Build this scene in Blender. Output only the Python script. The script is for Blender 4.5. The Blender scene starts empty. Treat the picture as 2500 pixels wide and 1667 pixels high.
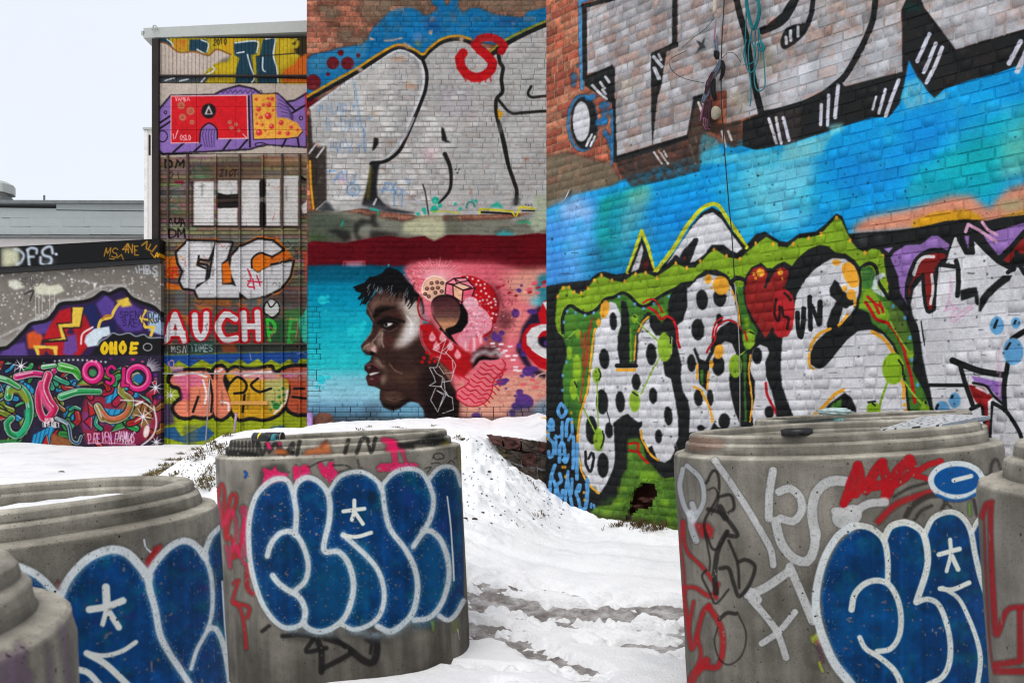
import bpy, bmesh, math, random
import numpy as np
from mathutils import Vector, Matrix
random.seed(7); RNG = np.random.default_rng(11)
scene = bpy.context.scene
# ---------------------------------------------------------------- camera
FPX, CXP, CYP, CAMH = 2000.0, 1250.0, 1000.0, 1.6     # focal length / principal point of the 2500x1667 photograph
cam_data = bpy.data.cameras.new("camera")
cam_data.sensor_width = 36.0
cam_data.lens = 36.0 * FPX / 2500.0
cam_data.shift_y = (CYP - 833.5) / 2500.0
cam_data.clip_start = 0.05
cam_data.clip_end = 2000.0
cam_data.dof.use_dof = True
cam_data.dof.focus_distance = 7.0
cam_data.dof.aperture_fstop = 6.3
cam = bpy.data.objects.new("camera", cam_data)
scene.collection.objects.link(cam)
cam.location = (0, 0, CAMH)
cam.rotation_euler = (math.radians(90), 0, 0)
scene.camera = cam
# ---------------------------------------------------------------- overcast sky and soft sun
SUN_EL, SUN_AZ = math.radians(60), math.radians(200)
world = bpy.data.worlds.new("World"); scene.world = world; world.use_nodes = True
wn = world.node_tree; wn.nodes.clear()
w_out = wn.nodes.new("ShaderNodeOutputWorld"); w_bg = wn.nodes.new("ShaderNodeBackground")
w_sky = wn.nodes.new("ShaderNodeTexSky"); w_sky.sky_type = 'NISHITA'; w_sky.sun_disc = False
w_sky.sun_elevation = SUN_EL; w_sky.sun_rotation = SUN_AZ
w_sky.air_density = 1.0; w_sky.dust_density = 4.0
w_mix = wn.nodes.new("ShaderNodeMix"); w_mix.data_type = 'RGBA'
w_mix.inputs[0].default_value = 0.86                       # closed cloud layer hides most of the blue
w_mix.inputs[7].default_value = (6.35, 6.6, 7.15, 1)
w_tc = wn.nodes.new("ShaderNodeTexCoord"); w_no = wn.nodes.new("ShaderNodeTexNoise"); w_no.inputs['Scale'].default_value = 2.2; w_no.inputs['Detail'].default_value = 4
w_cr = wn.nodes.new("ShaderNodeMix"); w_cr.data_type = 'RGBA'; w_cr.inputs[6].default_value = (6.1, 6.35, 6.95, 1); w_cr.inputs[7].default_value = (6.65, 6.9, 7.35, 1)
wn.links.new(w_tc.outputs['Generated'], w_no.inputs['Vector']); wn.links.new(w_no.outputs[0], w_cr.inputs[0]); wn.links.new(w_cr.outputs[2], w_mix.inputs[7])
wn.links.new(w_sky.outputs[0], w_mix.inputs[6]); wn.links.new(w_mix.outputs[2], w_bg.inputs[0])
w_bg.inputs[1].default_value = 0.13
wn.links.new(w_bg.outputs[0], w_out.inputs[0])
sun_d = bpy.data.lights.new("sun", 'SUN'); sun_d.energy = 1.2; sun_d.angle = math.radians(40); sun_d.color = (1.0, .97, .92)
sun = bpy.data.objects.new("sun", sun_d); scene.collection.objects.link(sun)
_sd = Vector((math.sin(SUN_AZ)*math.cos(SUN_EL), math.cos(SUN_AZ)*math.cos(SUN_EL), math.sin(SUN_EL)))
sun.rotation_euler = _sd.to_track_quat('Z', 'Y').to_euler()
sun.location = (0, -5, 15)
scene.cycles.filter_width = 1.15
vs = scene.view_settings
vs.view_transform = 'Standard'; vs.look = 'None'; vs.gamma = 1.0; vs.exposure = 0.22; vs.use_curve_mapping = False
# ================================================================= paint canvas helpers
# Graffiti is drawn with vector strokes and fills, then carried onto each wall's own metric surface.
def vnoise(h, w, cell, seed):
    r = np.random.default_rng(seed)
    gh, gw = int(h/cell)+3, int(w/cell)+3
    g = r.random((gh, gw)).astype(np.float32)
    y = np.arange(h, dtype=np.float32)/cell; x = np.arange(w, dtype=np.float32)/cell
    yi = y.astype(int); xi = x.astype(int)
    fy = y-yi; fx = x-xi
    fy = (fy*fy*(3-2*fy))[:, None]; fx = (fx*fx*(3-2*fx))[None]
    a = g[yi][:, xi]; b = g[yi][:, xi+1]; c = g[yi+1][:, xi]; d = g[yi+1][:, xi+1]
    return (a*(1-fx)+b*fx)*(1-fy)+(c*(1-fx)+d*fx)*fy
def fbm(h, w, cell, seed, octv=4):
    o = np.zeros((h, w), np.float32); s = 0; a = 1
    for i in range(octv):
        if cell < 1.2: break
        o += a*vnoise(h, w, cell, seed+i*17); s += a; a *= .55; cell *= .5
    return o/s
def boxblur(m, r):
    r = int(r)
    if r < 1: return m
    for ax in (0, 1):
        pad = [(0, 0), (0, 0)]; pad[ax] = (r+1, r)
        c = np.cumsum(np.pad(m, pad, mode='edge'), axis=ax, dtype=np.float64)
        n = m.shape[ax]
        hi = np.take(c, range(2*r+1, 2*r+1+n), axis=ax); lo = np.take(c, range(0, n), axis=ax)
        m = ((hi-lo)/(2*r+1)).astype(np.float32)
    return m
def blur(m, s):
    if s < .6: return m
    r = max(1, int(round(s*.9)))
    return boxblur(boxblur(m, r), r)
def crom(p, closed, step):
    p = np.asarray(p, float); n = len(p)
    if n < 3: return p
    out = []
    rng = range(n) if closed else range(n-1)
    for i in rng:
        p1, p2 = p[i], p[(i+1) % n]
        p0 = p[i-1] if (closed or i > 0) else 2*p1-p2
        p3 = p[(i+2) % n] if (closed or i+2 < n) else 2*p2-p1
        k = max(1, int(np.hypot(*(p2-p1)[:2])/step))
        t = (np.arange(k)/k)[:, None]
        out.append(.5*((2*p1)+(p2-p0)*t+(2*p0-5*p1+4*p2-p3)*t*t+(3*p1-p0-3*p2+p3)*t**3))
    if not closed: out.append(p[-1:])
    return np.concatenate(out)
class Layer:
    def __init__(s, x0, y0, x1, y1):
        s.x0, s.y0 = x0, y0; s.w, s.h = x1-x0, y1-y0
        s.rgb = np.zeros((s.h, s.w, 3), np.float32); s.a = np.zeros((s.h, s.w), np.float32)
        s.wear = np.zeros((s.h, s.w), np.float32)
        s.n1 = fbm(s.h, s.w, 60, 5); s.n2 = fbm(s.h, s.w, 9, 8, 2)
        s.t = (0., 0., 1.); s.sk = 1.
    def z(s, x0, y0, k): s.t = (x0, y0, k); return s
    def pts(s, p):
        if isinstance(p, str): p = [float(v) for v in p.split()]
        a = np.asarray(p, float).reshape(-1, 2)
        return np.stack([s.t[0]+a[:, 0]/s.t[2]-s.x0, s.t[1]+a[:, 1]/s.t[2]-s.y0], 1)
    def _mask(s, q, soft):
        m = int(3*soft+3)
        xa = int(max(0, math.floor(q[:, 0].min())-m)); xb = int(min(s.w, math.ceil(q[:, 0].max())+m))
        ya = int(max(0, math.floor(q[:, 1].min())-m)); yb = int(min(s.h, math.ceil(q[:, 1].max())+m))
        if xb <= xa or yb <= ya: return None
        W, Hh = xb-xa, yb-ya
        tog = np.zeros((Hh, W+1), np.int32)
        n = len(q)
        for i in range(n):
            ax, ay = q[i]; bx, by = q[(i+1) % n]
            if ay == by: continue
            if ay > by: ax, ay, bx, by = bx, by, ax, ay
            r0 = max(ya, math.ceil(ay-.5)); r1 = min(yb-1, math.ceil(by-.5)-1)
            if r1 < r0: continue
            rows = np.arange(r0, r1+1)
            xs = ax+(rows+.5-ay)*(bx-ax)/(by-ay)
            ci = np.clip(np.ceil(xs-.5).astype(int)-xa, 0, W)
            tog[rows-ya, ci] ^= 1
        mk = (np.cumsum(tog, 1)[:, :W] & 1).astype(np.float32)
        return xa, ya, blur(mk, soft)
    def _comp(s, xa, ya, mk, col, a, wear, var):
        sl = (slice(ya, ya+mk.shape[0]), slice(xa, xa+mk.shape[1]))
        m = mk*a
        if var[1] > 0:      # broken, patchy coverage
            m = m*np.clip(1.25-var[1]*1.6*s.n2[sl]-var[1]*.5*s.n1[sl], 0, 1)
        c = np.asarray(col, np.float32)/255.
        cc = c[None, None]*(1+(s.n1[sl]-.5)*var[0]*2+(s.n2[sl]-.5)*var[0])[..., None]
        s.rgb[sl] = s.rgb[sl]*(1-m[..., None])+cc*m[..., None]
        s.a[sl] = s.a[sl]+(1-s.a[sl])*m
        if wear is not None: s.wear[sl] = s.wear[sl]*(1-m)+wear*m
    def f(s, p, col, soft=.7, a=1., sm=0, wear=None, var=.06, br=0.):
        q = s.pts(p); soft = soft*s.sk if soft > 2 else soft
        if sm: q = crom(q, True, 6)
        r = s._mask(q, soft)
        if r: s._comp(*r, col, a, wear, (var, br))
    def g(s, p, cols, soft=.7, a=1., horiz=False, var=.05, sm=0):
        """fill with a gradient: cols = [(position in zoom px, colour), ...]"""
        q = s.pts(p)
        if sm: q = crom(q, True, 6)
        r = s._mask(q, soft)
        if not r: return
        xa, ya, mk = r
        ax = 0 if horiz else 1
        off = (s.t[0]-s.x0) if horiz else (s.t[1]-s.y0)
        pos = [off+c[0]/s.t[2] for c in cols]
        co = (np.arange(mk.shape[1])+xa) if horiz else (np.arange(mk.shape[0])+ya)
        cc = np.stack([np.interp(co, pos, [c[1][k] for c in cols]) for k in range(3)], 1).astype(np.float32)/255.
        cc = cc[None] if horiz else cc[:, None]
        sl = (slice(ya, ya+mk.shape[0]), slice(xa, xa+mk.shape[1]))
        m = (mk*a)[..., None]
        cc = cc*(1+(s.n1[sl]-.5)*var*2)[..., None]
        s.rgb[sl] = s.rgb[sl]*(1-m)+cc*m; s.a[sl] += (1-s.a[sl])*m[..., 0]
    def s_(s, p, w, col, soft=.8, a=1., sm=1, wear=None, var=.04, br=0., closed=0, w2=None):
        q = s.pts(p); k = s.t[2]; soft = soft*s.sk if soft > 2 else soft
        if sm and len(q) > 2: q = crom(q, closed, max(3., w/k*.5))
        elif closed: q = np.concatenate([q, q[:1]])
        n = len(q); ra = w/k/2; rb = (w if w2 is None else w2)/k/2
        R = max(ra, rb)+soft*2+2
        xa = int(max(0, math.floor(q[:, 0].min()-R))); xb = int(min(s.w, math.ceil(q[:, 0].max()+R)))
        ya = int(max(0, math.floor(q[:, 1].min()-R))); yb = int(min(s.h, math.ceil(q[:, 1].max()+R)))
        if xb <= xa or yb <= ya: return
        mk = np.zeros((yb-ya, xb-xa), np.float32)
        for i in range(n-1):
            A, B = q[i], q[i+1]
            x_0 = int(max(xa, math.floor(min(A[0], B[0])-R))); x_1 = int(min(xb, math.ceil(max(A[0], B[0])+R)))
            y_0 = int(max(ya, math.floor(min(A[1], B[1])-R))); y_1 = int(min(yb, math.ceil(max(A[1], B[1])+R)))
            if x_1 <= x_0 or y_1 <= y_0: continue
            X = (np.arange(x_0, x_1)+.5)[None]; Y = (np.arange(y_0, y_1)+.5)[:, None]
            dx, dy = B-A; L2 = dx*dx+dy*dy+1e-9
            t = np.clip(((X-A[0])*dx+(Y-A[1])*dy)/L2, 0, 1)
            d = np.sqrt((X-A[0]-t*dx)**2+(Y-A[1]-t*dy)**2)
            rr = ra+(rb-ra)*(i+t)/(n-1)
            v = np.clip(.5-(d-rr)/(2*soft), 0, 1).astype(np.float32)
            sl = (slice(y_0-ya, y_1-ya), slice(x_0-xa, x_1-xa))
            mk[sl] = np.maximum(mk[sl], v)
        s._comp(xa, ya, mk, col, a, wear, (var, br))
    def speck(s, p, w, col, dens=1., spread=.75, seed=1):
        """fine spray droplets scattered about a stroke"""
        q = crom(s.pts(p), 0, 3.); r = np.random.default_rng(int(abs(q.sum())) % 9999+seed)
        n = int(len(q)*2.2*dens)
        if n < 1: return
        c = q[r.integers(len(q), size=n)]+r.normal(0, 1, (n, 2))*w/s.t[2]*spread
        x = c[:, 0].astype(int); y = c[:, 1].astype(int); ok = (x > 1) & (y > 1) & (x < s.w-2) & (y < s.h-2); x, y = x[ok], y[ok]
        cc = np.asarray(col, np.float32)/255.
        for dx, dy, a in ((0, 0, .85), (1, 0, .5), (0, 1, .5)):
            s.rgb[y+dy, x+dx] = s.rgb[y+dy, x+dx]*(1-a)+cc*a; s.a[y+dy, x+dx] = np.maximum(s.a[y+dy, x+dx], a)
    def e(s, cx, cy, rx, ry, col, rot=0, soft=.7, a=1., var=.05, br=0.):
        t = np.linspace(0, 2*math.pi, 40, endpoint=False); c, sn = math.cos(rot), math.sin(rot)
        x = np.cos(t)*rx; y = np.sin(t)*ry
        s.f(np.stack([cx+x*c-y*sn, cy+x*sn+y*c], 1), col, soft, a, 0, None, var, br)
    def er(s, cx, cy, rx, ry, w, col, soft=.8, a=1.):
        t = np.linspace(0, 2*math.pi, 28, endpoint=False)
        s.s_(np.stack([cx+np.cos(t)*rx, cy+np.sin(t)*ry], 1), w, col, soft, a, 1, closed=1)
    def text(s, txt, x, y, h, w, lw, col, a=1., soft=.8, slant=0., gap=.25, dy=0.):
        r = np.random.default_rng(int(abs(x*7+y*3)) % 9973)
        for i, ch in enumerate(txt):      # hand-drawn: every letter leans, stretches and wobbles a little
            sl = slant+r.uniform(-.14, .2); kh = r.uniform(.86, 1.16); kw = r.uniform(.85, 1.18); oy = r.uniform(-.1, .1)*h
            for st in FONT.get(ch, []):
                q = []
                for (px, py) in st:
                    q += [x+(px+r.uniform(-.05, .05))*w*kw+sl*(1-py)*h, y+oy+(py*kh+r.uniform(-.05, .05))*h+dy*i]
                if len(st) == 2: q = q[:2]+[(q[0]+q[2])/2+r.uniform(-.07, .07)*w, (q[1]+q[3])/2+r.uniform(-.05, .05)*h]+q[2:]
                s.s_(q, lw*r.uniform(.8, 1.15), col, soft, a, 1, w2=lw*r.uniform(.6, 1.1))
            x += w*(1+gap)
    def sample(s, U, V):
        """bilinear sample at photo coordinates"""
        x = np.clip(U-s.x0-.5, 0, s.w-1.001); y = np.clip(V-s.y0-.5, 0, s.h-1.001)
        xi = x.astype(int); yi = y.astype(int); fx = (x-xi)[..., None]; fy = (y-yi)[..., None]
        st = np.concatenate([s.rgb, s.a[..., None], s.wear[..., None]], 2) if not hasattr(s, '_st') else s._st
        s._st = st
        return (st[yi, xi]*(1-fx)+st[yi, xi+1]*fx)*(1-fy)+(st[yi+1, xi]*(1-fx)+st[yi+1, xi+1]*fx)*fy
FONT = {k: [[tuple(float(c)/4 for c in p.split(',')) for p in st.split(' ')] for st in v.split('|')] for k, v in {
 'A': '0,4 2,0 4,4|1,2.6 3,2.6', 'B': '0.5,0 0.5,4|0.5,0 3,0.3 3,1.6 0.5,2 3.5,2.4 3.4,3.8 0.5,4', 'C': '3.8,0.6 2,0 0.4,1.4 0.4,2.8 2,4 3.8,3.4',
 'D': '0.5,0 0.5,4|0.5,0 3,0.5 3.6,2 3,3.5 0.5,4', 'E': '3.6,0 0.5,0|0.5,0 0.5,4|0.5,4 3.6,4|0.5,2 3,2', 'F': '3.6,0 0.5,0|0.5,0 0.5,4|0.5,2 3,2',
 'G': '3.6,0.6 2,0 0.4,1.4 0.4,2.8 2,4 3.6,3.2|3.6,3.2 3.6,2.2|3.6,2.2 2.2,2.2', 'H': '0.5,0 0.5,4|3.5,0 3.5,4|0.5,2 3.5,2', 'I': '2,0 2,4',
 'K': '0.5,0 0.5,4|3.6,0 0.6,2.2|1.2,1.9 3.7,4', 'L': '0.5,0 0.5,4|0.5,4 3.6,4', 'M': '0.2,4 0.5,0|0.5,0 2,2.4|2,2.4 3.5,0|3.5,0 3.8,4',
 'N': '0.4,4 0.4,0|0.4,0 3.6,4|3.6,4 3.6,0', 'O': '2,0 0.4,1.2 0.4,2.8 2,4 3.6,2.8 3.6,1.2 2,0', 'P': '0.5,0 0.5,4|0.5,0 3,0.2 3.6,1.2 3,2.2 0.5,2.4',
 'R': '0.5,0 0.5,4|0.5,0 3,0.2 3.5,1.1 3,2 0.5,2.2|1.6,2.2 3.7,4', 'S': '3.6,0.5 2,0 0.5,0.9 1.2,1.9 3,2.2 3.5,3.2 2,4 0.3,3.5', 'T': '0,0 4,0|2,0 2,4',
 'U': '0.4,0 0.5,3 2,4 3.5,3 3.6,0', 'V': '0.3,0 2,4|2,4 3.7,0', 'W': '0,0 1,4|1,4 2,1.4|2,1.4 3,4|3,4 4,0', 'X': '0.4,0 3.6,4|3.6,0 0.4,4', 'Y': '0.3,0 2,2|3.7,0 2,2|2,2 2,4',
 'Z': '0.3,0 3.6,0|3.6,0 0.3,4|0.3,4 3.7,4', '0': '2,0 0.6,1.2 0.6,2.8 2,4 3.4,2.8 3.4,1.2 2,0', '1': '1,1 2.2,0|2.2,0 2.2,4', '2': '0.6,1 1.6,0 3.2,0.4 3.2,1.6 0.5,4|0.5,4 3.6,4',
 '4': '3,4 3,0|3,0 0.3,2.8|0.3,2.8 3.8,2.8', '-': '0.8,2 3.2,2', '.': '2,3.7 2.1,3.9', "'": '2,0 1.8,0.9', '*': '2,0.6 2,3.4|0.6,1.4 3.4,2.6|3.4,1.4 0.6,2.6'}.items()}
# photo zoom frames used while tracing: (x0, y0, scale)
ZA = (0, 0, 2.94); ZB = (0, 500, 2.4775); ZC = (740, 0, 3.92); ZD = (740, 300, 3.92); ZE = (740, 600, 3.4083)
ZF = (1300, 0, 3.92); ZG = (1900, 0, 3.92); ZH = (1300, 400, 3.92); ZI = (1900, 400, 3.92); ZJ = (1300, 700, 3.92); ZK = (1900, 700, 3.92); ZL = (1100, 1000, 3.92)
ZM = (0, 1100, 2.765); ZN = (500, 1020, 2.4242); ZP = (1630, 1000, 2.351); ZQ = (2050, 1000, 2.351); ZR = (300, 960, 3.92); ZS = (0, 400, 5.6)
def zpt(Z, x, y): return (Z[0]+x/Z[2], Z[1]+y/Z[2])
def project(P):
    P = np.asarray(P, float)
    return CXP+FPX*P[..., 0]/P[..., 1], CYP-FPX*(P[..., 2]-CAMH)/P[..., 1]
def at_depth(u, v, Y): return Vector(((u-CXP)/FPX*Y, Y, CAMH-(v-CYP)/FPX*Y))
def make_image(name, rgba):
    h, w = rgba.shape[:2]
    if rgba.shape[2] == 3: rgba = np.concatenate([rgba, np.ones((h, w, 1), np.float32)], 2)
    im = bpy.data.images.new(name, w, h, alpha=True)
    im.alpha_mode = 'CHANNEL_PACKED'
    im.pixels.foreach_set(np.clip(rgba[::-1], 0, 1).astype(np.float32).ravel())
    im.update(); im.pack()
    return im
# ================================================================= scene helpers
COL = scene.collection
def obj(name, verts, faces, mat, parent=None, smooth=False, uvs=None, sharp=0):
    me = bpy.data.meshes.new(name)
    me.from_pydata([tuple(v) for v in verts], [], [tuple(f) for f in faces]); me.update()
    if mat is not None: me.materials.append(mat)
    if smooth:
        me.polygons.foreach_set('use_smooth', np.ones(len(me.polygons), bool))
        if sharp: me.set_sharp_from_angle(angle=math.radians(sharp))
    if uvs is not None:
        ul = me.uv_layers.new(name="UVMap"); ul.data.foreach_set('uv', np.asarray(uvs, np.float32).ravel())
    o = bpy.data.objects.new(name, me); COL.objects.link(o)
    if parent is not None: o.parent = parent; 
    return o
def obj_np(name, V, F, mat, parent=None, smooth=False):
    """fast mesh from numpy arrays, F is (n,4) or (n,3)"""
    me = bpy.data.meshes.new(name)
    V = np.asarray(V, np.float32); F = np.asarray(F, np.int32); k = F.shape[1]
    me.vertices.add(len(V)); me.vertices.foreach_set('co', V.ravel())
    me.loops.add(F.size); me.loops.foreach_set('vertex_index', F.ravel())
    me.polygons.add(len(F)); me.polygons.foreach_set('loop_start', np.arange(0, F.size, k, dtype=np.int32))
    me.polygons.foreach_set('loop_total', np.full(len(F), k, np.int32))
    if smooth: me.polygons.foreach_set('use_smooth', np.ones(len(F), bool))
    me.update(calc_edges=True); me.validate()
    if mat is not None: me.materials.append(mat)
    o = bpy.data.objects.new(name, me); COL.objects.link(o)
    if parent is not None: o.parent = parent
    return o
def obj_bm(name, bm, mat, parent=None, smooth=False):
    me = bpy.data.meshes.new(name); bm.normal_update(); bm.to_mesh(me); bm.free()
    if mat is not None: me.materials.append(mat)
    if smooth: me.polygons.foreach_set('use_smooth', np.ones(len(me.polygons), bool))
    o = bpy.data.objects.new(name, me); COL.objects.link(o)
    if parent is not None: o.parent = parent
    return o
def empty(name, loc=(0, 0, 0)):
    o = bpy.data.objects.new(name, None); COL.objects.link(o); o.location = loc; o.empty_display_size = .1
    return o
def tag(o, label=None, cat=None, group=None, kind=None):
    if label: o['label'] = label
    if cat: o['category'] = cat
    if group: o['group'] = group
    if kind: o['kind'] = kind
    return o
def box_data(x0, x1, y0, y1, z0, z1, M=None):
    v = [(x0, y0, z0), (x1, y0, z0), (x1, y1, z0), (x0, y1, z0), (x0, y0, z1), (x1, y0, z1), (x1, y1, z1), (x0, y1, z1)]
    f = [(0, 3, 2, 1), (4, 5, 6, 7), (0, 1, 5, 4), (1, 2, 6, 5), (2, 3, 7, 6), (3, 0, 4, 7)]
    if M is not None: v = [tuple(M @ Vector(p)) for p in v]
    return v, f
def box(name, x0, x1, y0, y1, z0, z1, mat, parent=None, bev=0., M=None):
    bm = bmesh.new(); v, f = box_data(x0, x1, y0, y1, z0, z1)
    vs_ = [bm.verts.new(p) for p in v]
    for q in f: bm.faces.new([vs_[i] for i in q])
    if bev: bmesh.ops.bevel(bm, geom=bm.edges[:], offset=bev, segments=1, affect='EDGES')
    if M is not None: bmesh.ops.transform(bm, matrix=M, verts=bm.verts)
    return obj_bm(name, bm, mat, parent)
def tube_data(path, r, seg=8, r2=None):
    P = [Vector(p) for p in path]; n = len(P); V = []; Fc = []
    up = None
    for i, p in enumerate(P):
        t = (P[min(i+1, n-1)]-P[max(i-1, 0)]).normalized()
        if up is None: up = Vector((0, 0, 1)) if abs(t.z) < .9 else Vector((1, 0, 0))
        a = t.cross(up).normalized(); b = a.cross(t).normalized(); up = b
        rr = r if r2 is None else r+(r2-r)*i/(n-1)
        for k in range(seg):
            c = 2*math.pi*k/seg
            V.append(p+(a*math.cos(c)+b*math.sin(c))*rr)
        if i:
            for k in range(seg):
                Fc.append(((i-1)*seg+k, (i-1)*seg+(k+1) % seg, i*seg+(k+1) % seg, i*seg+k))
    Fc.append(tuple(range(seg))[::-1]); Fc.append(tuple(range((n-1)*seg, n*seg)))
    return V, Fc
def tube(name, path, r, mat, parent=None, seg=8, r2=None, sm=True):
    if sm and len(path) > 2: path = crom(np.asarray([tuple(p) for p in path], float), False, 1e9) if False else smooth3(path)
    V, Fc = tube_data(path, r, seg, r2)
    return obj(name, V, Fc, mat, parent, True)
def smooth3(path, k=5):
    p = np.asarray([tuple(q) for q in path], float); n = len(p); out = []
    for i in range(n-1):
        p1, p2 = p[i], p[i+1]; p0 = p[i-1] if i else 2*p1-p2; p3 = p[i+2] if i+2 < n else 2*p2-p1
        for t in np.arange(k)/k:
            out.append(.5*((2*p1)+(p2-p0)*t+(2*p0-5*p1+4*p2-p3)*t*t+(3*p1-p0-3*p2+p3)*t**3))
    out.append(p[-1]); return out
def lathe_data(prof, seg=48, cap0=True, cap1=True):
    V = []; Fc = []
    for (r, z) in prof:
        for k in range(seg):
            a = 2*math.pi*k/seg; V.append((r*math.cos(a), r*math.sin(a), z))
    for i in range(len(prof)-1):
        for k in range(seg):
            Fc.append((i*seg+k, i*seg+(k+1) % seg, (i+1)*seg+(k+1) % seg, (i+1)*seg+k))
    if cap0: Fc.append(tuple(range(seg))[::-1])
    if cap1: Fc.append(tuple(range((len(prof)-1)*seg, len(prof)*seg)))
    return V, Fc
# ----------------------------------------------------------------- materials
def lin(c): return tuple(((v/255.)/12.92 if v/255. <= .04045 else (((v/255.)+.055)/1.055)**2.4) for v in c[:3])+(1.,)
def new_mat(name):
    m = bpy.data.materials.new(name); m.use_nodes = True
    return m, m.node_tree, m.node_tree.nodes['Principled BSDF']
def plain(name, col, rough=.7, metal=0., nscale=30., namp=.25, bump=.15, spec=.4, bdist=.004):
    """procedural paint / wood / metal: base colour broken up by two noise scales and a fine bump"""
    m, nt, b = new_mat(name)
    tc = nt.nodes.new('ShaderNodeNewGeometry')
    n1 = nt.nodes.new('ShaderNodeTexNoise'); n1.inputs['Scale'].default_value = nscale; n1.inputs['Detail'].default_value = 6
    n2 = nt.nodes.new('ShaderNodeTexNoise'); n2.inputs['Scale'].default_value = nscale*.13; n2.inputs['Detail'].default_value = 3
    nt.links.new(tc.outputs['Position'], n1.inputs['Vector']); nt.links.new(tc.outputs['Position'], n2.inputs['Vector'])
    ad = nt.nodes.new('ShaderNodeMath'); ad.operation = 'ADD'; nt.links.new(n1.outputs[0], ad.inputs[0]); nt.links.new(n2.outputs[0], ad.inputs[1])
    mr = nt.nodes.new('ShaderNodeMapRange'); mr.inputs[1].default_value = .6; mr.inputs[2].default_value = 1.4
    mr.inputs[3].default_value = 1-namp; mr.inputs[4].default_value = 1+namp
    nt.links.new(ad.outputs[0], mr.inputs[0])
    mx = nt.nodes.new('ShaderNodeVectorMath'); mx.operation = 'SCALE'; mx.inputs[0].default_value = lin(col)[:3]
    nt.links.new(mr.outputs[0], mx.inputs['Scale']); nt.links.new(mx.outputs[0], b.inputs['Base Color'])
    b.inputs['Roughness'].default_value = rough; b.inputs['Metallic'].default_value = metal; b.inputs['Specular IOR Level'].default_value = spec
    if bump:
        bp = nt.nodes.new('ShaderNodeBump'); bp.inputs['Strength'].default_value = bump; bp.inputs['Distance'].default_value = bdist
        nt.links.new(n1.outputs[0], bp.inputs['Height']); nt.links.new(bp.outputs[0], b.inputs['Normal'])
    return m
def wall_mat(name, img, du, ou, su, oz, sz, rough=.85, bump=.25, bscale=90., spec=.12, bdist=.004):
    """paint carried by a wall: picture coordinates = (position along the wall, height) in metres"""
    m, nt, b = new_mat(name)
    g = nt.nodes.new('ShaderNodeNewGeometry')
    def vdot(vec):
        d = nt.nodes.new('ShaderNodeVectorMath'); d.operation = 'DOT_PRODUCT'; d.inputs[1].default_value = vec
        nt.links.new(g.outputs['Position'], d.inputs[0]); return d.outputs['Value']
    def mad(sock, mul, add):
        k = nt.nodes.new('ShaderNodeMath'); k.operation = 'MULTIPLY_ADD'; k.inputs[1].default_value = mul; k.inputs[2].default_value = add
        nt.links.new(sock, k.inputs[0]); return k.outputs[0]
    cb = nt.nodes.new('ShaderNodeCombineXYZ')
    nt.links.new(mad(vdot(du), su, ou), cb.inputs[0]); nt.links.new(mad(vdot((0, 0, 1)), sz, oz), cb.inputs[1])
    tx = nt.nodes.new('ShaderNodeTexImage'); tx.image = img; tx.extension = 'EXTEND'; tx.interpolation = 'Linear'
    nt.links.new(cb.outputs[0], tx.inputs[0])
    n1 = nt.nodes.new('ShaderNodeTexNoise'); n1.inputs['Scale'].default_value = bscale; n1.inputs['Detail'].default_value = 5
    nt.links.new(g.outputs['Position'], n1.inputs['Vector'])
    mr = nt.nodes.new('ShaderNodeMapRange'); mr.inputs[1].default_value = .3; mr.inputs[2].default_value = .7; mr.inputs[3].default_value = .74; mr.inputs[4].default_value = .94
    nt.links.new(n1.outputs[0], mr.inputs[0])
    sc = nt.nodes.new('ShaderNodeVectorMath'); sc.operation = 'SCALE'
    nt.links.new(tx.outputs['Color'], sc.inputs[0]); nt.links.new(mr.outputs[0], sc.inputs['Scale'])
    nt.links.new(sc.outputs[0], b.inputs['Base Color'])
    b.inputs['Roughness'].default_value = rough; b.inputs['Specular IOR Level'].default_value = spec
    bp = nt.nodes.new('ShaderNodeBump'); bp.inputs['Strength'].default_value = bump; bp.inputs['Distance'].default_value = bdist
    nt.links.new(n1.outputs[0], bp.inputs['Height']); nt.links.new(bp.outputs[0], b.inputs['Normal'])
    return m
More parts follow.
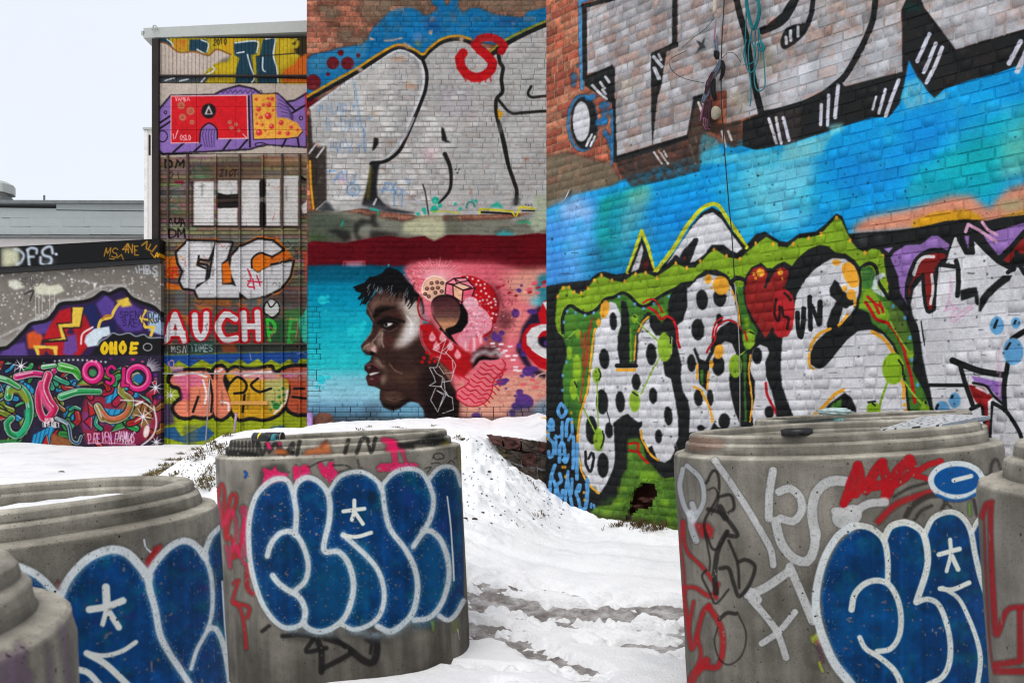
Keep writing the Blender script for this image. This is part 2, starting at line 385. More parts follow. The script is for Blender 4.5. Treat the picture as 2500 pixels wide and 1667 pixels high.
# ================================================================= painting: the oblique brick wall on the right
BLK = (26, 28, 28); SIL = (216, 215, 218); GRN = (130, 166, 34); DGR = (68, 122, 42); ORG = (238, 168, 48); RED = (178, 24, 28); DRED = (132, 28, 26)
BLU = (88, 160, 216); SKY = (0, 150, 224)
def S2(Z, p): # zoom string -> photo coordinate list
    a = [float(v) for v in p.split()]
    return [c for i in range(0, len(a), 2) for c in zpt(Z, a[i], a[i+1])]
def paint_right_wall():
    L = Layer(1300, -420, 3100, 1420)
    T = lambda Z: L.z(*Z)
    # olive patch under the bare brick
    T(ZH); L.f('120 -60 330 -110 520 -60 760 0 830 130 900 210 600 290 430 330 250 420 120 480', (128, 118, 94), 4, .9, wear=.15)
    # blue and turquoise sky
    L.z(0, 0, 1)
    L.f('1330 512 1360 500 1400 478 1500 452 1530 432 1700 380 1760 350 1800 345 1960 315 2100 275 2200 190 2330 190 2500 150 3100 -40 3100 900 1330 900', (10, 156, 220), 3, wear=0)
    T(ZH)
    L.f('120 460 400 330 620 280 640 500 640 900 500 1160 120 1180', (86, 166, 232), 14)
    L.f('120 560 300 600 330 1100 120 1180', (62, 146, 228), 16, .8)
    L.f('230 420 430 290 560 420 560 520 300 520', (160, 196, 238), 12, .8)
    L.f('650 330 900 260 1080 170 1100 330 930 420 860 620 850 950 640 960 620 640', (10, 158, 142), 12, .95)
    L.f('900 300 1120 190 1140 330 1040 560 950 700 860 820 850 560', (128, 196, 164), 12, .9)
    L.f('520 800 900 780 1120 720 1200 560 1230 640 1160 760 1140 1000 560 1110 480 1000', (24, 108, 152), 16, .75)
    L.f('1060 560 1220 560 1220 760 1120 780 1060 700', (76, 128, 158), 10, .7)
    L.f('1160 340 1500 200 1700 60 1900 0 2050 200 1960 600 1600 420 1300 900 1170 1000', (0, 156, 226), 18, .9)
    L.f('2060 0 2352 -40 2700 -60 2780 260 2700 470 2500 640 2300 640 2150 420 2050 200', (116, 204, 224), 18, .85)
    L.f('1960 420 2120 480 2200 620 2050 760 1990 650', (30, 170, 225), 12, .8)
    T(ZI)
    L.f('380 -60 1300 -120 1340 60 1200 250 900 430 640 560 380 560 330 300', (0, 158, 228), 20, .95)
    L.f('1350 -40 2000 -150 2300 -100 2200 120 2080 340 1960 360 1850 290 1500 330 1200 380 1240 260', (0, 172, 192), 16, .95)
    L.f('2120 -60 2352 -200 2700 -200 2700 100 2300 120 2140 170', (120, 184, 160), 18, .8)
    T(ZG)
    L.f('400 1300 1000 1150 1500 900 2000 780 2500 640 4400 200 4400 900 2300 1000 1700 1250 1500 1568 420 1568', (0, 156, 224), 20, .9)
    L.f('1800 1250 2352 1000 2700 1000 2700 1400 2352 1568 1500 1568', (0, 172, 190), 18, .9)
    L.f('2150 1250 2352 1150 2800 1100 2800 1568 2100 1568', (110, 184, 158), 22, .7)
    rs = np.random.default_rng(90); L.z(0, 0, 1)      # mottled fogging of the sky
    for _ in range(260):
        x, y = rs.uniform(1340, 2700), rs.uniform(230, 660)
        if y > 520-(x-1334)*.33: L.e(x, y, rs.uniform(8, 46), rs.uniform(6, 30), [(0, 170, 214), (40, 178, 226), (0, 138, 214), (96, 200, 222), (0, 176, 196)][rs.integers(5)], rs.uniform(-.4, .1), 7, .22)
    for p_, c_, a_ in (('1560 560 1720 470 1760 560 1640 640', (0, 120, 206), .45), ('2010 400 2140 350 2200 430 2080 500', (0, 118, 204), .4), ('1500 500 1600 470 1580 560 1480 600', (20, 120, 190), .4), ('2200 300 2330 270 2300 360 2200 380', (0, 118, 204), .4), ('1760 420 1860 380 1900 520 1800 580', (100, 206, 216), .5), ('2290 380 2420 330 2440 430 2330 450', (0, 176, 176), .5), ('1920 330 2000 320 1990 420 1900 440', (120, 206, 220), .4)): L.f(p_, c_, 22, a_)
    # peach and mustard haze above the dark band
    T(ZI)
    L.f('690 680 750 570 870 505 1000 480 1300 420 1500 350 1650 300 1850 300 1950 380 2030 430 2100 330 2200 240 2352 190 2800 90 4700 -300 4700 300 2352 560', (226, 142, 108), 10, .95)
    L.f('1270 610 1300 540 1500 465 1800 440 1920 490 1990 560 1600 580 1420 620', (216, 156, 24), 5)
    L.f('2100 520 2352 440 2800 360 2800 440 2352 510', (216, 156, 24), 5, .8)
    L.f('2080 420 2160 350 2352 330 2352 440 2200 460', (150, 168, 120), 8, .6)
    # ---------------- upper silver letters on bare brick
    T(ZF); UP = (198, 199, 203)
    W = .36
    L.f('520 70 700 20 900 -30 1370 -150 1370 430 1160 520 1140 600 1150 1390 810 1500 790 1000 780 650 520 715', UP, 1, .94, wear=W)
    L.z(0, 0, 1)
    L.f(S2(ZF, '1150 1390 1480 1300 1550 930 1690 890 1860 870 1860 1190 2000 1150 2170 1090 2352 1070')+S2(ZG, '200 1010 420 920 640 830 1190 690 1180 100 1240 0 1240 -500')+S2(ZF, '1390 -400 1390 450 1160 530'), UP, 1, .94, wear=W)
    T(ZF); L.f('520 -60 900 -160 1390 -320 2352 -520 2900 -640 3500 -700 3500 -1500 520 -1200', UP, 8, .92, wear=.4)
    T(ZG)
    L.f('350 560 640 430 900 330 1190 240 1190 690 640 830 420 920 200 1010 0 1060 0 640', UP, 10, .97, wear=.22)
    L.f('1400 80 1700 480 2352 290 2600 220 4600 -400 4600 -1400 1300 -900 1240 -100', UP, 1, .97, wear=.25)
    L.f('1400 80 1620 40 1800 -60 2100 -160 1300 -400', UP, 5, .5, wear=.35)
    # orange and tan bare bricks inside the silver
    T(ZF)
    for (x, y, rx, ry) in ((2230, 560, 90, 120), (900, 820, 90, 60), (1960, 960, 110, 90)):
        L.e(x, y, rx, ry, (186, 168, 132), -.2, 10, .5)
    # black outlines and shadow slabs of the big letters
    f = lambda p, c=BLK, so=1.4, **k: L.f(p, c, so, **dict(dict(wear=.03), **k))
    st = lambda p, w, c=BLK, so=1.4, **k: L.s_(p, w, c, so, **dict(dict(wear=.05), **k))
    st('455 -60 460 200 465 500 475 850', 38, (72, 150, 200), br=.3); st('470 20 560 -5 700 -40', 30, (60, 140, 200), br=.4)
    st('500 70 500 400 505 760', 44); st('490 65 740 0 900 -45 1370 -160', 44)
    f('500 740 770 622 790 660 792 1010 720 965 500 820')
    for p in ('575 820 640 890 710 950', '650 790 690 845', '700 740 738 790', '670 860 700 900'): st(p, 28, (205, 205, 208))
    st('780 960 785 1250 790 1540', 36); st('760 1050 765 1300 760 1568', 26, (30, 138, 205), br=.4)
    f('790 1505 1150 1405 1480 1300 1560 1290 1640 1430 1600 1640 1300 1720 950 1790 820 1640', (62, 54, 50), 2, br=.45)
    f('790 1500 1150 1395 1490 1290 1490 1340 1150 1450 800 1560')
    for p in ('1165 1460 1240 1568', '1215 1450 1300 1568', '1510 1390 1560 1560', '1560 1290 1575 1360', '1260 1450 1290 1500'): st(p, 22, (215, 212, 210), br=.4)
    st('1365 -160 1362 200 1362 430', 48); st('1375 430 1270 480 1160 525', 52, sm=0)
    f('1140 540 1290 490 1262 650 1240 800 1200 950 1172 1200 1150 1400 1136 1000 1136 600')
    for p, w in (('1165 550 1240 640', 34), ('1170 660 1212 752', 40), ('1210 525 1232 575', 26)): st(p, w, (190, 192, 200))
    f('1565 385 1620 412 1655 355 1642 420 1662 462 1610 480 1570 512 1600 445', (58, 60, 60))
    f('1540 930 1700 880 1700 950 1580 985 1520 1250 1480 1325 1500 1200')
    f('1500 1260 1560 1000 1700 960 1780 1200 2000 1150 2010 1400 1900 1420 1800 1300 1650 1250 1600 1568 1500 1568', (72, 58, 50), 2, br=.4)
    for p in ('1590 985 1640 1110', '1630 980 1660 1060', '1815 1260 1850 1400', '1875 1260 1905 1340'): st(p, 26, (205, 200, 196))
    st('1940 -60 1990 150 2040 330 2080 550 2115 760 2160 950 2200 1120', 62); st('2200 300 2352 235 2430 160 2520 0', 72)
    f('2010 1165 2200 1085 2352 1075 2352 1395 2150 1440 2010 1400')
    for p in ('2265 1140 2300 1250 2335 1370', '2335 1130 2350 1200'): st(p, 30, (210, 208, 210))
    # oval bubble
    L.er(480, 1180, 135, 260, 34, (52, 140, 200), 1.5, .85); L.f('395 1010 470 930 560 950 610 1060 625 1230 590 1360 520 1430 440 1400 380 1280 375 1120', BLK, 1.5, sm=1)
    L.e(470, 1165, 82, 192, SIL, 0, 1.2, .95); L.a[:] = L.a
    for p in ('520 1400 570 1290', '560 1400 600 1310', '530 1360 545 1330'): st(p, 22, (215, 215, 216))
    for (x, y, rx, ry) in ((400, 740, 35, 45), (395, 810, 28, 30), (560, 930, 60, 35), (690, 1010, 60, 40), (705, 1080, 55, 35), (660, 1170, 60, 40), (700, 1280, 30, 45), (740, 1360, 25, 80), (690, 1150, 40, 45), (430, 630, 18, 22)):
        L.e(x, y, rx, ry, (28, 132, 205), -.2, 2, .85, br=.35)
    T(ZG)
    st('-60 250 60 150 120 60 190 -40', 72); st('340 -60 325 100 285 240', 48)
    f('20 400 80 275 230 228 300 240 235 360 120 452 50 475', sm=1)
    for p in ('75 360 80 420', '122 300 120 390', '190 260 190 350'): st(p, 30, (185, 186, 190))
    st('940 -60 905 200 835 380 750 550 640 730 560 805 450 890 250 990 0 1065 -140 1090', 58)
    f('0 1060 250 1000 450 900 600 790 640 832 1190 690 1232 700 1222 752 1160 1000 1060 1125 900 1125 700 1185 480 1260 200 1350 80 1395 0 1390')
    f('0 1070 200 1020 230 1200 180 1360 0 1390', (62, 54, 52), 4, a=.6)
    f('1185 90 1250 -60 1350 -60 1400 80 1560 290 1700 482 1990 390 2352 290 2700 195 4600 -330 4600 160 2352 610 2100 705 1850 770 1600 850 1500 945 1420 865 1370 785 1330 740 1250 590 1222 700 1190 690')
    L.f('1190 95 1250 40 1400 80 1330 110', (10, 50, 48), 4, .8)
    L.f('1250 575 1345 765 1215 775', (10, 140, 215), 1)
    for p, w in (('1450 330 1385 470 1330 590', 38), ('1510 420 1450 570 1395 695', 38), ('1572 460 1500 640 1420 795', 38), ('1155 770 1090 940 1030 1112', 36), ('1028 860 965 1085', 30), ('938 930 905 1048', 26), ('575 825 545 1125', 38), ('485 915 472 1200', 32), ('414 1005 408 1195', 32), ('50 1130 105 1345', 32), ('-10 1180 30 1375', 30), ('2322 400 2210 612', 46), ('2390 470 2290 685', 54)):
        st(p, w, (206, 208, 220))
    L.f('1250 1080 1180 950 1230 780 1340 750 1390 800 1430 900 1480 950 1640 870 1600 960 1400 1010 1150 1080', (140, 196, 205), 4, .75, br=.5)
    L.f('60 1400 300 1330 500 1270 480 1200 620 1180 630 1240 500 1320 420 1480 0 1568', (130, 204, 205), 5, .8, br=.35)
    T(ZF); L.f('1640 1270 1700 1290 1790 1330 1800 1460 2000 1470 2352 1430 2352 1568 1600 1568 1610 1380', (86, 190, 210), 5, .85, br=.35)
    # ---------------- dark band and green field of the lower piece
    L.z(0, 0, 1)
    L.f(S2(ZH, '130 1172 300 1140 550 1110 620 1050 680 1030 800 1062 900 1045 1000 1010 1170 1022 1260 1000 1330 930 1400 900 1560 940 1650 870 1720 782 1830 780 1900 830 1950 858 2040 790 2130 680 2230 650 2352 730')
        + S2(ZI, '0 735 90 750 200 672 360 650 430 600 560 476 610 500 680 672 800 660 1100 640 1400 600 1600 548 1800 532 2000 545 2150 512 2352 490 2800 400 4700 0 4700 4000')+S2(ZH, '130 4200'), BLK, 1.5, wear=0, var=.12)
    T(ZI); L.f('760 700 860 690 850 760 790 760', (120, 125, 128), 8, .5); L.f('940 680 1000 650 990 740 940 740', (110, 115, 120), 8, .4)
    # two little peaks with yellow edges
    T(ZH)
    L.s_('910 1040 975 860 1045 640 1110 800 1165 1020', 34, (206, 206, 44), 1.2, sm=0); L.f('915 1045 1050 700 1165 1030', BLK, 1)
    L.f('945 1040 1045 765 1062 830 1020 1010', (205, 203, 205), 1); L.f('1060 920 1110 930 1130 1000 1050 1010', (92, 14, 18), 4, .8)
    L.s_('1190 1020 1350 810 1480 600 1600 450 1700 390 1780 400 1850 500 1960 660 2050 800', 40, (206, 206, 44), 1.2)
    L.f('1220 1010 1400 800 1520 600 1620 470 1720 415 1800 460 1900 620 2045 800 1960 900 1500 1010', BLK, 1)
    L.f('1280 970 1400 790 1540 590 1640 490 1730 465 1810 530 1900 660 2010 810 1960 855 1900 830 1830 775 1720 775 1650 865 1560 935 1510 950 1590 730 1550 710 1420 905 1370 870', SIL, 1)
    L.f('1405 905 1440 830 1570 705 1590 720 1545 830 1510 950', BLK, 1); L.e(1460, 905, 18, 18, (110, 14, 20), 0, 2, .7)
    # green field
    L.z(0, 0, 1)
    L.f(S2(ZH, '232 1300 260 1212 300 1172 350 1170 400 1230 460 1246 530 1190 600 1100 660 1065 760 1115 870 1132 960 1060 1080 1040 1180 1082 1280 1020 1370 950 1480 1000 1560 990 1620 930 1740 810 1860 890 1980 912 2050 850 2140 770 2240 700 2352 760')
        + S2(ZI, '0 790 90 800 190 712 290 710 410 672 560 508 600 530 700 740 760 812 830 850 900 812 970 822 1010 890 1022 1000 1062 1260 1000 1300 780 1300 0 1300')+S2(ZJ, '1500 500 300 500 240 430 220 330'), GRN, 1.2, var=.1)
    T(ZH)
    for x, y in ((245, 1270), (298, 1190), (350, 1182), (402, 1228), (470, 1238), (532, 1190), (594, 1112), (662, 1068), (765, 1116), (884, 1124), (988, 1054), (1084, 1044), (1192, 1090), (1374, 952), (1482, 998), (1608, 932), (1740, 824), (1858, 884), (1985, 910), (2136, 762), (2306, 772)):
        L.e(x, y, 13, 20, ORG, 0, 1.2)
    T(ZI)
    for x, y in ((148, 772), (295, 712), (412, 674), (562, 520), (688, 732), (830, 852), (1003, 884), (1040, 1152)): L.e(x, y, 15, 22, ORG, 0, 1.2)
    # dark green interior with its outline
    L.z(0, 0, 1)
    top = S2(ZJ, '292 440 290 310 322 215 370 182 430 218 520 258 620 212 700 122 780 100 850 62 920 80 1020 178 1100 182 1200 110 1300 52 1400 10')
    L.f(top+S2(ZJ, '1500 0 1500 500 600 500 560 900 480 1110 440 1450 400 1310 300 1110 285 800 330 620 300 480'), DGR, 1, var=.14)
    L.s_(top, 8, BLK, 1)
    T(ZJ)
    L.f('310 280 420 260 430 420 330 500', (86, 138, 40), 5, .7); L.f('400 560 470 700 460 900 380 860', (112, 156, 38), 6, .7)
    L.f('250 440 290 480 330 600 318 720 280 800 290 1000 300 1110 330 1210 130 1250 150 1000 232 900 240 760 270 700 250 520', BLK, 1)
    L.f('330 1100 430 1120 420 1300 350 1230', (48, 92, 34), 5, .8)
    for x, y in ((830, 95), (335, 235), (415, 250), (505, 275), (588, 250), (980, 165), (1065, 210), (1165, 165), (1308, 92), (302, 340), (325, 720), (292, 850), (292, 990)): L.e(x, y, 13, 15, (110, 178, 228), 0, 1)
    for p in ('575 300 545 450 512 700 485 900 458 1110', '510 440 500 560 480 760', '468 430 478 560 470 580', '542 390 535 640 520 760'): L.s_(p, 15, (184, 52, 34), 1, br=.2)
    # first letter: silver with black spots
    L.z(0, 0, 1)
    L.f(S2(ZJ, '745 140 800 160 845 260 850 360 815 470 840 620 840 745 960 745 985 600 1000 440 1050 340 1115 280 1125 350 1160 430 1230 460 1340 470 1340 640 1255 720 1270 820 1330 870 1360 1020 1400 1180 1410 1420 1370 1500 1400 1568')
        + S2(ZL, '2140 320 2150 390 2110 470 2050 505 1990 490 1930 430 1870 340 1820 260 1800 150 1700 40 1570 130 1570 250 1580 420 1560 560 1500 700 1440 790 1400 800 1340 720 1260 570 1240 430 1215 330 1235 150 1260 30')
        + S2(ZJ, '440 1300 480 1160 540 1000 560 800 590 600 600 430 650 330 680 200'), SIL, 1, var=.08)
    T(ZJ)
    L.f('850 130 900 145 930 280 940 500 930 740 840 740 815 600 820 480 850 380 850 260', BLK, 1); L.f('930 280 975 300 990 560 960 720 928 740', DGR, 1); L.s_('940 400 945 720', 14, GRN, 1, .8)
    L.s_('810 755 990 755', 42, BLK, 1); L.s_('815 795 980 795', 30, ORG, 1)
    L.f('1040 330 1000 420 985 560 968 740 1000 740 1012 600 1015 470 1070 350 1120 300 1140 250 1100 240', BLK, 1, .9)
    L.s_('1110 290 1050 350 1015 430', 22, ORG, 1); L.s_('990 470 985 560 975 700', 15, ORG, 1)
    L.f('1130 270 1180 270 1240 345 1300 280 1380 300 1385 520 1380 620 1430 650 1435 850 1405 880 1440 1000 1500 1100 1510 1200 1500 1350 1480 1430 1460 1500 1370 1545 1400 1450 1395 1250 1370 1080 1330 880 1270 850 1255 720 1340 650 1345 480 1180 465 1125 380', BLK, 1)
    L.f('1190 200 1270 200 1290 270 1235 340 1190 260', (120, 164, 38), 3, .9)
    L.z(0, 0, 1)  # second letter
    L.f(S2(ZH, '1340 1210 1420 1140 1540 1120 1580 1070 1650 1020 1760 1012 1860 1060 1930 1150 1965 1260')+S2(ZJ, '2000 300 2010 620 2040 1300 2000 1335 1960 1230 1700 1400 1480 1430 1430 1000 1380 520 1300 260 1300 150'), BLK, 1)
    L.f(S2(ZH, '1500 1190 1580 1100 1700 1060 1800 1080 1900 1170 1940 1260')+S2(ZJ, '1940 150 1970 280 1990 380 1900 330 1800 390 1720 500 1720 600 1680 700 1640 760 1590 700 1600 880 1640 950 1680 1000 1720 1120 1740 1300 1700 1375 1500 1395 1510 1200 1490 1080 1440 1000 1420 870 1430 750 1400 630 1380 520 1380 370 1440 330 1480 200 1480 60 1490 0'), SIL, 1, var=.08)
    T(ZJ)
    L.f('1590 730 1540 600 1560 578 1605 690 1660 712 1700 620 1725 640 1690 780 1680 1000 1600 930', BLK, 1); L.f('1605 800 1640 790 1640 930 1615 940', DGR, 1)
    L.f('1780 490 1850 402 1920 388 1990 430 2010 560 2000 650 1950 640 1915 545 1860 510 1790 555 1720 655 1700 600 1730 500', BLK, 1)
    L.f('1740 620 1790 560 1850 520 1910 540 1950 640 1900 750 1885 880 1905 1050 1940 1200 2000 1335 1880 1355 1780 1345 1740 1290 1705 1100 1680 1000 1690 800 1700 700', SIL, 1, var=.08)
    L.f('1890 870 2010 860 2035 1300 2010 1335 1960 1230 1915 1080 1890 950', BLK, 1)
    L.f('2010 640 2060 640 2070 900 2060 1280 2030 1290 2025 900', (60, 112, 40), 1); L.f('1960 0 2040 0 2050 170 2130 320 2160 420 2110 560 2040 620 2010 500 2000 300', (62, 116, 40), 1); L.f('2030 300 2070 290 2080 380 2040 400', GRN, 2)
    SP = ((775, 330, 36, 86), (690, 690, 48, 98), (1140, 645, 50, 104), (995, 910, 42, 80), (1625, 125, 56, 98), (1795, 105, 64, 86), (1585, 410, 62, 104), (1525, 730, 42, 84), (1790, 312, 32, 52), (668, 1100, 58, 120), (842, 1100, 45, 102), (1157, 1042, 40, 78), (1302, 1235, 40, 92), (568, 1370, 56, 136), (735, 1372, 38, 76), (1210, 1430, 34, 66), (1590, 1060, 42, 82), (1780, 752, 60, 100), (1838, 1285, 56, 76), (1702, 1062, 32, 80), (1612, 1350, 36, 28), (2152, 660, 48, 80), (2268, 1200, 44, 58), (545, 960, 32, 80), (450, 1480, 26, 90))
    for x, y, rx, ry in SP[:-2]: L.e(x, y, rx, ry, BLK, -.05, 1)
    T(ZL)
    for x, y, rx, ry in ((1460, 530, 55, 120),): L.e(x, y, rx, ry, BLK, 0, 1)
    L.s_('1295 400 1300 520 1340 590 1370 480 1365 420', 26, BLK, 1); L.s_('1320 470 1350 410', 22, BLK, 1)
    L.f('1560 130 1640 62 1690 40 1740 80 1800 120 1835 110 1835 150 1745 260 1695 280 1680 560 1620 760 1565 900 1400 945 1335 800 1400 812 1450 792 1540 640 1580 480 1570 250', BLK, 1)
    # brick-by-brick greens at the foot
    L.f('1640 640 1690 560 1700 280 1800 268 1850 350 1880 480 2000 600 2160 640 2400 640 2400 1300 1900 1200 1280 1030 1400 930 1560 900 1620 760', (86, 128, 40), 2, var=.3)
    rg = np.random.default_rng(4)
    for _ in range(70):
        x = rg.uniform(1300, 2350); y = rg.uniform(560, 1150)
        if y > 700 or x > 1680: L.f([x, y, x+90, y, x+90, y+55, x, y+55], [(128, 170, 38), (60, 100, 34), (46, 70, 30), (104, 140, 44)][rg.integers(4)], 2, .55)
    L.f('1800 600 1960 580 2000 660 1850 700', (140, 190, 40), 6, .7)
    L.f('1280 990 1660 1000 1900 1060 2400 1150 2400 1320 1280 1320', (66, 62, 40), 8, .6)
    L.s_('1705 325 1790 322 1800 400 1840 460 1890 508', 22, (214, 22, 24), 1); L.s_('1712 388 1785 400', 24, (214, 22, 24), 1)
    L.f('1860 380 1930 340 1990 500 2150 560 2150 640 2050 655 1990 600', BLK, 1.5)
    L.s_('1825 200 1832 280 1872 350 1920 430 1990 482', 22, ORG, 1)
    # orange rim on the first letters
    T(ZJ)
    L.e(692, 215, 42, 88, ORG, .18, 1); L.e(635, 340, 22, 40, ORG, 0, 1)
    L.s_('600 400 575 560 560 700 545 860 530 980 500 1090 460 1220 440 1350 430 1500', 20, ORG, 1)
    T(ZL); L.s_('1225 250 1215 330 1225 420 1250 560 1290 660 1350 740 1420 798', 20, ORG, 1)
    T(ZH); L.e(1685, 1105, 34, 46, ORG, .1, 1); L.e(1808, 1165, 78, 92, ORG, -.2, 1); L.e(1712, 1188, 12, 14, ORG)
    T(ZJ)
    for p, w in (('1910 40 1950 130 1975 250 1985 380', 20), ('2085 660 2070 800 2085 950 2100 1080 2095 1200 2080 1290', 18), ('1580 740 1580 880', 20), ('1685 810 1675 980', 20), ('1545 955 1610 990 1650 1060 1700 1160 1725 1290', 22), ('2230 480 2250 390', 36)): L.s_(p, w, ORG, 1)
    L.e(1785, 620, 46, 72, ORG, .2, 1); L.e(1715, 740, 20, 42, ORG)
    # lime bubbles on sticks
    for p in ('1010 340 1205 520', '1220 680 1130 840 1040 1025', '622 900 630 1340', '490 1160 600 1390', '385 680 460 780', '330 500 420 420', '1980 660 2030 620', '430 1040 450 1090'): L.s_(p, 13, (146, 184, 60), 1)
    for x, y, rx, ry in ((1270, 575, 70, 142), (980, 1095, 52, 106), (620, 845, 40, 76), (635, 1462, 50, 112), (980, 305, 30, 46), (395, 980, 38, 102), (438, 450, 26, 46), (355, 630, 26, 66), (1945, 760, 63, 112), (2075, 500, 60, 100), (430, 780, 40, 130)): L.e(x, y, rx, ry, (142, 182, 40), 0, 1, .95)
    for p in ('1290 450 1320 480 1325 540', '635 790 655 840 640 890', '960 1010 1010 1040', '675 1380 685 1450 660 1540', '405 910 430 960', '1985 720 1990 780', '970 280 990 290', '2080 430 2120 450'): L.s_(p, 14, BLK, 1)
    for p, w in (('1060 155 1110 125 1170 125 1220 190 1245 245', 17), ('1115 200 1180 240 1235 310 1290 285 1350 320 1385 420 1390 500 1410 580', 24), ('1825 295 1760 340 1730 430 1725 490', 17), ('2000 400 1940 340 1870 320 1790 360 1755 430 1750 510 1700 570 1670 630', 18), ('2235 920 2245 1020 2290 1120 2352 1240', 24), ('2030 420 2055 510', 18)): L.s_(p, w, (196, 22, 30), 1)
    L.s_('712 1180 735 1260 745 1320', 10, (40, 42, 42), 1)
    # third letter strip beside the heart
    L.f('2060 640 2110 570 2180 530 2260 560 2352 480 2600 480 2600 1400 2100 1400 2060 1290 2040 1000', BLK, 1)
    L.f('2110 610 2180 552 2250 580 2272 640 2230 720 2240 860 2290 1000 2352 1200 2400 1330 2120 1335 2100 1200 2130 1050 2100 860 2080 780', SIL, 1)
    L.f('2075 790 2130 900 2120 1050 2090 1100', BLK, 1)
    L.s_('2090 655 2072 800 2088 950 2103 1080 2097 1200 2082 1290', 18, ORG, 1)
    L.e(2152, 660, 48, 80, BLK); L.e(2268, 1200, 46, 60, BLK)
    L.s_('2235 920 2245 1020 2290 1120 2352 1240', 24, (196, 22, 30), 1)
    # black mass behind heart and hooked letter
    L.z(0, 0, 1)
    L.f(S2(ZH, '2020 1180 2040 1080 2100 990 2190 945 2250 1000 2300 1000 2352 960')+S2(ZI, '60 935 135 980 190 900 290 820 400 775 480 790 550 850 650 862 730 920 790 1000 805 1150 795 1260 775 1370 900 1480 920 1568')
        + S2(ZK, '920 400 1100 530 1200 700 1240 1000 1290 1260 1250 1700 0 1700')+S2(ZJ, '2352 1300 2300 1000 2240 860 2240 700 2280 600 2200 480 2080 300 2030 150'), BLK, 1.2)
    T(ZH); L.s_('1905 1130 1960 1095 2030 1110 2060 1150', 40, BLK, 1)
    # hooked silver letter
    L.z(0, 0, 1)
    L.f(S2(ZI, '420 960 520 905 640 910 730 980 775 1100 770 1250 720 1380 600 1540')+S2(ZK, '500 400 360 530 310 640 310 740 390 782 450 762 560 630 660 510 760 425 880 410 1000 450 1100 570 1140 720 1200 900 1230 1100 1250 1400 1250 1700 150 1700 150 1240 90 1100 40 950 25 800 40 490 150 300')
        + S2(ZI, '150 1400 180 1250 260 1110 340 1020'), SIL, 1, var=.08)
    T(ZI)
    L.f('540 1108 572 1130 620 1212 720 1300 722 1352 682 1362 650 1392 620 1372 580 1440 560 1540 530 1600 478 1600 468 1530 510 1400 560 1312 500 1262 492 1200', BLK, 1)
    T(ZK)
    L.f('310 650 340 560 430 480 500 420 470 380 500 300 560 160 620 210 580 370 680 280 760 200 830 205 900 280 912 385 800 402 700 455 600 575 500 705 430 772 370 778 318 735', BLK, 1)
    L.f('620 210 740 200 700 260 580 375 600 290', SIL, 1)
    for p, w in (('665 265 620 330 578 372', 26), ('500 402 400 450 330 530 308 600', 30), ('300 640 295 690 308 760 335 785', 24), ('900 430 1000 490 1060 560 1112 640', 34), ('1185 900 1207 980 1200 1065', 30), ('350 1225 450 1130 540 1030 622 985', 30)): L.s_(p, w, ORG, 1)
    L.e(1215, 1130, 18, 20, ORG); L.e(1222, 1195, 20, 28, ORG)
    L.f('380 1240 490 1120 640 1010 700 1060 745 1150 750 1240', BLK, 1); L.f('450 1235 520 1120 610 1070 600 1180 560 1235', DGR, 1.5); L.e(525, 1175, 16, 30, GRN)
    L.s_('345 1225 450 1130 540 1035 622 988', 28, ORG, 1)
    T(ZI)
    L.e(560, 945, 42, 30, ORG); L.f('620 965 680 940 740 1000 772 1090 765 1170 700 1182 640 1100 612 1020', ORG, 1, sm=1); L.e(635, 1195, 22, 30, ORG); L.e(700, 1252, 46, 52, ORG); L.e(737, 1320, 14, 48, ORG)
    # heart
    L.z(0, 0, 1)
    L.f(S2(ZH, '2040 1200 2062 1080 2120 1000 2200 978 2250 1040 2256 1150 2300 1060 2352 1000')+S2(ZI, '30 988 92 1010 104 1060 62 1180')+S2(ZK, '40 10 110 50 158 160 142 380 92 470 20 488')+S2(ZJ, '2352 480 2300 380 2232 495 2120 310 2050 180 2035 60'), (150, 34, 32), 1, var=.08)
    L.z(0, 0, 1); L.f(S2(ZK, '0 20 70 20 140 80 160 180 142 390 90 475 10 488 -40 440 -60 260 -40 90'), (184, 34, 40), 1.2, .85)
    T(ZH); L.s_('2230 1180 2258 1080', 24, BLK, 1); L.e(2185, 1042, 40, 40, ORG); L.e(2120, 1055, 15, 18, ORG); L.e(2140, 1095, 11, 18, ORG)
    T(ZI); L.e(22, 1040, 26, 28, ORG); L.e(40, 1100, 10, 18, ORG)
    T(ZK)
    for p in ('-20 120 -35 250 0 330 15 260 15 190', '60 60 100 100 120 130', '40 200 50 280 100 300 90 400'): L.s_(p, 26, (52, 18, 20), 1)
    for p, w in (('185 250 192 400 218 480 238 360 245 210', 46), ('303 100 312 405', 46), ('322 180 390 350', 40), ('405 150 395 355', 52)): L.s_(p, w, BLK, 1)
    # green field right of the hooked letter
    L.z(0, 0, 1)
    L.f(S2(ZI, '800 990 870 978 930 1040 922 1180 1000 1240 1100 1330 1200 1430 1250 1568')+S2(ZK, '1290 500 1300 640 1290 800 1400 1000 1470 1200 1480 1280 1280 1280 1240 1000 1190 700 1100 530 1000 420 900 350 870 250 772 205 782 120 822 20'), (70, 120, 42), 1, var=.15)
    L.f(S2(ZK, '1060 150 1150 200 1240 350 1250 560 1200 520 1120 380 1050 260'), (96, 110, 44), 6, .6)
    L.f(S2(ZK, '782 130 832 20 922 28 952 100 1062 260 1062 330 982 345 900 262 850 212 772 206'), (130, 172, 34), 2)
    L.f(S2(ZI, '930 940 970 840 1010 900 1024 1010 1062 1260 1020 1250 960 1130 970 1060'), GRN, 1)
    L.s_(S2(ZI, '1000 1070 940 1100 920 1190 1010 1250'), 12, (214, 222, 224), 2, .85)
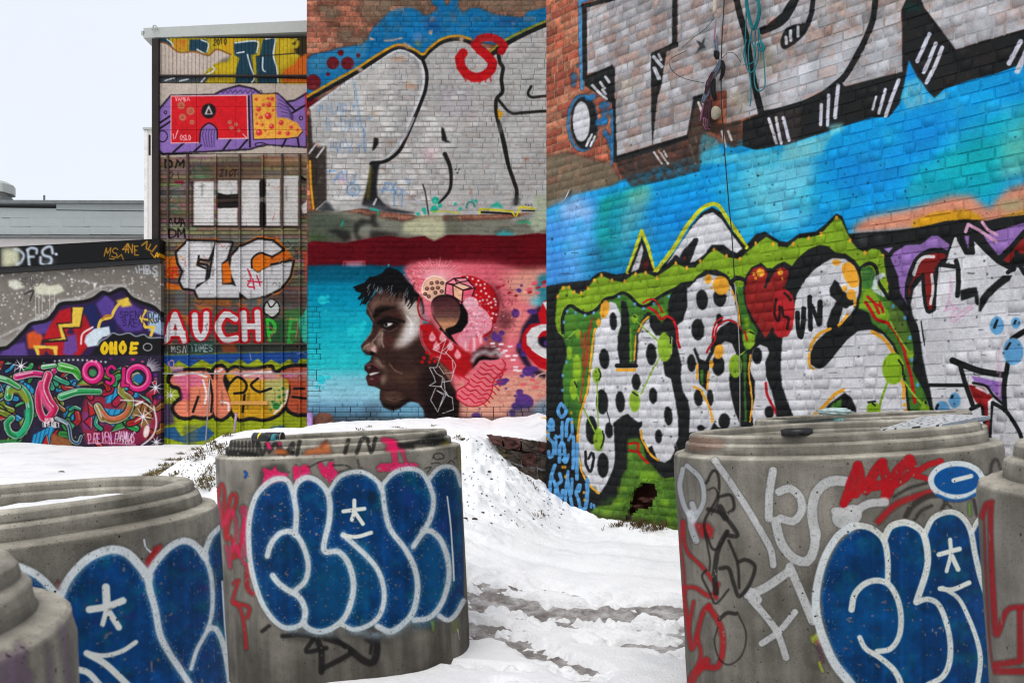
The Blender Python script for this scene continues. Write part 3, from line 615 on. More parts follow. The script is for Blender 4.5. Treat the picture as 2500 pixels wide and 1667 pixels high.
    T(ZI); L.s_('790 1000 860 955 920 970 950 1040 960 1130 1060 1290', 34, BLK, 1); L.f('800 990 870 985 925 1040 910 1170 810 1200', (62, 116, 50), 2); L.s_('1000 1065 940 1100 930 1180', 42, (206, 216, 218), 2.5, .8)
    T(ZK)
    for p, w in (('840 150 890 230 940 310 1050 350 1120 430 1190 560 1230 700 1270 850 1290 980 1312 1105', 30), ('860 95 920 160 965 255', 26), ('975 150 1005 245', 24), ('930 160 1000 200', 20)): L.s_(p, w, (196, 20, 26), 1)
    for p, w in (('1070 330 1150 470 1250 630', 18), ('1050 910 1010 1010 970 1140', 20), ('1210 910 1290 1020 1370 1110', 20)): L.s_(p, w, (146, 184, 50), 1)
    L.e(1265, 650, 40, 40, GRN, 0, 2)
    L.e(1105, 782, 105, 152, (140, 180, 34)); L.f('850 1140 880 1100 950 1110 980 1160 985 1260 850 1260', (140, 180, 34), sm=0); L.f('1355 1180 1390 1090 1430 1090 1470 1150 1472 1260 1355 1260', (140, 180, 34))
    for p in ('1155 700 1190 760 1195 840', '865 1105 930 1095', '905 1115 930 1135', '1410 1100 1415 1115'): L.s_(p, 18, BLK, 1)
    for x, y in ((1100, 190), (1215, 300), (1265, 488), (1280, 700), (1335, 940), (1440, 1115)): L.e(x, y, 15, 22, (92, 166, 222))
    # black column, purple, dark red and the silver field at the far right
    L.z(0, 0, 1)
    L.f(S2(ZK, '1050 60 1160 -10 1240 180 1270 230 1330 300 1370 450 1390 650 1420 850 1450 950 1480 1090 1515 1260 1480 1260 1400 1000 1290 800 1300 640 1282 430 1220 270 1150 180 1080 120'), BLK, 1)
    T(ZI)
    L.f('1075 900 1110 850 1220 780 1370 770 1470 688 1530 690 1645 775 1620 832 1560 800 1400 850 1330 920 1290 1000 1230 1200 1215 1290 1245 1362 1170 1240 1150 1080', (152, 112, 182), 1, var=.1)
    L.f('1010 812 1100 800 1060 852', (166, 130, 200), 1)
    L.z(0, 0, 1)
    L.f(S2(ZI, '1700 690 1640 850 1610 950 1550 985 1500 1010 1510 1200 1500 1400 1440 1430 1400 1300 1390 1090 1300 1200 1270 1350 1290 1450 1350 1568')+S2(ZK, '1380 650 1420 850 1460 1000 1500 1260 1500 1900 4600 1900')+S2(ZI, '4700 500 2800 860 2352 985 2210 1000 2000 832 1900 742 1860 742 1850 850 1800 860'), SIL, 1, var=.08)
    T(ZI)
    L.f('1780 690 1830 690 1820 820', (150, 110, 178), 1); L.f('1970 690 2100 640 2352 566 2600 520 2600 600 2352 660 2110 880 2000 745', (152, 112, 182), 1)
    L.f('2125 905 2230 800 2352 690 2900 560 2900 760 2400 880 2290 850 2200 962', DRED, 1)
    for p, w in (('1890 715 2000 830 2110 930 2250 1005', 56), ('1715 690 1800 850 1865 850 1850 700', 42), ('2110 930 2210 830 2352 660 2500 540', 50), ('2280 850 2320 980 2360 1050 2500 1000', 46)): L.s_(p, w, BLK, 1, sm=0)
    L.f('1320 1040 1350 940 1450 862 1590 850 1612 892 1560 920 1500 1000 1480 1100 1492 1250 1480 1400 1440 1415 1410 1300 1400 1080 1330 1090 1280 1180 1250 1290 1248 1200', DRED, 1)
    for p, w in (('1610 850 1500 822 1400 850 1320 920 1280 1000 1235 1150 1230 1270', 34), ('1385 1060 1398 1250 1430 1410 1490 1395', 34), ('1520 1000 1502 1200 1495 1390', 34), ('1545 965 1690 985', 42), ('1705 930 1722 1000 1726 1150 1716 1262', 46), ('1380 1070 1320 1110 1270 1200', 26)): L.s_(p, w, BLK, 1)
    for p, w in (('1490 890 1400 895 1340 950 1300 1060', 32), ('1470 1060 1482 1200 1460 1340', 28), ('1330 1180 1310 1290 1300 1370', 26), ('1760 930 1770 1160', 24), ('1700 720 1650 870', 30)): L.s_(p, w, (226, 226, 226), 1, .9)
    L.f('1740 1212 1820 1190 1902 1180 1922 1300 1922 1362 1890 1345 1880 1272 1752 1312', BLK, 1); L.f('1918 1410 1930 1290 2000 1200 2150 1070 2235 1068 2222 1110 2100 1202 2020 1282 1940 1415', BLK, 1)
    L.s_('2200 1040 2260 1000', 40, BLK, 1)
    for p in ('1650 1090 1645 1250 1605 1400', '1590 1410 1690 1380 1650 1480 1680 1520', '1690 1460 1780 1400 1860 1350', '1640 1330 1720 1390', '1700 1500 1860 1380'): L.s_(p, 20, (222, 172, 200), 1.5, .75)
    L.s_('2085 745 1930 640 1820 580 1795 650', 32, (216, 162, 192), 1, sm=0); L.s_('1955 560 2005 632 2095 680', 30, (216, 162, 192), 1, sm=0)
    T(ZK)
    L.s_('1450 940 1790 942', 34, BLK, 1)
    L.f('1850 850 2145 912 2142 1110 2050 1000 1980 940 1880 905', (150, 108, 184), 1); L.f('1820 935 1960 965 2055 1050 2010 1100 2025 1300 2025 1460 1980 1400 1960 1150 1900 1110 1858 1050', (148, 26, 28), 1)
    for p, w in (('1670 705 1790 755 1950 810 2170 845', 60), ('2200 730 2165 950 2170 1180', 48), ('1745 760 1800 950 1870 1150', 44), ('1845 1170 1930 1130', 38), ('1955 1150 1975 1300 2020 1470', 30), ('2055 1110 2180 1190 2300 1370 2345 1500', 38), ('1870 920 1990 950 2060 1040 2150 1120', 26), ('2050 1110 2035 1300 2030 1440', 26), ('2240 500 2352 430 2600 300', 52), ('1370 330 1400 560', 12)): L.s_(p, w, BLK, 1)
    for p, w in (('1900 960 1960 990 2010 1015', 26), ('2022 1100 2020 1250', 26), ('1330 300 1380 520 1440 830', 18), ('2230 800 2200 960', 24)): L.s_(p, w, (228, 228, 230), 1, .8)
    for x, y, rx, ry in ((2095, 372, 68, 88), (2275, 346, 45, 56), (2250, 620, 96, 130), (1690, 1086, 55, 74), (1572, 1170, 70, 78)): L.e(x, y, rx, ry, (96, 160, 206))
    for p, w in (('2098 322 2068 390', 26), ('2275 325 2262 350', 22), ('2220 540 2185 595', 24), ('1670 1045 1662 1058', 26), ('1530 1130 1515 1165', 26)): L.s_(p, w, BLK, 1)
    L.s_('2115 570 2100 820', 20, (224, 170, 200), 2, .5); L.s_('2130 750 2115 1060', 22, (224, 170, 200), 2, .5)
    # pale blue column of letters at the wall's corner
    T(ZL)
    B = (92, 162, 218)
    for p, w in (('1060 -60 1030 0 1060 70 1110 20 1080 -40', 34), ('965 100 940 150 975 170 985 130 968 95', 40), ('985 190 940 200 940 270 985 320 985 420 950 455 940 400', 34), ('1010 250 1010 420', 30), ('1000 270 1070 250', 28), ('1070 120 1065 300', 32), ('1045 500 1050 340 1085 330 1100 500', 34), ('1055 430 1100 420', 24), ('1130 90 1110 150 1110 250', 36), ('1160 90 1165 220 1130 290', 30), ('1180 260 1175 560', 34), ('1215 330 1212 660', 36), ('1180 480 1215 470', 28), ('1130 430 1110 500 1080 480', 30),
                 ('1000 530 965 640 950 790', 36), ('970 640 1005 720 1000 840', 30), ('1045 610 1060 680 1020 720 1030 790 1060 850 1075 770', 34), ('1125 590 1110 720 1100 900', 32), ('1120 660 1165 930', 32), ('1165 660 1160 800', 30), ('1230 720 1205 790 1230 870 1245 960', 34), ('1245 720 1230 780', 30), ('1310 670 1310 800 1290 940 1230 960', 40), ('1350 900 1345 930', 26), ('1375 910 1378 935', 24)): L.s_(p, w, B, 1)
    for x, y in ((930, 215), (930, 280), (1160, 30), (1165, 120), (1078, 548), (1100, 548), (1100, 640), (1280, 790), (1282, 860)): L.e(x, y, 10, 16, ORG)
    # dark pits, missing flakes and drips over the whole piece
    L.z(0, 0, 1)
    for _ in range(420):
        x, y = rs.uniform(1345, 2600), rs.uniform(330, 1180); L.e(x, y, rs.uniform(.8, 2.6), rs.uniform(.8, 3.6), (26, 26, 26), 0, .6, .75)
    for _ in range(70):
        x, y = rs.uniform(1345, 2600), rs.uniform(560, 1100); k = rs.uniform(6, 26); L.s_([x, y, x+k, y+rs.uniform(-1, 1)], 1.6, (44, 44, 44), .7, .7)
    # the cut-off red and white letter that the mural behind carries is on the other wall
    return L
# ================================================================= painting: the tall frontal brick wall with the portrait
def paint_mural_wall():
    L = Layer(700, -420, 1620, 1120)
    T = lambda Z: L.z(*Z)
    T(ZC)
    for p in ('560 -20 1150 -60 1140 120 900 90 760 180 620 240 520 120', '330 260 480 250 500 400 380 420 330 340', '1480 -60 2320 -60 2320 100 2100 150 1780 110 1680 60 1520 120', '100 60 300 40 380 160 220 200', '560 300 640 320 600 440 450 430', '1150 20 1220 0 1250 130 1150 150'):
        L.f(p, (146, 128, 102), 9, .8, wear=.2, br=.35)
    L.f('0 -900 2600 -900 2600 -60 0 -60', (140, 118, 96), 30, .5, wear=.4, br=.6)
    bl = '30 570 100 520 250 490 380 450 560 430 620 380 640 310 680 250 760 180 830 110 920 75 1040 80 1120 110 1150 150 1230 130 1290 80 1230 40 1215 -40 1345 -40 1370 60 1400 30 1395 -40 1495 -40 1480 60 1530 120 1600 80 1690 75 1760 110 1850 140 2000 160 2100 170 2150 110 2320 75 2900 -120 2900 210 2320 250 2000 400 1900 440 1600 400 1400 380 1250 440 1150 540 1060 500 950 470 850 500 700 570 500 700 300 800 160 880 30 940'
    L.f(bl, (8, 112, 172), 2, .95, wear=.12, var=.15)
    L.f('640 330 900 380 1150 340 1150 500 1000 430 850 450 700 540 560 640 620 450', (0, 98, 158), 5, .6)
    L.f('1150 190 1300 160 1300 300 1180 300', (22, 60, 120), 8, .5)
    L.f('1820 150 2100 170 2080 230 1900 260', (30, 60, 110), 8, .5)
    L.f('60 560 380 470 620 440 600 560 400 640 200 700 50 740', (70, 140, 172), 6, .6, br=.4)
    for p in ('770 385 860 380 940 355 960 370 860 395 780 400', '630 350 700 385 640 390', '1200 300 1240 290 1230 340 1200 330'): L.f(p, (200, 160, 140), 1.5, .85)
    L.f('1390 130 1470 150 1480 230 1400 200', (92, 108, 122), 5, .6)
    L.e(1100, 360, 50, 50, (92, 124, 170), 0, 5, .7); L.f('1060 400 1130 390 1120 460 1080 440', (190, 150, 40), 4, .5)
    for x, y, r in ((95, 790, 76), (285, 605, 60), (425, 608, 62), (360, 508, 30), (530, 532, 20), (238, 713, 20)): L.e(x, y, r, r, (100, 22, 30), 0, 1.2)
    L.f('30 900 160 900 150 960 60 1040 30 1040', (96, 14, 24), 2)
    # silver body of the letters
    L.z(0, 0, 1)
    L.f(S2(ZC, '66 1035 160 960 400 800 600 660 780 545 880 480 960 478 1060 520 1140 590 1180 510 1280 430 1400 385 1500 385 1600 430 1700 520 1850 520 1880 500 2000 400 2320 245 3300 -150')+S2(ZD, '3300 850 2210 860 1700 880 1250 890 1100 890 800 850 560 820 300 860 130 835 220 740 215 225 85 190 75 0'), (182, 181, 178), 1.5, .97, wear=.05, var=.1)
    T(ZC)
    for p, c, a in (('330 820 600 680 700 760 560 1000 300 1000', (198, 196, 190), .6), ('850 900 1080 860 1050 1100 950 1300 760 1350 700 1100', (168, 168, 168), .6), ('1300 850 1550 850 1640 980 1560 1130 1320 1120', (172, 164, 172), .6), ('1900 600 2320 500 2320 860 1950 850', (166, 166, 160), .6), ('1280 1180 1560 1250 1800 1568 1400 1568', (186, 186, 182), .5)): L.f(p, c, 16, a)
    for p in ('700 640 820 600 800 720 690 730', '620 760 850 740 900 830 700 850', '560 1010 760 990 850 1100 720 1130 560 1090', '930 740 1080 740 1090 820 960 830', '820 1130 900 1140 860 1170'): L.f(p, (206, 203, 196), 3, .8, br=.4)
    for p in ('900 545 980 545 960 590 820 580', '1050 680 1090 690 1070 720', '1010 780 1100 830 1050 850 950 830', '820 1340 850 1360 835 1400 815 1390', '660 1080 760 1060 700 1120', '860 640 890 650 875 680'): L.f(p, (176, 138, 112), 3, .8)
    T(ZD)
    for p in ('2090 340 2150 330 2170 370 2110 360', '1590 620 1620 640 1610 700 1590 680', '990 700 1080 640 1050 740', '740 430 790 440 770 490', '2240 390 2280 380 2270 410', '1750 390 1780 390 1765 430'): L.f(p, (150, 100, 76), 2.5, .75)
    rg0 = np.random.default_rng(77)
    L.z(740, 0, 1)
    for _ in range(260):
        x, y = rg0.uniform(20, 580), rg0.uniform(120, 500); w = rg0.uniform(4, 26)
        if y > 300-.55*x or x > 180: L.s_([x, y, x+w*.5, y+rg0.uniform(-2, 2), x+w, y+rg0.uniform(-2.5, 2.5)], rg0.uniform(.8, 2.2), [(120, 108, 96), (146, 136, 124), (96, 88, 80), (158, 126, 104)][rg0.integers(4)], .8, .55)
    for _ in range(150):
        x, y = rg0.choice([60, 110, 170, 300, 240])+rg0.normal(0, 40), rg0.choice([230, 300, 380, 430, 460])+rg0.normal(0, 24); y = round(y/12.9)*12.9
        if 15 < x < 560 and (y > 300-.55*x): L.f([x, y+1.5, x+rg0.uniform(12, 26), y+1.5, x+22, y+11, x+1, y+11.4], (212, 209, 204), 1, .7); L.s_([x-2, y+12.4, x+24, y+12.4], 1.5, (128, 122, 114), .7, .7)
    for _ in range(40):
        x, y = rg0.uniform(40, 560), rg0.uniform(180, 470); L.e(x, y, rg0.uniform(6, 30), rg0.uniform(4, 16), [(164, 163, 160), (200, 199, 196), (172, 166, 158)][rg0.integers(3)], 0, 8, .4)
    T(ZD)
    L.f('1150 240 1290 240 1230 380 1160 370', (214, 176, 180), 8, .55)
    L.f('1500 300 1800 280 2000 600 1700 700 1450 560', (178, 178, 174), 14, .5)
    # whitish inner edge, yellow and black contour
    T(ZC)
    L.s_('70 1035 400 800 600 665 800 530 900 490 990 500 1090 560 1140 640 1155 760 1130 900 1080 1020 1000 1200', 26, (212, 214, 218), 1.5, .8)
    L.s_('880 510 960 510 1050 560 1100 640 1110 760 1070 900', 18, (140, 142, 146), 4, .6)
    L.s_('40 960 300 815 500 700 700 570 850 475 950 455 1060 500 1140 560 1200 500 1330 405 1480 375 1600 410 1720 510', 38, (30, 30, 30), 1.4)
    L.s_('1780 540 1880 470 2000 390 2320 240 2900 20', 42, (30, 30, 30), 1.4)
    L.s_('40 925 300 775 500 665 700 535 850 450 930 432 1050 470 1145 522 1200 470 1330 375 1480 346 1600 375', 24, (204, 142, 26), 1.4)
    L.s_('1780 500 1870 430 2000 350 2320 205 2900 -20', 22, (150, 140, 30), 1.6)
    for p in ('490 640 560 650 590 690 540 690', '950 400 1000 420 1040 450 990 470', '1490 360 1540 350 1530 400 1500 410'): L.f(p, (190, 168, 146), 2, .9)
    L.s_('1140 560 1182 700 1172 850 1120 1000 1050 1170 980 1330 930 1430 860 1500 780 1545 650 1568', 33, (28, 28, 28), 1.3)
    L.s_('1060 1130 980 1300 900 1400 800 1500 660 1540', 20, (214, 216, 220), 2, .7)
    T(ZD)
    L.f('650 365 735 362 716 480 705 600 710 700 780 780 850 822 1100 862 1000 868 800 850 560 785 600 650 630 500', (30, 30, 32), 2); L.f('640 420 660 420 630 720 605 740', (120, 108, 30), 3, .8)
    L.f('560 790 700 760 800 800 950 850 700 850 520 830', (96, 98, 106), 8, .7)
    L.f('678 140 715 145 724 170 715 210 690 250 660 272', (28, 28, 28), 1); L.f('1320 40 1345 50 1378 160 1372 192 1325 165', (30, 30, 30), 1.3)
    L.e(1385, 180, 12, 10, (30, 30, 30)); L.e(1405, 188, 7, 6, (30, 30, 30))
    L.s_('1355 300 1392 380 1410 450 1416 550 1402 640 1360 705 1300 765', 42, (30, 30, 30), 1.5, w2=22)
    for x, y in ((1458, 445), (1492, 445), (1475, 478), (2130, 782), (2155, 788), (2182, 784)): L.e(x, y, 8, 8, (34, 34, 34))
    L.s_('1145 590 1165 650 1180 740 1200 880', 14, (44, 36, 34), 1.5, .9)
    T(ZC)
    L.s_('1860 470 1882 600 1912 650 1896 760 1906 880 1848 955 1850 1100 1890 1250 1932 1450 1960 1568', 36, (30, 30, 30), 1.3)
    T(ZD); L.s_('1870 0 1925 200 1962 400 2012 550 2042 650 2035 770', 36, (30, 30, 30), 1.3); L.f('2020 700 2060 690 2080 780 1990 800', (60, 62, 60), 4, .8)
    T(ZC)
    L.s_('1862 950 1980 1078 2100 1080 2320 1065 2800 1050', 28, (34, 34, 34), 1.5); L.s_('2180 830 2150 895 2190 932 2320 920 2700 900', 26, (34, 34, 34), 1.4); L.f('1855 1035 1918 1088 1870 1155', (206, 146, 30), 1.4)
    L.s_('1960 1100 1900 1180 1880 1250', 40, (130, 130, 128), 6, .5)
    # red spray loop
    L.s_('1530 510 1495 560 1510 640 1560 710 1640 745 1730 725 1800 665 1812 600 1760 535 1690 480', 88, (182, 18, 24), 1.6); L.s_('1690 480 1640 430 1690 375 1790 360 1880 395 1920 440 1895 490', 78, (172, 20, 26), 1.6)
    for x in (1550, 1600, 1680, 1740, 1790): L.s_([x, 740, x+6, 790-abs(x-1680)*.1], 18, (182, 18, 24), 2, .7)
    # faint blue writing
    tb = (96, 140, 190)
    L.text('HAPY', 225, 985, 110, 60, 13, tb, .5, 2.); L.text('B-DAY', 215, 1140, 110, 58, 13, tb, .5, 2.)
    L.s_('160 1020 150 1060', 22, tb, 1.5, .6); L.s_('180 1010 172 1040', 14, tb, 1.5, .6); L.s_('490 790 515 960 560 1220', 20, (110, 150, 185), 2, .65); L.s_('620 1140 650 1130', 16, tb, 2, .6)
    L.s_('580 1240 590 1450', 22, tb, 2, .6); L.s_('560 1380 520 1420', 16, tb, 2, .5); L.text('HAV', 260, 1350, 90, 60, 16, (120, 156, 196), .55, 1.5)
    T(ZD)
    L.s_('220 465 300 460', 20, tb, 1.6, .7); L.text('AU', 300, 470, 100, 90, 22, tb, .65, 1.5); L.e(380, 540, 40, 50, (206, 170, 190), 0, 5, .5); L.er(480, 640, 62, 55, 16, tb, 1.5, .65); L.er(480, 650, 28, 26, 12, tb, 1.5, .6)
    L.text('PX', 755, 570, 90, 60, 14, tb, .7, 1.3, .2); L.s_('740 650 870 640', 12, tb, 1.3, .7); L.s_('870 640 870 790', 14, tb, 1.3, .7); L.er(915, 660, 22, 36, 12, tb, 1.3, .7); L.s_('950 630 945 800', 12, tb, 1.3, .7); L.s_('955 640 1110 770', 10, (130, 150, 200), 1.3, .6); L.s_('985 530 1010 590 1020 540', 12, tb, 1.3, .6)
    # dark left margin with hatching and an orange drip
    L.f('40 -80 78 -40 85 190 140 240 222 225 222 745 130 832 92 835 62 450 45 300', (52, 46, 42), 2, .95, br=.25)
    for p in ('60 290 120 210', '130 330 200 235', '130 830 215 755', '160 840 230 770', '675 780 700 730'): L.s_(p, 20, (205, 205, 205), 1.3, .85)
    L.s_('65 370 75 600 98 820', 24, (212, 146, 28), 1.3)
    L.f('130 835 215 745 260 780 310 850 180 850', (44, 46, 50), 3, .9)
    # band of grey, cream and green patches
    L.f('50 860 400 840 650 885 950 935 1500 930 2000 910 2330 850 3300 850 3300 1100 2000 1110 950 1110 400 1170 50 1160', (122, 124, 110), 3, .95)
    L.f('48 850 300 870 480 930 460 1060 400 1140 50 1140', (72, 80, 66), 6, .9); L.f('60 1050 220 1090 260 1140 60 1150', (58, 78, 44), 6, .8)
    for p in ('480 960 560 910 640 930 680 880 700 950 745 990 690 1000 620 960 540 1000 520 1060 580 1130 520 1130 480 1040', '640 1040 700 1030 920 1060 920 1080 760 1090 640 1110', '210 1040 320 1010 450 1050 460 1120 400 1130 300 1060', '640 880 690 870 700 920 650 930'): L.f(p, (34, 34, 32), 4, .9)
    L.f('560 1000 640 990 630 1080 560 1060', (130, 132, 120), 4, .6)
    L.f('1010 930 1100 890 1340 870 1360 1060 1260 1130 1120 1070 950 1050 960 960', (190, 188, 152), 4, .9, br=.25); L.f('1370 880 1480 890 1500 1050 1380 1060', (98, 98, 82), 5, .8, br=.3)
    L.f('2210 690 2330 690 3200 690 3200 1000 2330 1000 2220 1050 2150 960 2200 850', (166, 176, 150), 3, .95); L.f('2000 910 2200 850 2210 900 2050 930 1980 960', (150, 152, 150), 3, .8)
    L.e(1930, 1075, 90, 45, (40, 160, 165), 0, 4, .8); L.s_('2060 960 2110 940 2170 960', 22, (40, 160, 110), 2, .8); L.s_('1830 1060 1900 1010 2000 1030', 30, (78, 82, 76), 5, .7)
    tl = (20, 166, 138)
    for x, y, r in ((1265, 742, 36), (1255, 825, 36), (1310, 790, 22), (1455, 775, 15), (1505, 820, 17), (1652, 750, 16), (1620, 740, 12), (1155, 830, 22), (1165, 860, 16), (1100, 870, 18)): L.e(x, y, r, r, tl, 0, 1.2, .9)
    L.e(1262, 742, 12, 12, (90, 190, 170)); L.s_('1560 810 1580 760 1625 765 1640 800', 16, (20, 120, 110), 1.5, .8); L.f('1770 805 1860 752 1920 812', tl, 2, .85); L.s_('650 820 710 840 720 880', 22, tl, 2, .85); L.s_('380 940 370 980', 18, tl, 2, .8)
    L.s_('1700 855 1850 860 1990 870', 20, (30, 30, 28), 1.2); L.s_('1690 865 1692 825 1850 833 2000 846 2022 890', 18, (208, 196, 36), 1.2, sm=0); L.s_('2040 890 2075 802 2205 822', 20, (208, 196, 36), 1.2, sm=0); L.s_('2095 840 2210 842', 14, (30, 30, 28), 1.2); L.s_('1230 850 1350 845 1500 865', 14, (190, 186, 40), 1.6, .8)
    # dark red band
    L.f('45 1145 100 1130 400 1150 700 1090 820 1080 1000 1102 1160 1080 1250 1135 1380 1070 1600 1070 2000 1080 2240 1055 2340 1062 3300 1040 3300 1500 45 1500', (92, 8, 18), 1.2, wear=0, var=.12)
    L.f('60 1180 700 1130 1300 1180 1900 1280 1700 1400 700 1370 60 1330', (84, 8, 18), 14, .6)
    # ---------------- portrait mural
    T(ZE)
    L.g('30 165 280 155 560 158 760 170 1050 160 1050 1470 30 1470', [(150, (0, 74, 98)), (290, (0, 92, 118)), (330, (0, 128, 158)), (480, (0, 142, 172)), (700, (8, 166, 184)), (1000, (36, 186, 192)), (1100, (120, 194, 208)), (1250, (146, 200, 216)), (1340, (118, 172, 200)), (1440, (92, 140, 164))], 3)
    L.f('45 320 400 330 620 300 640 420 300 380 45 360', (0, 118, 150), 10, .5)
    for p, w in (('60 560 520 600', 70), ('60 720 480 760', 60), ('60 880 480 930', 60)): L.s_(p, w, (60, 190, 200), 16, .28)
    rg = np.random.default_rng(9)
    for x, y, r in ((160, 450, 38), (205, 420, 14), (205, 460, 12), (190, 540, 12), (420, 710, 55), (470, 690, 45), (380, 750, 18), (460, 660, 14), (510, 640, 20), (150, 1110, 38), (115, 1170, 14), (165, 1175, 10), (210, 1090, 18), (80, 1085, 12), (710, 160, 9), (440, 760, 30)): L.e(x, y, r, r, (30, 190, 200), 0, 1.6, .85)
    for _ in range(60):
        x, y = rg.uniform(130, 480), rg.uniform(880, 1150); L.e(x, y, rg.uniform(2, 7), rg.uniform(2, 5), (60, 205, 200), 0, 1, .5)
    L.s_('332 165 334 130 514 128 514 165', 6, (200, 60, 70), 1, sm=0); L.f('350 140 500 132 505 160 420 168 350 160', (222, 170, 190), 4, .8)
    # coral side
    L.f('830 190 900 140 1050 120 1250 130 1400 140 1600 150 1750 190 1850 210 2000 190 2600 190 2600 1450 1280 1450 1200 900 1000 500 930 400', (222, 104, 116), 6, wear=0)
    L.f('1640 200 1900 190 2060 180 2060 420 1900 480 1760 450 1700 330', (226, 168, 142), 12, .8)
    L.f('1560 560 1800 700 1850 1000 1700 1050 1560 900', (226, 110, 122), 12, .8); L.f('1320 1100 1560 1080 1900 1050 2060 1000 2060 1450 1290 1460 1280 1250', (220, 160, 136), 10, .95); L.f('1620 560 1760 480 1900 560 1820 760 1650 740', (228, 140, 130), 12, .7)
    L.f('1280 130 1500 130 1760 170 1800 260 1560 260 1400 200', (206, 84, 100), 14, .6)
    for _ in range(170):
        x, y = rg.uniform(1650, 2030), rg.uniform(1080, 1400); L.s_([x, y, x+rg.uniform(-40, 40), y+rg.uniform(-14, 14)], rg.uniform(5, 14), [(228, 134, 124), (200, 120, 104), (232, 96, 108), (230, 176, 150)][rg.integers(4)], 1.5, .5)
    for _ in range(130):
        x, y = rg.uniform(830, 1060), rg.uniform(180, 400)
        if y > 190+abs(x-900)*.1: L.s_([x, y, x+rg.uniform(-16, 16), y+rg.uniform(-12, 18)], 7, [(238, 150, 158), (206, 50, 74), (244, 180, 184)][rg.integers(3)], 1.2, .6)
    for k in range(22):
        an = math.radians(198+k*7.2); L.s_([1110+math.cos(an)*70, 300+math.sin(an)*62, 1110+math.cos(an)*150, 300+math.sin(an)*130, 1110+math.cos(an)*(190+30*(k % 3)), 300+math.sin(an)*(165+20*(k % 3))], 10, (246, 206, 208), 2.2, .6, w2=3)
    # teal + purple splatter at the right edge
    for p in ('1960 240 2060 220 2060 480 1960 500 1900 470 1960 420 1930 330',): L.f(p, (20, 128, 146), 6, .85)
    L.f('1880 430 1960 400 1980 500 1900 520', (120, 200, 206), 8, .7)
    for x, y, rx, ry, c in ((1925, 310, 30, 18, 0), (1880, 360, 30, 14, 0), (1885, 385, 22, 12, 1), (1955, 345, 24, 10, 1), (2005, 300, 28, 12, 1), (2010, 330, 30, 16, 0), (1950, 390, 22, 10, 0), (1715, 390, 18, 10, 1), (1770, 415, 16, 12, 1), (1620, 345, 22, 14, 1), (1660, 330, 14, 8, 1)): L.e(x, y, rx, ry, ((226, 90, 106), (170, 22, 34))[c], -.3, 1, .9)
    dk = (40, 26, 62); pu = (84, 50, 128)
    L.f('1820 680 1900 560 1960 500 2030 520 2060 640 1900 700 1850 900 1900 1000 2060 1080 2060 1120 1900 1060 1820 960 1770 860 1800 780', (30, 26, 48), 3, .95)
    L.f('1500 730 1600 690 1700 760 1640 860 1520 840', (70, 40, 40), 8, .5)
    for x, y, rx, ry in ((1765, 560, 34, 38), (1905, 545, 44, 22), (1795, 370, 22, 18), (1815, 330, 12, 10), (1610, 765, 48, 30), (1650, 725, 26, 22), (1590, 730, 20, 16), (1520, 775, 14, 12), (1560, 1040, 12, 10), (1870, 1040, 50, 42), (1920, 1020, 36, 20), (1820, 1080, 20, 14), (1650, 1130, 46, 30), (1690, 1115, 24, 16), (1640, 1085, 14, 12), (1600, 1150, 14, 8), (1800, 1215, 30, 26), (1840, 1290, 78, 60), (1780, 1330, 50, 34), (1765, 1245, 12, 12), (1686, 1185, 10, 9), (1440, 1410, 40, 26), (1960, 1420, 60, 30), (1740, 1390, 24, 34), (1470, 1352, 8, 7), (1910, 1080, 18, 14), (1840, 880, 30, 40), (1800, 830, 24, 26)): L.e(x, y, rx, ry, pu, rg.uniform(-.4, .4), 1.2, .95)
    L.f('1700 1370 1800 1310 1920 1330 2060 1290 2060 1440 1700 1440', (52, 62, 90), 8, .6)
    L.f('1940 1290 2060 1250 2060 1420 1900 1420', (120, 168, 192), 6, .6)
    for x, y in ((1555, 803), (1505, 835), (1560, 832), (1625, 810), (1660, 865), (1700, 830), (1680, 908), (1745, 905), (1725, 940), (1750, 1000), (1745, 1025), (1780, 1030), (1600, 850), (1640, 880)): L.f([x, y, x+40, y-3, x+40, y+13, x, y+16], (244, 232, 232), 1)
    for x, y in ((1910, 1110), (1930, 1175), (1830, 1150)): L.e(x, y, 30, 14, (226, 90, 100), 0, 1.2, .8)
    L.s_('1930 1110 1960 1070 2020 1060 2015 1110 1970 1160', 12, (222, 170, 150), 1.2)
    # the cut-off red letter
    L.f('1850 690 1890 650 1970 640 1950 560 1990 490 2000 460 2110 430 2110 620 2060 720 2060 860 2600 900 2600 1040 2060 1040 1960 1010 1880 930 1815 850 1820 750', (188, 18, 28), 1)
    L.f('1855 740 1900 680 1980 650 2100 650 2100 700 2000 710 1950 760 1980 830 2100 860 2100 960 2000 930 1920 880 1860 820', (226, 222, 220), 1)
    L.f('1990 470 2110 440 2110 570 2060 600', (226, 222, 220), 1); L.e(2010, 800, 60, 45, (24, 20, 36), .4, 2); L.e(2030, 810, 30, 26, pu, .2, 1.5)
    L.s_('1960 760 1990 720 2060 700', 14, (188, 18, 28), 1); L.s_('1900 860 1990 920 2100 950', 8, (244, 240, 240), 1); L.s_('1990 480 2040 600', 6, (188, 18, 28), 1)
    # brain pieces: dotted red cap, cookie, crystal, pink cloud
    L.f('1310 260 1400 250 1500 290 1580 350 1620 440 1630 520 1600 640 1540 740 1440 760 1380 600 1430 500 1400 430 1430 340', (184, 16, 24), 1.2, sm=1)
    for p in ('1520 260 1600 330 1660 430 1640 560 1620 640 1560 740 1500 760 1580 650 1620 520 1600 400', '1640 560 1700 520 1760 600 1700 700 1620 690'): L.f(p, (70, 26, 34), 8, .7)
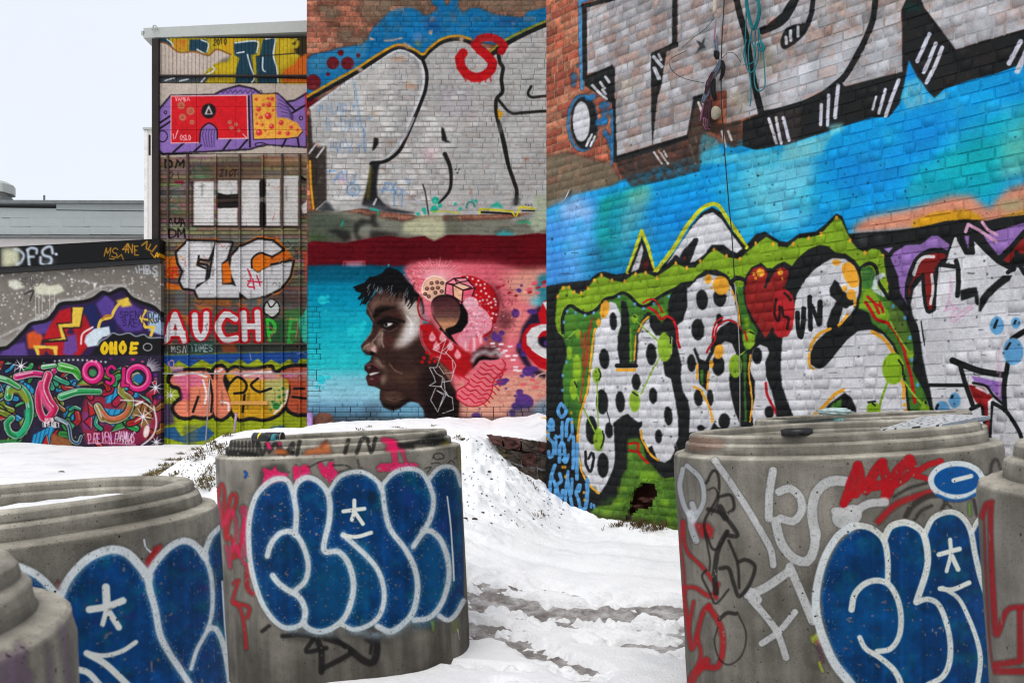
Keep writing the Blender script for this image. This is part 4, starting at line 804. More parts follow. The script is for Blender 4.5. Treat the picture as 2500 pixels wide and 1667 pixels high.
    for _ in range(90):
        x, y = rg.uniform(1560, 1780), rg.uniform(270, 700); L.s_([x, y, x+rg.uniform(-14, 14), y+rg.uniform(-16, 16)], 6, [(120, 20, 34), (200, 60, 80), (50, 16, 26), (236, 140, 140)][rg.integers(4)], 1.2, .6)
    for x, y in ((1365, 262), (1410, 275), (1458, 288), (1510, 318), (1475, 325), (1508, 352), (1440, 320), (1480, 375), (1520, 395), (1545, 420), (1440, 408), (1495, 450), (1560, 470), (1470, 460), (1530, 450), (1590, 440), (1600, 490), (1565, 510), (1580, 560), (1605, 570), (1570, 600), (1560, 635), (1600, 460), (1540, 480)): L.e(x, y, 9, 9, (246, 232, 232))
    L.f('990 410 985 340 1040 270 1100 245 1180 270 1210 340 1190 420 1110 470 1050 460', (232, 180, 152), 1.2, sm=1); L.er(1095, 355, 105, 105, 7, (248, 226, 220), 1)
    for x, y in ((1068, 310), (1115, 303), (1155, 308), (1030, 355), (1075, 352), (1122, 348), (1015, 400), (1100, 388), (1152, 378), (1045, 420)): L.er(x, y, 13, 11, 7, (40, 22, 22), 1); L.e(x+2, y+2, 8, 7, (110, 50, 44))
    cr = [('1190 310 1255 270 1350 265 1430 350 1330 370 1255 320', (236, 132, 148)), ('1245 325 1300 305 1400 345 1330 368', (240, 190, 160)), ('1190 310 1245 325 1250 420 1180 400', (236, 120, 140)), ('1245 325 1330 368 1320 470 1250 420', (238, 180, 146)), ('1330 368 1430 350 1400 430 1320 470', (224, 90, 112)), ('1255 270 1300 300 1380 290 1350 265', (240, 150, 160))]
    for p, c in cr: L.f(p, c, .8); L.s_(p, 9, (40, 14, 20), .9, sm=0, closed=1)
    L.s_('1255 270 1280 310', 8, (40, 14, 20), .9)
    L.f('1330 470 1380 430 1440 450 1460 500 1520 540 1570 620 1560 700 1500 740 1480 800 1460 790 1440 740 1430 880 1410 880 1400 760 1370 850 1370 990 1340 995 1330 860 1280 780 1340 640', (226, 140, 156), 1.5, sm=1)
    L.e(1395, 480, 62, 58, (234, 170, 182), 0, 1); L.e(1455, 545, 46, 46, (230, 160, 174), 0, 1)
    for _ in range(110):
        x, y = rg.normal(1440, 70), rg.normal(610, 75); L.s_([x, y, x+rg.uniform(-18, 18), y+rg.uniform(-14, 14)], rg.uniform(5, 11), [(250, 226, 230), (214, 60, 92), (240, 190, 200)][rg.integers(3)], 1.4, .6)
    for p in ('1350 800 1350 985', '1420 760 1425 870', '1475 750 1478 800'): L.s_(p, 30, (232, 150, 164), 1.2); L.s_(p, 8, (250, 226, 230), 1.5, .7)
    # brown speech drop with black shadow
    L.f('1320 470 1370 560 1370 640 1320 710 1230 740 1255 780 1300 840 1200 760 1130 690', (16, 12, 14), 1.2, sm=0); L.f('1060 520 1075 450 1130 410 1210 410 1280 440 1318 520 1310 600 1270 670 1200 700 1220 770 1130 660 1080 590', (16, 12, 14), 1, sm=1)
    L.g('1070 520 1085 455 1135 420 1210 420 1270 450 1306 520 1298 600 1260 660 1180 695 1215 760 1140 660 1090 590', [(420, (58, 28, 34)), (500, (88, 48, 50)), (590, (110, 74, 66)), (640, (196, 134, 96)), (760, (220, 160, 120))], 1, sm=1)
    for k in range(6): L.s_([1090, 480+k*22, 1290, 478+k*22], 3, (66, 34, 38), 1.2, .5)
    # head profile
    pr = '700 280 780 220 850 260 900 330 960 400 990 440 985 520 1000 600 980 640 975 740 1000 830 1060 900 1120 960 1180 1060 1240 1160 1300 1260 1290 1420 1010 1430 1000 1360 960 1310 900 1290 860 1300 800 1350 740 1365 670 1340 635 1270 640 1190 600 1170 540 1160 522 1090 540 1060 510 1030 510 990 560 950 570 910 530 900 490 870 480 830 510 790 560 730 575 680 580 640 550 590 525 560 530 490 560 440 600 390'
    L.f(pr, (56, 36, 31), 1.5, sm=0, var=.12)
    L.f('980 640 1060 640 1180 760 1300 840 1400 900 1420 1000 1320 1110 1250 1060 1180 1000 1060 900 985 800', (172, 20, 26), 3)
    L.f('1000 1260 1060 1100 1180 1120 1300 1250 1290 1440 1010 1440', (26, 18, 18), 8)
    # painted light and dark on the face
    L.sk = .55
    w = (212, 200, 190)
    L.f('760 470 870 430 965 470 985 610 965 730 880 815 750 855 800 750 850 620', (120, 92, 80), 12, .7); L.f('840 500 900 470 955 500 970 600 950 710 880 790 800 835 850 740 880 620', (196, 184, 176), 9, .65); L.f('790 470 870 430 960 470 985 600 970 720 900 800 820 840 740 850 800 760 860 640 850 560', (188, 172, 160), 14, .8); L.f('860 640 950 620 960 720 880 800 790 830 840 740', (226, 222, 220), 14, .75); L.f('860 470 960 500 980 620 900 620', (206, 196, 188), 14, .7)
    L.f('590 430 700 390 800 430 760 500 640 500 560 520', (104, 74, 64), 12, .8); L.f('560 470 640 450 600 520 570 600', (128, 96, 84), 10, .6); L.f('600 420 780 330 880 360 800 430', (54, 36, 32), 10, .7)
    L.f('580 580 600 520 660 500 770 500 700 530 640 560 600 600', (20, 14, 14), 5, .9); L.f('630 640 660 610 740 600 800 630 760 700 690 710 650 680', (30, 20, 20), 6, .9)
    L.s_('620 640 680 600 760 600 840 630', 22, (18, 12, 12), 4, .8); L.f('668 660 700 640 748 642 722 664 690 672', (226, 222, 216), 1); L.e(690, 654, 13, 15, (16, 12, 12)); L.s_('650 650 690 628 750 632 790 648', 10, (12, 9, 9), 1.2); L.f('700 560 780 560 830 600 760 596', (88, 44, 40), 6, .5); L.f('700 740 760 760 720 860 660 800', (84, 42, 38), 8, .5); L.f('800 880 900 900 880 1000 780 960', (92, 66, 56), 8, .4); L.s_('600 835 575 805 600 770 640 720', 12, (196, 170, 156), 5, .6); L.s_('650 690 720 710 780 680', 12, (96, 66, 56), 3, .7)
    L.f('640 700 665 680 660 760 640 850 610 800', (176, 150, 134), 8, .7); L.f('500 850 540 800 590 810 620 850 600 890 540 880', (150, 116, 102), 6, .75); L.f('560 850 600 830 610 880 580 890', (220, 180, 170), 4, .8); L.f('560 870 600 890 590 910 550 905', (16, 10, 10), 3); L.f('500 870 540 880 560 905 520 905', (40, 26, 24), 4, .8)
    L.f('600 920 660 960 700 1040 640 1010 590 970', (150, 122, 108), 8, .7); L.f('640 840 760 880 860 900 940 860 860 1000 760 1010 690 940', (50, 32, 28), 16, .7)
    L.f('510 1000 560 975 620 1000 655 1030 600 1050 550 1060 515 1030', (48, 22, 24), 2.5); L.f('530 1080 560 1070 620 1060 650 1050 640 1110 600 1150 550 1155 528 1110', (70, 32, 34), 2.5); L.f('548 1062 590 1050 640 1048 620 1062 560 1080', (214, 206, 200), 1.5); L.e(548, 1010, 14, 9, (170, 140, 132), -.4, 2, .8); L.e(570, 1105, 18, 8, (150, 110, 104), 0, 3, .6)
    L.f('640 1100 690 1050 700 1110 660 1160', (178, 150, 130), 8, .6); L.f('700 1000 780 1040 900 1050 980 1000 940 1120 800 1160 700 1120', (82, 56, 46), 16, .7); L.f('650 1220 760 1200 840 1240 780 1290 690 1290', (92, 66, 54), 10, .7); L.f('640 1290 760 1330 880 1260 960 1290 900 1290 800 1352 740 1368 670 1342', (22, 15, 14), 6, .8)
    L.f('900 800 1000 850 1120 980 1180 1150 1060 1250 960 1200 1000 1050 960 940', (44, 28, 26), 16, .75); L.f('960 1100 1100 1000 1160 1150 1080 1260 960 1290', (28, 18, 18), 14, .7)
    for p, w_, c_ in (('585 590 640 545 700 528 770 512', 12, (14, 10, 10)), ('628 648 690 612 760 610 812 632', 9, (10, 8, 8)), ('575 690 560 730 515 790', 7, (150, 118, 104)), ('520 992 560 980 600 992 640 1022', 6, (150, 100, 96)), ('545 1085 600 1070 640 1060', 6, (20, 10, 12)), ('640 1180 700 1200 760 1190', 8, (30, 20, 18)), ('600 905 640 930 665 980', 8, (24, 16, 14)), ('530 500 560 560 585 620', 6, (140, 108, 94)), ('860 580 900 640 890 720', 14, (240, 238, 236)), ('720 980 760 1030 820 1060', 9, (140, 104, 88)), ('660 720 655 790 670 840', 10, (190, 160, 142)), ('500 860 520 830 550 815', 8, (190, 160, 148)), ('700 1270 760 1290 820 1270', 7, (120, 92, 78))): L.s_(p, w_, c_, 2., .75)
    L.f('880 1300 960 1310 1000 1370 1010 1440 820 1440 800 1360', (110, 164, 190), 2, .9)
    L.sk = 1.
    # hair
    L.f('420 340 520 300 560 260 640 240 690 190 720 180 790 200 830 240 850 290 910 330 920 380 960 400 980 440 960 480 930 420 900 500 880 430 850 490 850 400 800 380 780 440 740 370 700 400 690 350 640 400 610 360 560 430 520 490 490 480 510 420 470 450 450 440 490 390 440 380', (16, 16, 18), 1)
    for _ in range(46):
        x, y = rg.uniform(470, 930), rg.uniform(300, 440); L.s_([x, y, x-rg.uniform(5, 30), y+rg.uniform(20, 50)], 5, (18, 18, 20), 1, .9)
    for _ in range(26):
        x, y = rg.uniform(540, 900), rg.uniform(310, 400); L.s_([x, y, x-rg.uniform(5, 24), y+rg.uniform(14, 40)], 4, (150, 156, 160), 1, .8)
    for p in ('420 345 500 320', '460 435 530 390', '475 490 530 430', '560 255 520 300', '640 235 600 270', '690 190 660 250', '870 500 910 430', '880 520 940 440'): L.s_(p, 9, (16, 16, 18), 1)
    # ear line, hearts, drops, dots and white wire figure
    L.s_('965 430 955 520 985 600 1060 630', 14, (168, 18, 26), 1); L.s_('985 620 975 720 1000 820 1060 900 1140 930', 18, (220, 110, 124), 2, .9); L.s_('978 660 985 780 1040 880 1110 930', 7, (170, 20, 28), 1)
    L.f('1000 440 1060 460 1080 560 1060 640 1000 600 985 520', (222, 110, 124), 4, .9); L.s_('985 440 1000 520 1000 560', 14, (20, 18, 20), 2, .8)
    L.e(995, 675, 22, 22, (184, 16, 24)); L.e(1035, 675, 26, 24, (184, 16, 24)); L.f('975 685 1060 690 1015 735', (184, 16, 24))
    for x, y in ((1075, 765), (1160, 765), (1110, 840), (1225, 840), (1285, 910)): L.e(x, y, 28, 30, (236, 150, 158)); L.f([x-26, y-8, x-4, y-60, x+24, y-10], (236, 150, 158))
    for x, y in ((1030, 885), (1065, 910), (1005, 930), (990, 965), (1050, 965), (1095, 960), (1065, 935), (1100, 905)): L.e(x, y, 15, 14, (190, 16, 24))
    for p in ('1080 855 1190 770 1150 880 1240 800 1180 900 1080 860', '1150 890 1110 1010 1050 1010 1090 1090 1100 1130 1050 1160 1150 1170 1160 1090 1110 1060 1080 1010', '1180 880 1240 940 1270 990 1230 1120 1160 1130', '1130 1000 1170 1060 1250 1050 1240 950', '1100 1180 1060 1280 1120 1380 1170 1240 1110 1200 1240 1260 1250 1360 1160 1390', '1170 1100 1180 1200 1210 1250', '1140 1160 1190 1230 1130 1350'): L.s_(p, 6, (226, 226, 228), .9, sm=0, a=.9)
    # dark tear and pink ribbed flag
    L.f('1400 900 1480 830 1600 840 1650 930 1580 920 1520 910 1450 960 1400 1020', (60, 26, 30), 4, .9); L.s_('1410 950 1450 900 1520 880 1560 900 1600 880 1640 910', 30, (200, 196, 196), 5, .8); L.f('1400 1020 1440 940 1500 910 1560 925 1640 930 1600 955 1500 945', (12, 10, 12), 2)
    L.f('1290 1070 1370 1110 1400 1040 1470 950 1560 950 1650 940 1680 990 1640 1060 1590 1110 1560 1240 1500 1310 1430 1330 1350 1320 1280 1270 1275 1220 1310 1170 1350 1160', (228, 112, 124), 1.2)
    for k in range(9):
        x0, y0 = 1290+k*26, 1240-k*34
        L.s_([x0, y0, x0+50, y0+34, x0+90, y0+24, x0+140, y0+64, x0+190, y0+56, min(x0+236, 1640), y0+96], 10, (190, 30, 44), 1)
    L.s_('1290 1070 1380 1120 1350 1160 1285 1200 1278 1260 1350 1320 1430 1332 1510 1300 1560 1235 1590 1110 1640 1060 1682 990 1655 942', 10, (190, 30, 44), 1)
    # grimy bottom courses
    L.f('1280 1440 2600 1440 2600 1750 1280 1750', (150, 108, 96), 6); L.f('30 1440 1020 1440 1020 1750 30 1750', (84, 118, 138), 6); L.f('1010 1425 1300 1425 1300 1750 1010 1750', (34, 28, 28), 6)
    L.f('30 1330 400 1330 640 1390 640 1470 30 1470', (70, 100, 124), 14, .45); L.f('520 1300 640 1300 640 1440 480 1420', (60, 66, 80), 12, .5); L.f('30 1420 2600 1425 2600 1500 30 1500', (60, 58, 60), 8, .6)
    return L
# ================================================================= painting: timber tower and low wall at the left
BAT_X = (412, 460, 528, 587, 642, 690, 733, 800, 860)      # batten positions in photo pixels
def paint_tower():
    L = Layer(330, 30, 1000, 1200)
    T = lambda Z: L.z(*Z)
    rg = np.random.default_rng(21); L.sk = .45
    # weathered boards
    L.z(0, 0, 1)
    y = 370.
    while y < 930:
        c = rg.choice([0, 1, 2, 3, 4]); col = [(124, 106, 90), (136, 118, 100), (110, 94, 80), (130, 114, 100), (98, 83, 72)][c]
        x = 330.
        while x < 1000:
            w = rg.uniform(50, 180); L.f([x, y, x+w, y, x+w, y+10, x, y+10], [v*rg.uniform(.85, 1.15) for v in col], .6, var=.2); x += w
        y += 9.7
    L.f('500 400 580 395 640 400 640 440 500 440', (92, 62, 46), 8, .5); L.f('640 370 740 368 740 400 640 410', (150, 100, 78), 8, .4)
    T(ZA)
    # top panel: yellow field with dark teal letters
    L.f('1100 280 2260 230 2900 210 2900 620 1100 605', (182, 156, 28), 1, var=.16)
    for p, c in (('1240 300 1350 290 1350 370 1260 360', (190, 120, 40)), ('1600 300 1700 290 1690 400 1600 350', (205, 150, 24)), ('1540 480 1700 430 1680 540 1560 545', (200, 170, 30)), ('2010 290 2090 300 2080 460 2010 500', (206, 180, 40)), ('1270 300 1340 300 1330 320', (206, 90, 30))): L.f(p, c, 6, .7)
    L.f('2030 545 2040 510 2110 470 2160 400 2210 385 2600 380 2600 600 2030 600', (206, 96, 30), 5, .95)
    tl = (30, 62, 78)
    L.f('1120 280 1220 285 1245 345 1190 330 1120 315', tl, 1); L.s_('1205 290 1240 320 1245 345', 10, (205, 212, 214), 1)
    L.f('1365 290 1480 290 1500 320 1490 390 1440 375 1360 372', tl, 1); L.s_('1450 295 1498 320 1490 380', 10, (205, 212, 214), 1); L.s_('1420 362 1465 388', 10, (205, 212, 214), 1)
    L.f('1680 312 1850 300 1845 392 1805 402 1830 560 1840 606 1690 606 1700 500 1722 425 1685 400', tl, 1); L.f('1890 290 1980 280 1962 400 1985 480 2005 606 1850 606 1840 420 1870 400', tl, 1)
    for p in ('1690 315 1848 305 1845 385', '1705 388 1755 380', '1780 400 1800 480 1828 560 1810 600', '1910 288 1978 284 1965 400 1990 500 2000 606', '1890 420 1888 500 1905 520'): L.s_(p, 11, (206, 214, 216), 1)
    L.f('2080 240 2260 230 2260 390 2200 390 2150 420 2120 380', (36, 32, 26), 4, .9)
    for p in ('2060 290 2110 300 2130 270', '2080 340 2130 340 2140 310', '2095 400 2140 410'): L.s_(p, 26, (200, 176, 40), 2, .9)
    L.text('2010', 1535, 285, 40, 20, 8, (60, 50, 24), .9)
    L.s_('1840 412 2050 396 2220 380', 7, (40, 40, 36), 1)
    L.f('1112 305 1200 318 1290 382 1400 376 1500 405 1560 358 1665 402 1640 432 1540 468 1500 500 1460 552 1112 552', (196, 180, 166), 1, var=.06)
    L.s_('1115 305 1200 320 1290 382 1400 378 1500 404 1560 362 1660 400', 12, (130, 70, 30), 3, .8)
    for k in range(15): L.s_([1140+k*27, 340+40*(k > 3), 1140+k*27, 545], 4, (150, 134, 120), 1, .6)
    L.f('1600 430 1660 405 1640 450 1560 460', (110, 104, 96), 4, .8)
    L.f('1112 552 1460 552 1500 560 1480 602 1112 602', (66, 74, 78), 1)
    for p in ('1190 585 1255 566', '1295 588 1355 575', '1450 595 1480 560', '1490 540 1530 520 1545 500 1525 485'): L.s_(p, 11, (210, 214, 216), 1)
    L.s_('1100 550 1700 555 2300 572', 10, (24, 24, 24), .8, sm=0)
    # middle panel: beige with lilac piece, red slab and spotted letter
    L.f('1100 603 2300 612 2900 612 2900 1110 1100 1130', (188, 174, 160), 1, var=.06)
    L.f('1128 805 1230 688 1540 682 1600 650 1720 615 1830 640 1890 680 2000 672 2060 730 2120 722 2200 672 2400 600 2400 1080 2200 1070 1900 1050 1800 1085 1170 1118 1125 1080', (30, 24, 36), 1.2); L.f('1138 815 1235 700 1550 690 1620 655 1720 630 1820 650 1880 690 2000 685 2060 745 2120 735 2200 690 2200 1058 1900 1040 1800 1072 1180 1105 1138 1070', (136, 104, 172), 1)
    for p in ('1140 900 1230 840', '1140 940 1230 880', '1250 1100 1330 1030', '1400 1095 1470 1030', '1610 1080 1660 1010', '1720 1080 1780 1010', '1790 700 1800 1060', '2100 820 2200 760', '2060 740 2120 800', '2030 1060 2060 1000', '2150 1060 2140 1000'): L.s_(p, 14, (28, 24, 34), 1)
    for k in range(9): L.s_([1570+k*36, 672-abs(k-4)*-2, 1590+k*36, 655, 1600+k*36, 676], 6, (52, 36, 70), 1, .8)
    for k in range(5): L.s_([2005+k*6, 720+k*30, 2060+k*6, 760+k*22, 2110, 840+k*14], 5, (52, 36, 70), 1, .8)
    L.er(1175, 985, 34, 40, 8, (30, 24, 40)); L.er(1875, 1045, 40, 14, 7, (30, 24, 40)); L.er(1195, 815, 9, 11, 6, (30, 24, 40)); L.er(2165, 855, 12, 14, 6, (30, 24, 40))
    L.f('1235 698 1778 692 1785 1000 1568 1002 1560 930 1505 892 1450 940 1440 1030 1235 1034', (204, 24, 34), 1, var=.1); L.s_('1235 698 1778 692 1785 1000 1568 1002', 7, (236, 190, 190), 1, sm=0); L.s_('1440 1030 1235 1034 1235 698', 6, (236, 190, 190), 1, sm=0)
    L.f('1445 1030 1450 945 1505 900 1555 935 1565 1010 1540 1060 1480 1090', (128, 96, 166), 1); L.s_('1440 1030 1450 940 1505 892 1560 930 1566 1004', 10, (26, 20, 30), 1)
    for k in range(5): L.s_([1470+k*20, 930, 1462+k*20, 980, 1480+k*16, 1060], 5, (52, 36, 70), 1, .8)
    L.e(1505, 805, 52, 54, (28, 22, 24)); L.f('1475 830 1505 760 1535 830', (220, 216, 214)); L.f('1490 822 1505 785 1522 822', (40, 20, 22))
    for x, y, r in ((1308, 765, 30), (1375, 805, 32), (1318, 850, 28), (1385, 885, 18), (1655, 885, 16), (1700, 900, 14), (1668, 925, 16), (1720, 945, 12)): L.e(x, y, r, r, (176, 84, 66)); L.er(x, y, r*.65, r*.65, 5, (220, 130, 100), 1, .8)
    L.text('VAMBA', 1265, 708, 24, 17, 5, (240, 200, 200), .8); L.text('OSLO', 1298, 978, 36, 17, 6, (244, 200, 200), .95); L.s_('1250 970 1255 1005', 6, (240, 200, 200)); L.s_('1285 940 1265 1000', 6, (240, 200, 200)); L.s_('1750 970 1775 995', 6, (240, 200, 200))
    L.f('1815 685 1985 683 1990 850 2060 855 2140 890 2176 950 2140 990 2060 1000 1825 1006', (230, 166, 62), 1, var=.08)
    for x, y, r in ((1935, 760, 18), (1958, 718, 14), (1862, 792, 17), (1930, 840, 24), (1878, 850, 13), (1865, 958, 23), (1955, 915, 19), (2022, 888, 18), (1890, 902, 10), (2010, 960, 13), (2070, 965, 15), (2095, 920, 13), (1845, 720, 11), (1895, 760, 12), (1845, 830, 9), (2140, 940, 10), (1850, 895, 9), (1930, 715, 10), (1965, 800, 9), (1910, 945, 8)): L.e(x, y, r, r, (204, 44, 44)); L.e(x-r*.3, y-r*.3, r*.3, r*.3, (244, 190, 180))
    for _ in range(60): L.e(rg.uniform(1830, 1980), rg.uniform(700, 990), 3, 3, (206, 80, 40)); 
    for _ in range(30): L.e(rg.uniform(1985, 2150), rg.uniform(880, 980), 3, 3, (206, 80, 40))
    L.s_('1812 685 1825 1008 2060 1002 2142 992 2178 950', 6, (40, 24, 24), 1, sm=0)
    L.f('2196 680 2400 640 2400 960 2200 980', (206, 40, 60), 2)
    # tags on the boards
    L.text('DM', 1185, 1150, 52, 60, 15, (24, 22, 22), .95); L.text('OI', 1205, 1235, 44, 46, 8, (52, 34, 30), .8); L.text('ZIOTT', 1580, 1222, 46, 24, 10, (44, 26, 22), .9, slant=.2)
    L.f('1255 1300 1320 1298 1320 1322 1260 1320', (120, 20, 50), 1)
    for p in ('1370 1230 1430 1190 1500 1230', '1370 1250 1520 1250', '1380 1275 1500 1270', '1200 1340 1300 1330', '1190 1380 1290 1350', '1210 1430 1270 1400 1290 1450 1220 1480', '1190 1510 1240 1480 1300 1510 1240 1540'): L.s_(p, 9, (52, 96, 66), 1.2, .75)
    L.f('1370 1220 1500 1180 1530 1240 1400 1250', (44, 66, 46), 5, .5)
    # white block letters
    L.z(0, 0, 1)
    wh = (214, 212, 208)
    for r in ((474, 444, 523, 551), (532, 441, 580, 479), (532, 506, 580, 551), (590, 440, 634, 552), (650, 437, 684, 552), (692, 433, 728, 551), (690, 430, 735, 440)): L.f([r[0], r[1], r[2], r[1], r[2], r[3], r[0], r[3]], wh, .8, .95, var=.08, br=.12)
    L.f('532 477 582 476 582 508 532 508', (52, 40, 34), 1, .9); L.f('532 471 556 477 582 474 582 484 532 486', (22, 20, 20), 1); L.f('532 496 582 491 582 507 532 509', (24, 21, 21), 1)
    L.f('735 505 760 480 760 520 740 522', wh, 1)
    for p in ('634 445 650 448 648 476 635 478', '635 500 649 498 650 550 635 551'): L.f(p+' ' + ' '.join(p.split()[:2]), (26, 22, 22), 1.5, .9)
    L.s_('534 483 580 482', 7, (34, 26, 24), 1.2, .9); L.s_('534 503 580 502', 6, (34, 26, 24), 1.2, .9); L.s_('641 445 641 478', 12, (26, 22, 22), 1.2); L.s_('641 500 641 552', 12, (26, 22, 22), 1.2); L.s_('472 553 730 555', 5, (30, 26, 26), 1.2, .8, sm=0); L.s_('470 444 470 552', 4, (40, 32, 28), 1.2, .7); L.s_('735 433 745 440', 7, (24, 22, 22), 1.2)
    T(ZB)
    L.text('AUA', 1015, 85, 40, 32, 10, (22, 20, 20), .95); L.text('DM', 1025, 145, 46, 42, 11, (22, 20, 20), .95)
    L.text('S', 1020, 10, 36, 60, 8, (60, 100, 76), .7)
    # orange glow, silver FLC
    for p in ('1000 320 1070 310 1080 440 1010 440', '1010 470 1100 490 1110 520 1010 510', '1060 270 1140 205 1320 205 1320 250', '1440 250 1560 190 1680 200 1790 340 1770 440 1690 540 1460 590 1440 540', '1180 560 1400 570 1400 620 1180 590'): L.f(p, (216, 106, 22), 3, .9, br=.2)
    FL = ('1072 290 1140 222 1302 226 1284 280 1262 332 1202 322 1190 362 1252 372 1242 462 1192 482 1182 512 1112 502 1092 462 1112 402 1082 352', '1312 230 1402 232 1372 330 1342 352 1346 482 1402 482 1452 502 1452 562 1202 562 1182 512 1272 442 1290 332', '1450 262 1560 212 1650 222 1712 272 1642 312 1572 290 1522 330 1522 382 1562 412 1632 372 1772 342 1752 432 1702 502 1602 552 1502 572 1442 522 1392 402 1402 312')
    for p in FL: L.s_(p, 28, (26, 22, 22), 1, sm=0, closed=1)
    for p in FL: L.f(p, (204, 202, 202), 1, var=.08)
    L.f('1345 360 1380 340 1400 400 1400 470 1350 478', (214, 104, 22), 1); L.f('1525 330 1570 296 1640 314 1635 368 1562 408 1525 382', (214, 112, 24), 1); L.s_('1525 382 1525 330 1572 292 1640 312', 10, (26, 22, 22), 1); L.s_('1205 310 1195 365 1245 385', 12, (26, 22, 22), 1, sm=0); L.s_('1640 340 1700 300 1770 330', 10, (206, 90, 22), 1.2)
    for p in ('1500 390 1520 440 1500 490 1540 500', '1530 450 1540 510', '1555 430 1575 490', '1500 460 1590 470'): L.s_(p, 8, (196, 30, 60), 1)
    L.text('SEC', 1010, 380, 60, 24, 9, (196, 40, 24), .8)
    L.s_('1740 220 1800 300 1740 330', 5, (40, 36, 34), 1, .8); L.s_('1760 330 1770 360', 5, (40, 36, 34), 1, .8); L.s_('1620 195 1665 200 1650 230', 5, (40, 36, 34), 1, .8)
    L.f('1830 270 1870 300 1870 480 1850 470', (206, 60, 40), 2, .8)
    # AUCH
    L.f('985 560 1870 560 1870 890 985 900', (70, 62, 56), 10, .5)
    for p in ('1060 510 1120 520 1110 620 1070 610', '1450 580 1600 560 1790 610 1600 640 1440 620'): L.f(p, (92, 100, 104), 4, .6)
    for p in ('1420 590 1500 600 1480 640', '1560 560 1590 580 1560 620', '1180 600 1280 610 1300 640 1200 640', '1090 660 1160 680 1140 740'): L.f(p, (206, 100, 34), 4, .6)
    AU = ('1010 820 1060 665 1118 822', '1030 775 1108 775', '1180 668 1186 760 1215 805 1245 760 1250 660', '1425 690 1365 662 1322 740 1362 815 1432 805', '1475 655 1482 812', '1558 650 1566 812', '1482 735 1560 735')
    for p in AU: L.s_(p, 70, (186, 20, 30), 1, sm=len(p.split()) > 6)
    for p in AU: L.s_(p, 36, (212, 208, 208), 1, sm=len(p.split()) > 6)
    L.s_('1370 690 1420 680', 5, (120, 40, 40), 1, .6)
    L.e(1645, 630, 45, 55, (196, 196, 192)); L.s_('1620 590 1640 620 1670 590', 8, (30, 28, 28)); L.s_('1610 660 1650 680 1690 650', 8, (30, 28, 28)); L.er(1645, 630, 48, 58, 8, (34, 32, 32)); L.f('1700 560 1840 600 1700 610', (70, 66, 62), 2)
    L.f('1600 700 1720 690 1720 830 1600 830', (36, 84, 50), 4, .85); L.f('1720 640 1830 620 1810 830 1730 830', (60, 120, 60), 5, .8)
    L.text('P', 1625, 700, 110, 50, 22, (60, 190, 60), .95); L.text('E', 1740, 690, 120, 50, 20, (60, 180, 70), .9); L.s_('1610 830 1660 760 1600 730', 6, (206, 80, 80), 1, .8); L.s_('1735 690 1800 700 1790 810', 6, (220, 120, 90), 1, .8)
    L.f('1810 700 1870 600 1870 840 1830 830', (60, 190, 160), 3)
    L.f('985 840 1870 840 1870 920 985 920', (58, 62, 58), 3, .9, br=.2); L.f('1150 830 1300 820 1300 890 1150 900', (34, 74, 66), 5, .8)
    L.text('MSN', 1040, 855, 36, 26, 7, (190, 196, 190), .8); L.text('IDMES', 1155, 850, 36, 22, 7, (190, 196, 190), .8); L.f('1340 850 1420 840 1440 890 1350 890', (176, 80, 36), 4, .7)
    # lower piece: yellow-green field, blue wave, bubble letters
    L.f('985 905 1870 885 2400 880 2400 1700 985 1700', (150, 164, 30), 1, var=.16)
    L.f('985 910 1870 885 2400 880 2400 940 1820 930 1790 965 1750 930 1700 965 1640 935 1600 960 1560 930 1500 965 1450 930 1400 960 1340 935 1280 965 1220 935 1150 980 1080 940 1040 985 985 950', (34, 76, 150), 1.5)
    L.f('985 1200 1040 1200 1060 1320 985 1340', (60, 44, 110), 8, .8); L.f('985 1350 1060 1340 1100 1400 1180 1360 1240 1330 1300 1380 1260 1420 1120 1440 985 1400', (30, 84, 150), 3, .9); L.f('1400 1440 1500 1360 1600 1400 1640 1340 1720 1330 1760 1400 1600 1440', (40, 80, 140), 4, .8)
    NI = ('1030 1060 1070 1015 1180 1005 1260 1010 1290 1060 1300 1000 1340 980 1370 1010 1350 1060 1400 1200 1390 1250 1340 1290 1300 1260 1290 1140 1290 1260 1230 1280 1170 1270 1150 1280 1090 1275 1055 1230 1080 1190 1110 1170 1090 1100 1050 1090',
          '1370 1030 1420 990 1480 1000 1560 1000 1640 985 1650 1020 1730 1020 1750 1100 1730 1200 1680 1260 1600 1290 1520 1280 1450 1290 1410 1250 1400 1190 1380 1130 1395 1080', '1690 1020 1760 985 1880 980 2400 970 2400 1290 1880 1260 1800 1260 1740 1220 1760 1120 1740 1060')
    for p in NI: L.s_(p, 44, (26, 24, 24), 1.2, closed=1)
    for p, c in zip(NI, ((224, 130, 100), (212, 160, 34), (188, 84, 54))): L.f(p, c, 1.2, sm=1, var=.1)
    L.f('1040 1060 1080 1020 1200 1020 1250 1080 1120 1110', (222, 110, 150), 8, .85); L.f('1100 1100 1150 1110 1150 1180 1100 1180', (206, 70, 140), 7, .7); L.f('1380 1000 1640 995 1720 1060 1600 1060 1450 1050', (222, 150, 176), 8, .85); L.f('1700 1010 1870 990 1870 1060 1760 1060', (206, 130, 130), 8, .7); L.f('1600 1060 1720 1050 1740 1150 1660 1240 1600 1200', (190, 196, 130), 10, .8)
    for p in ('1060 1030 1180 1018 1250 1040', '1230 1060 1250 1140 1240 1200', '1310 1010 1345 995', '1340 1190 1380 1200 1385 1240', '1480 1030 1560 1015 1640 1010', '1740 1120 1720 1200 1660 1260'): L.s_(p, 13, (238, 226, 222), 1.2)
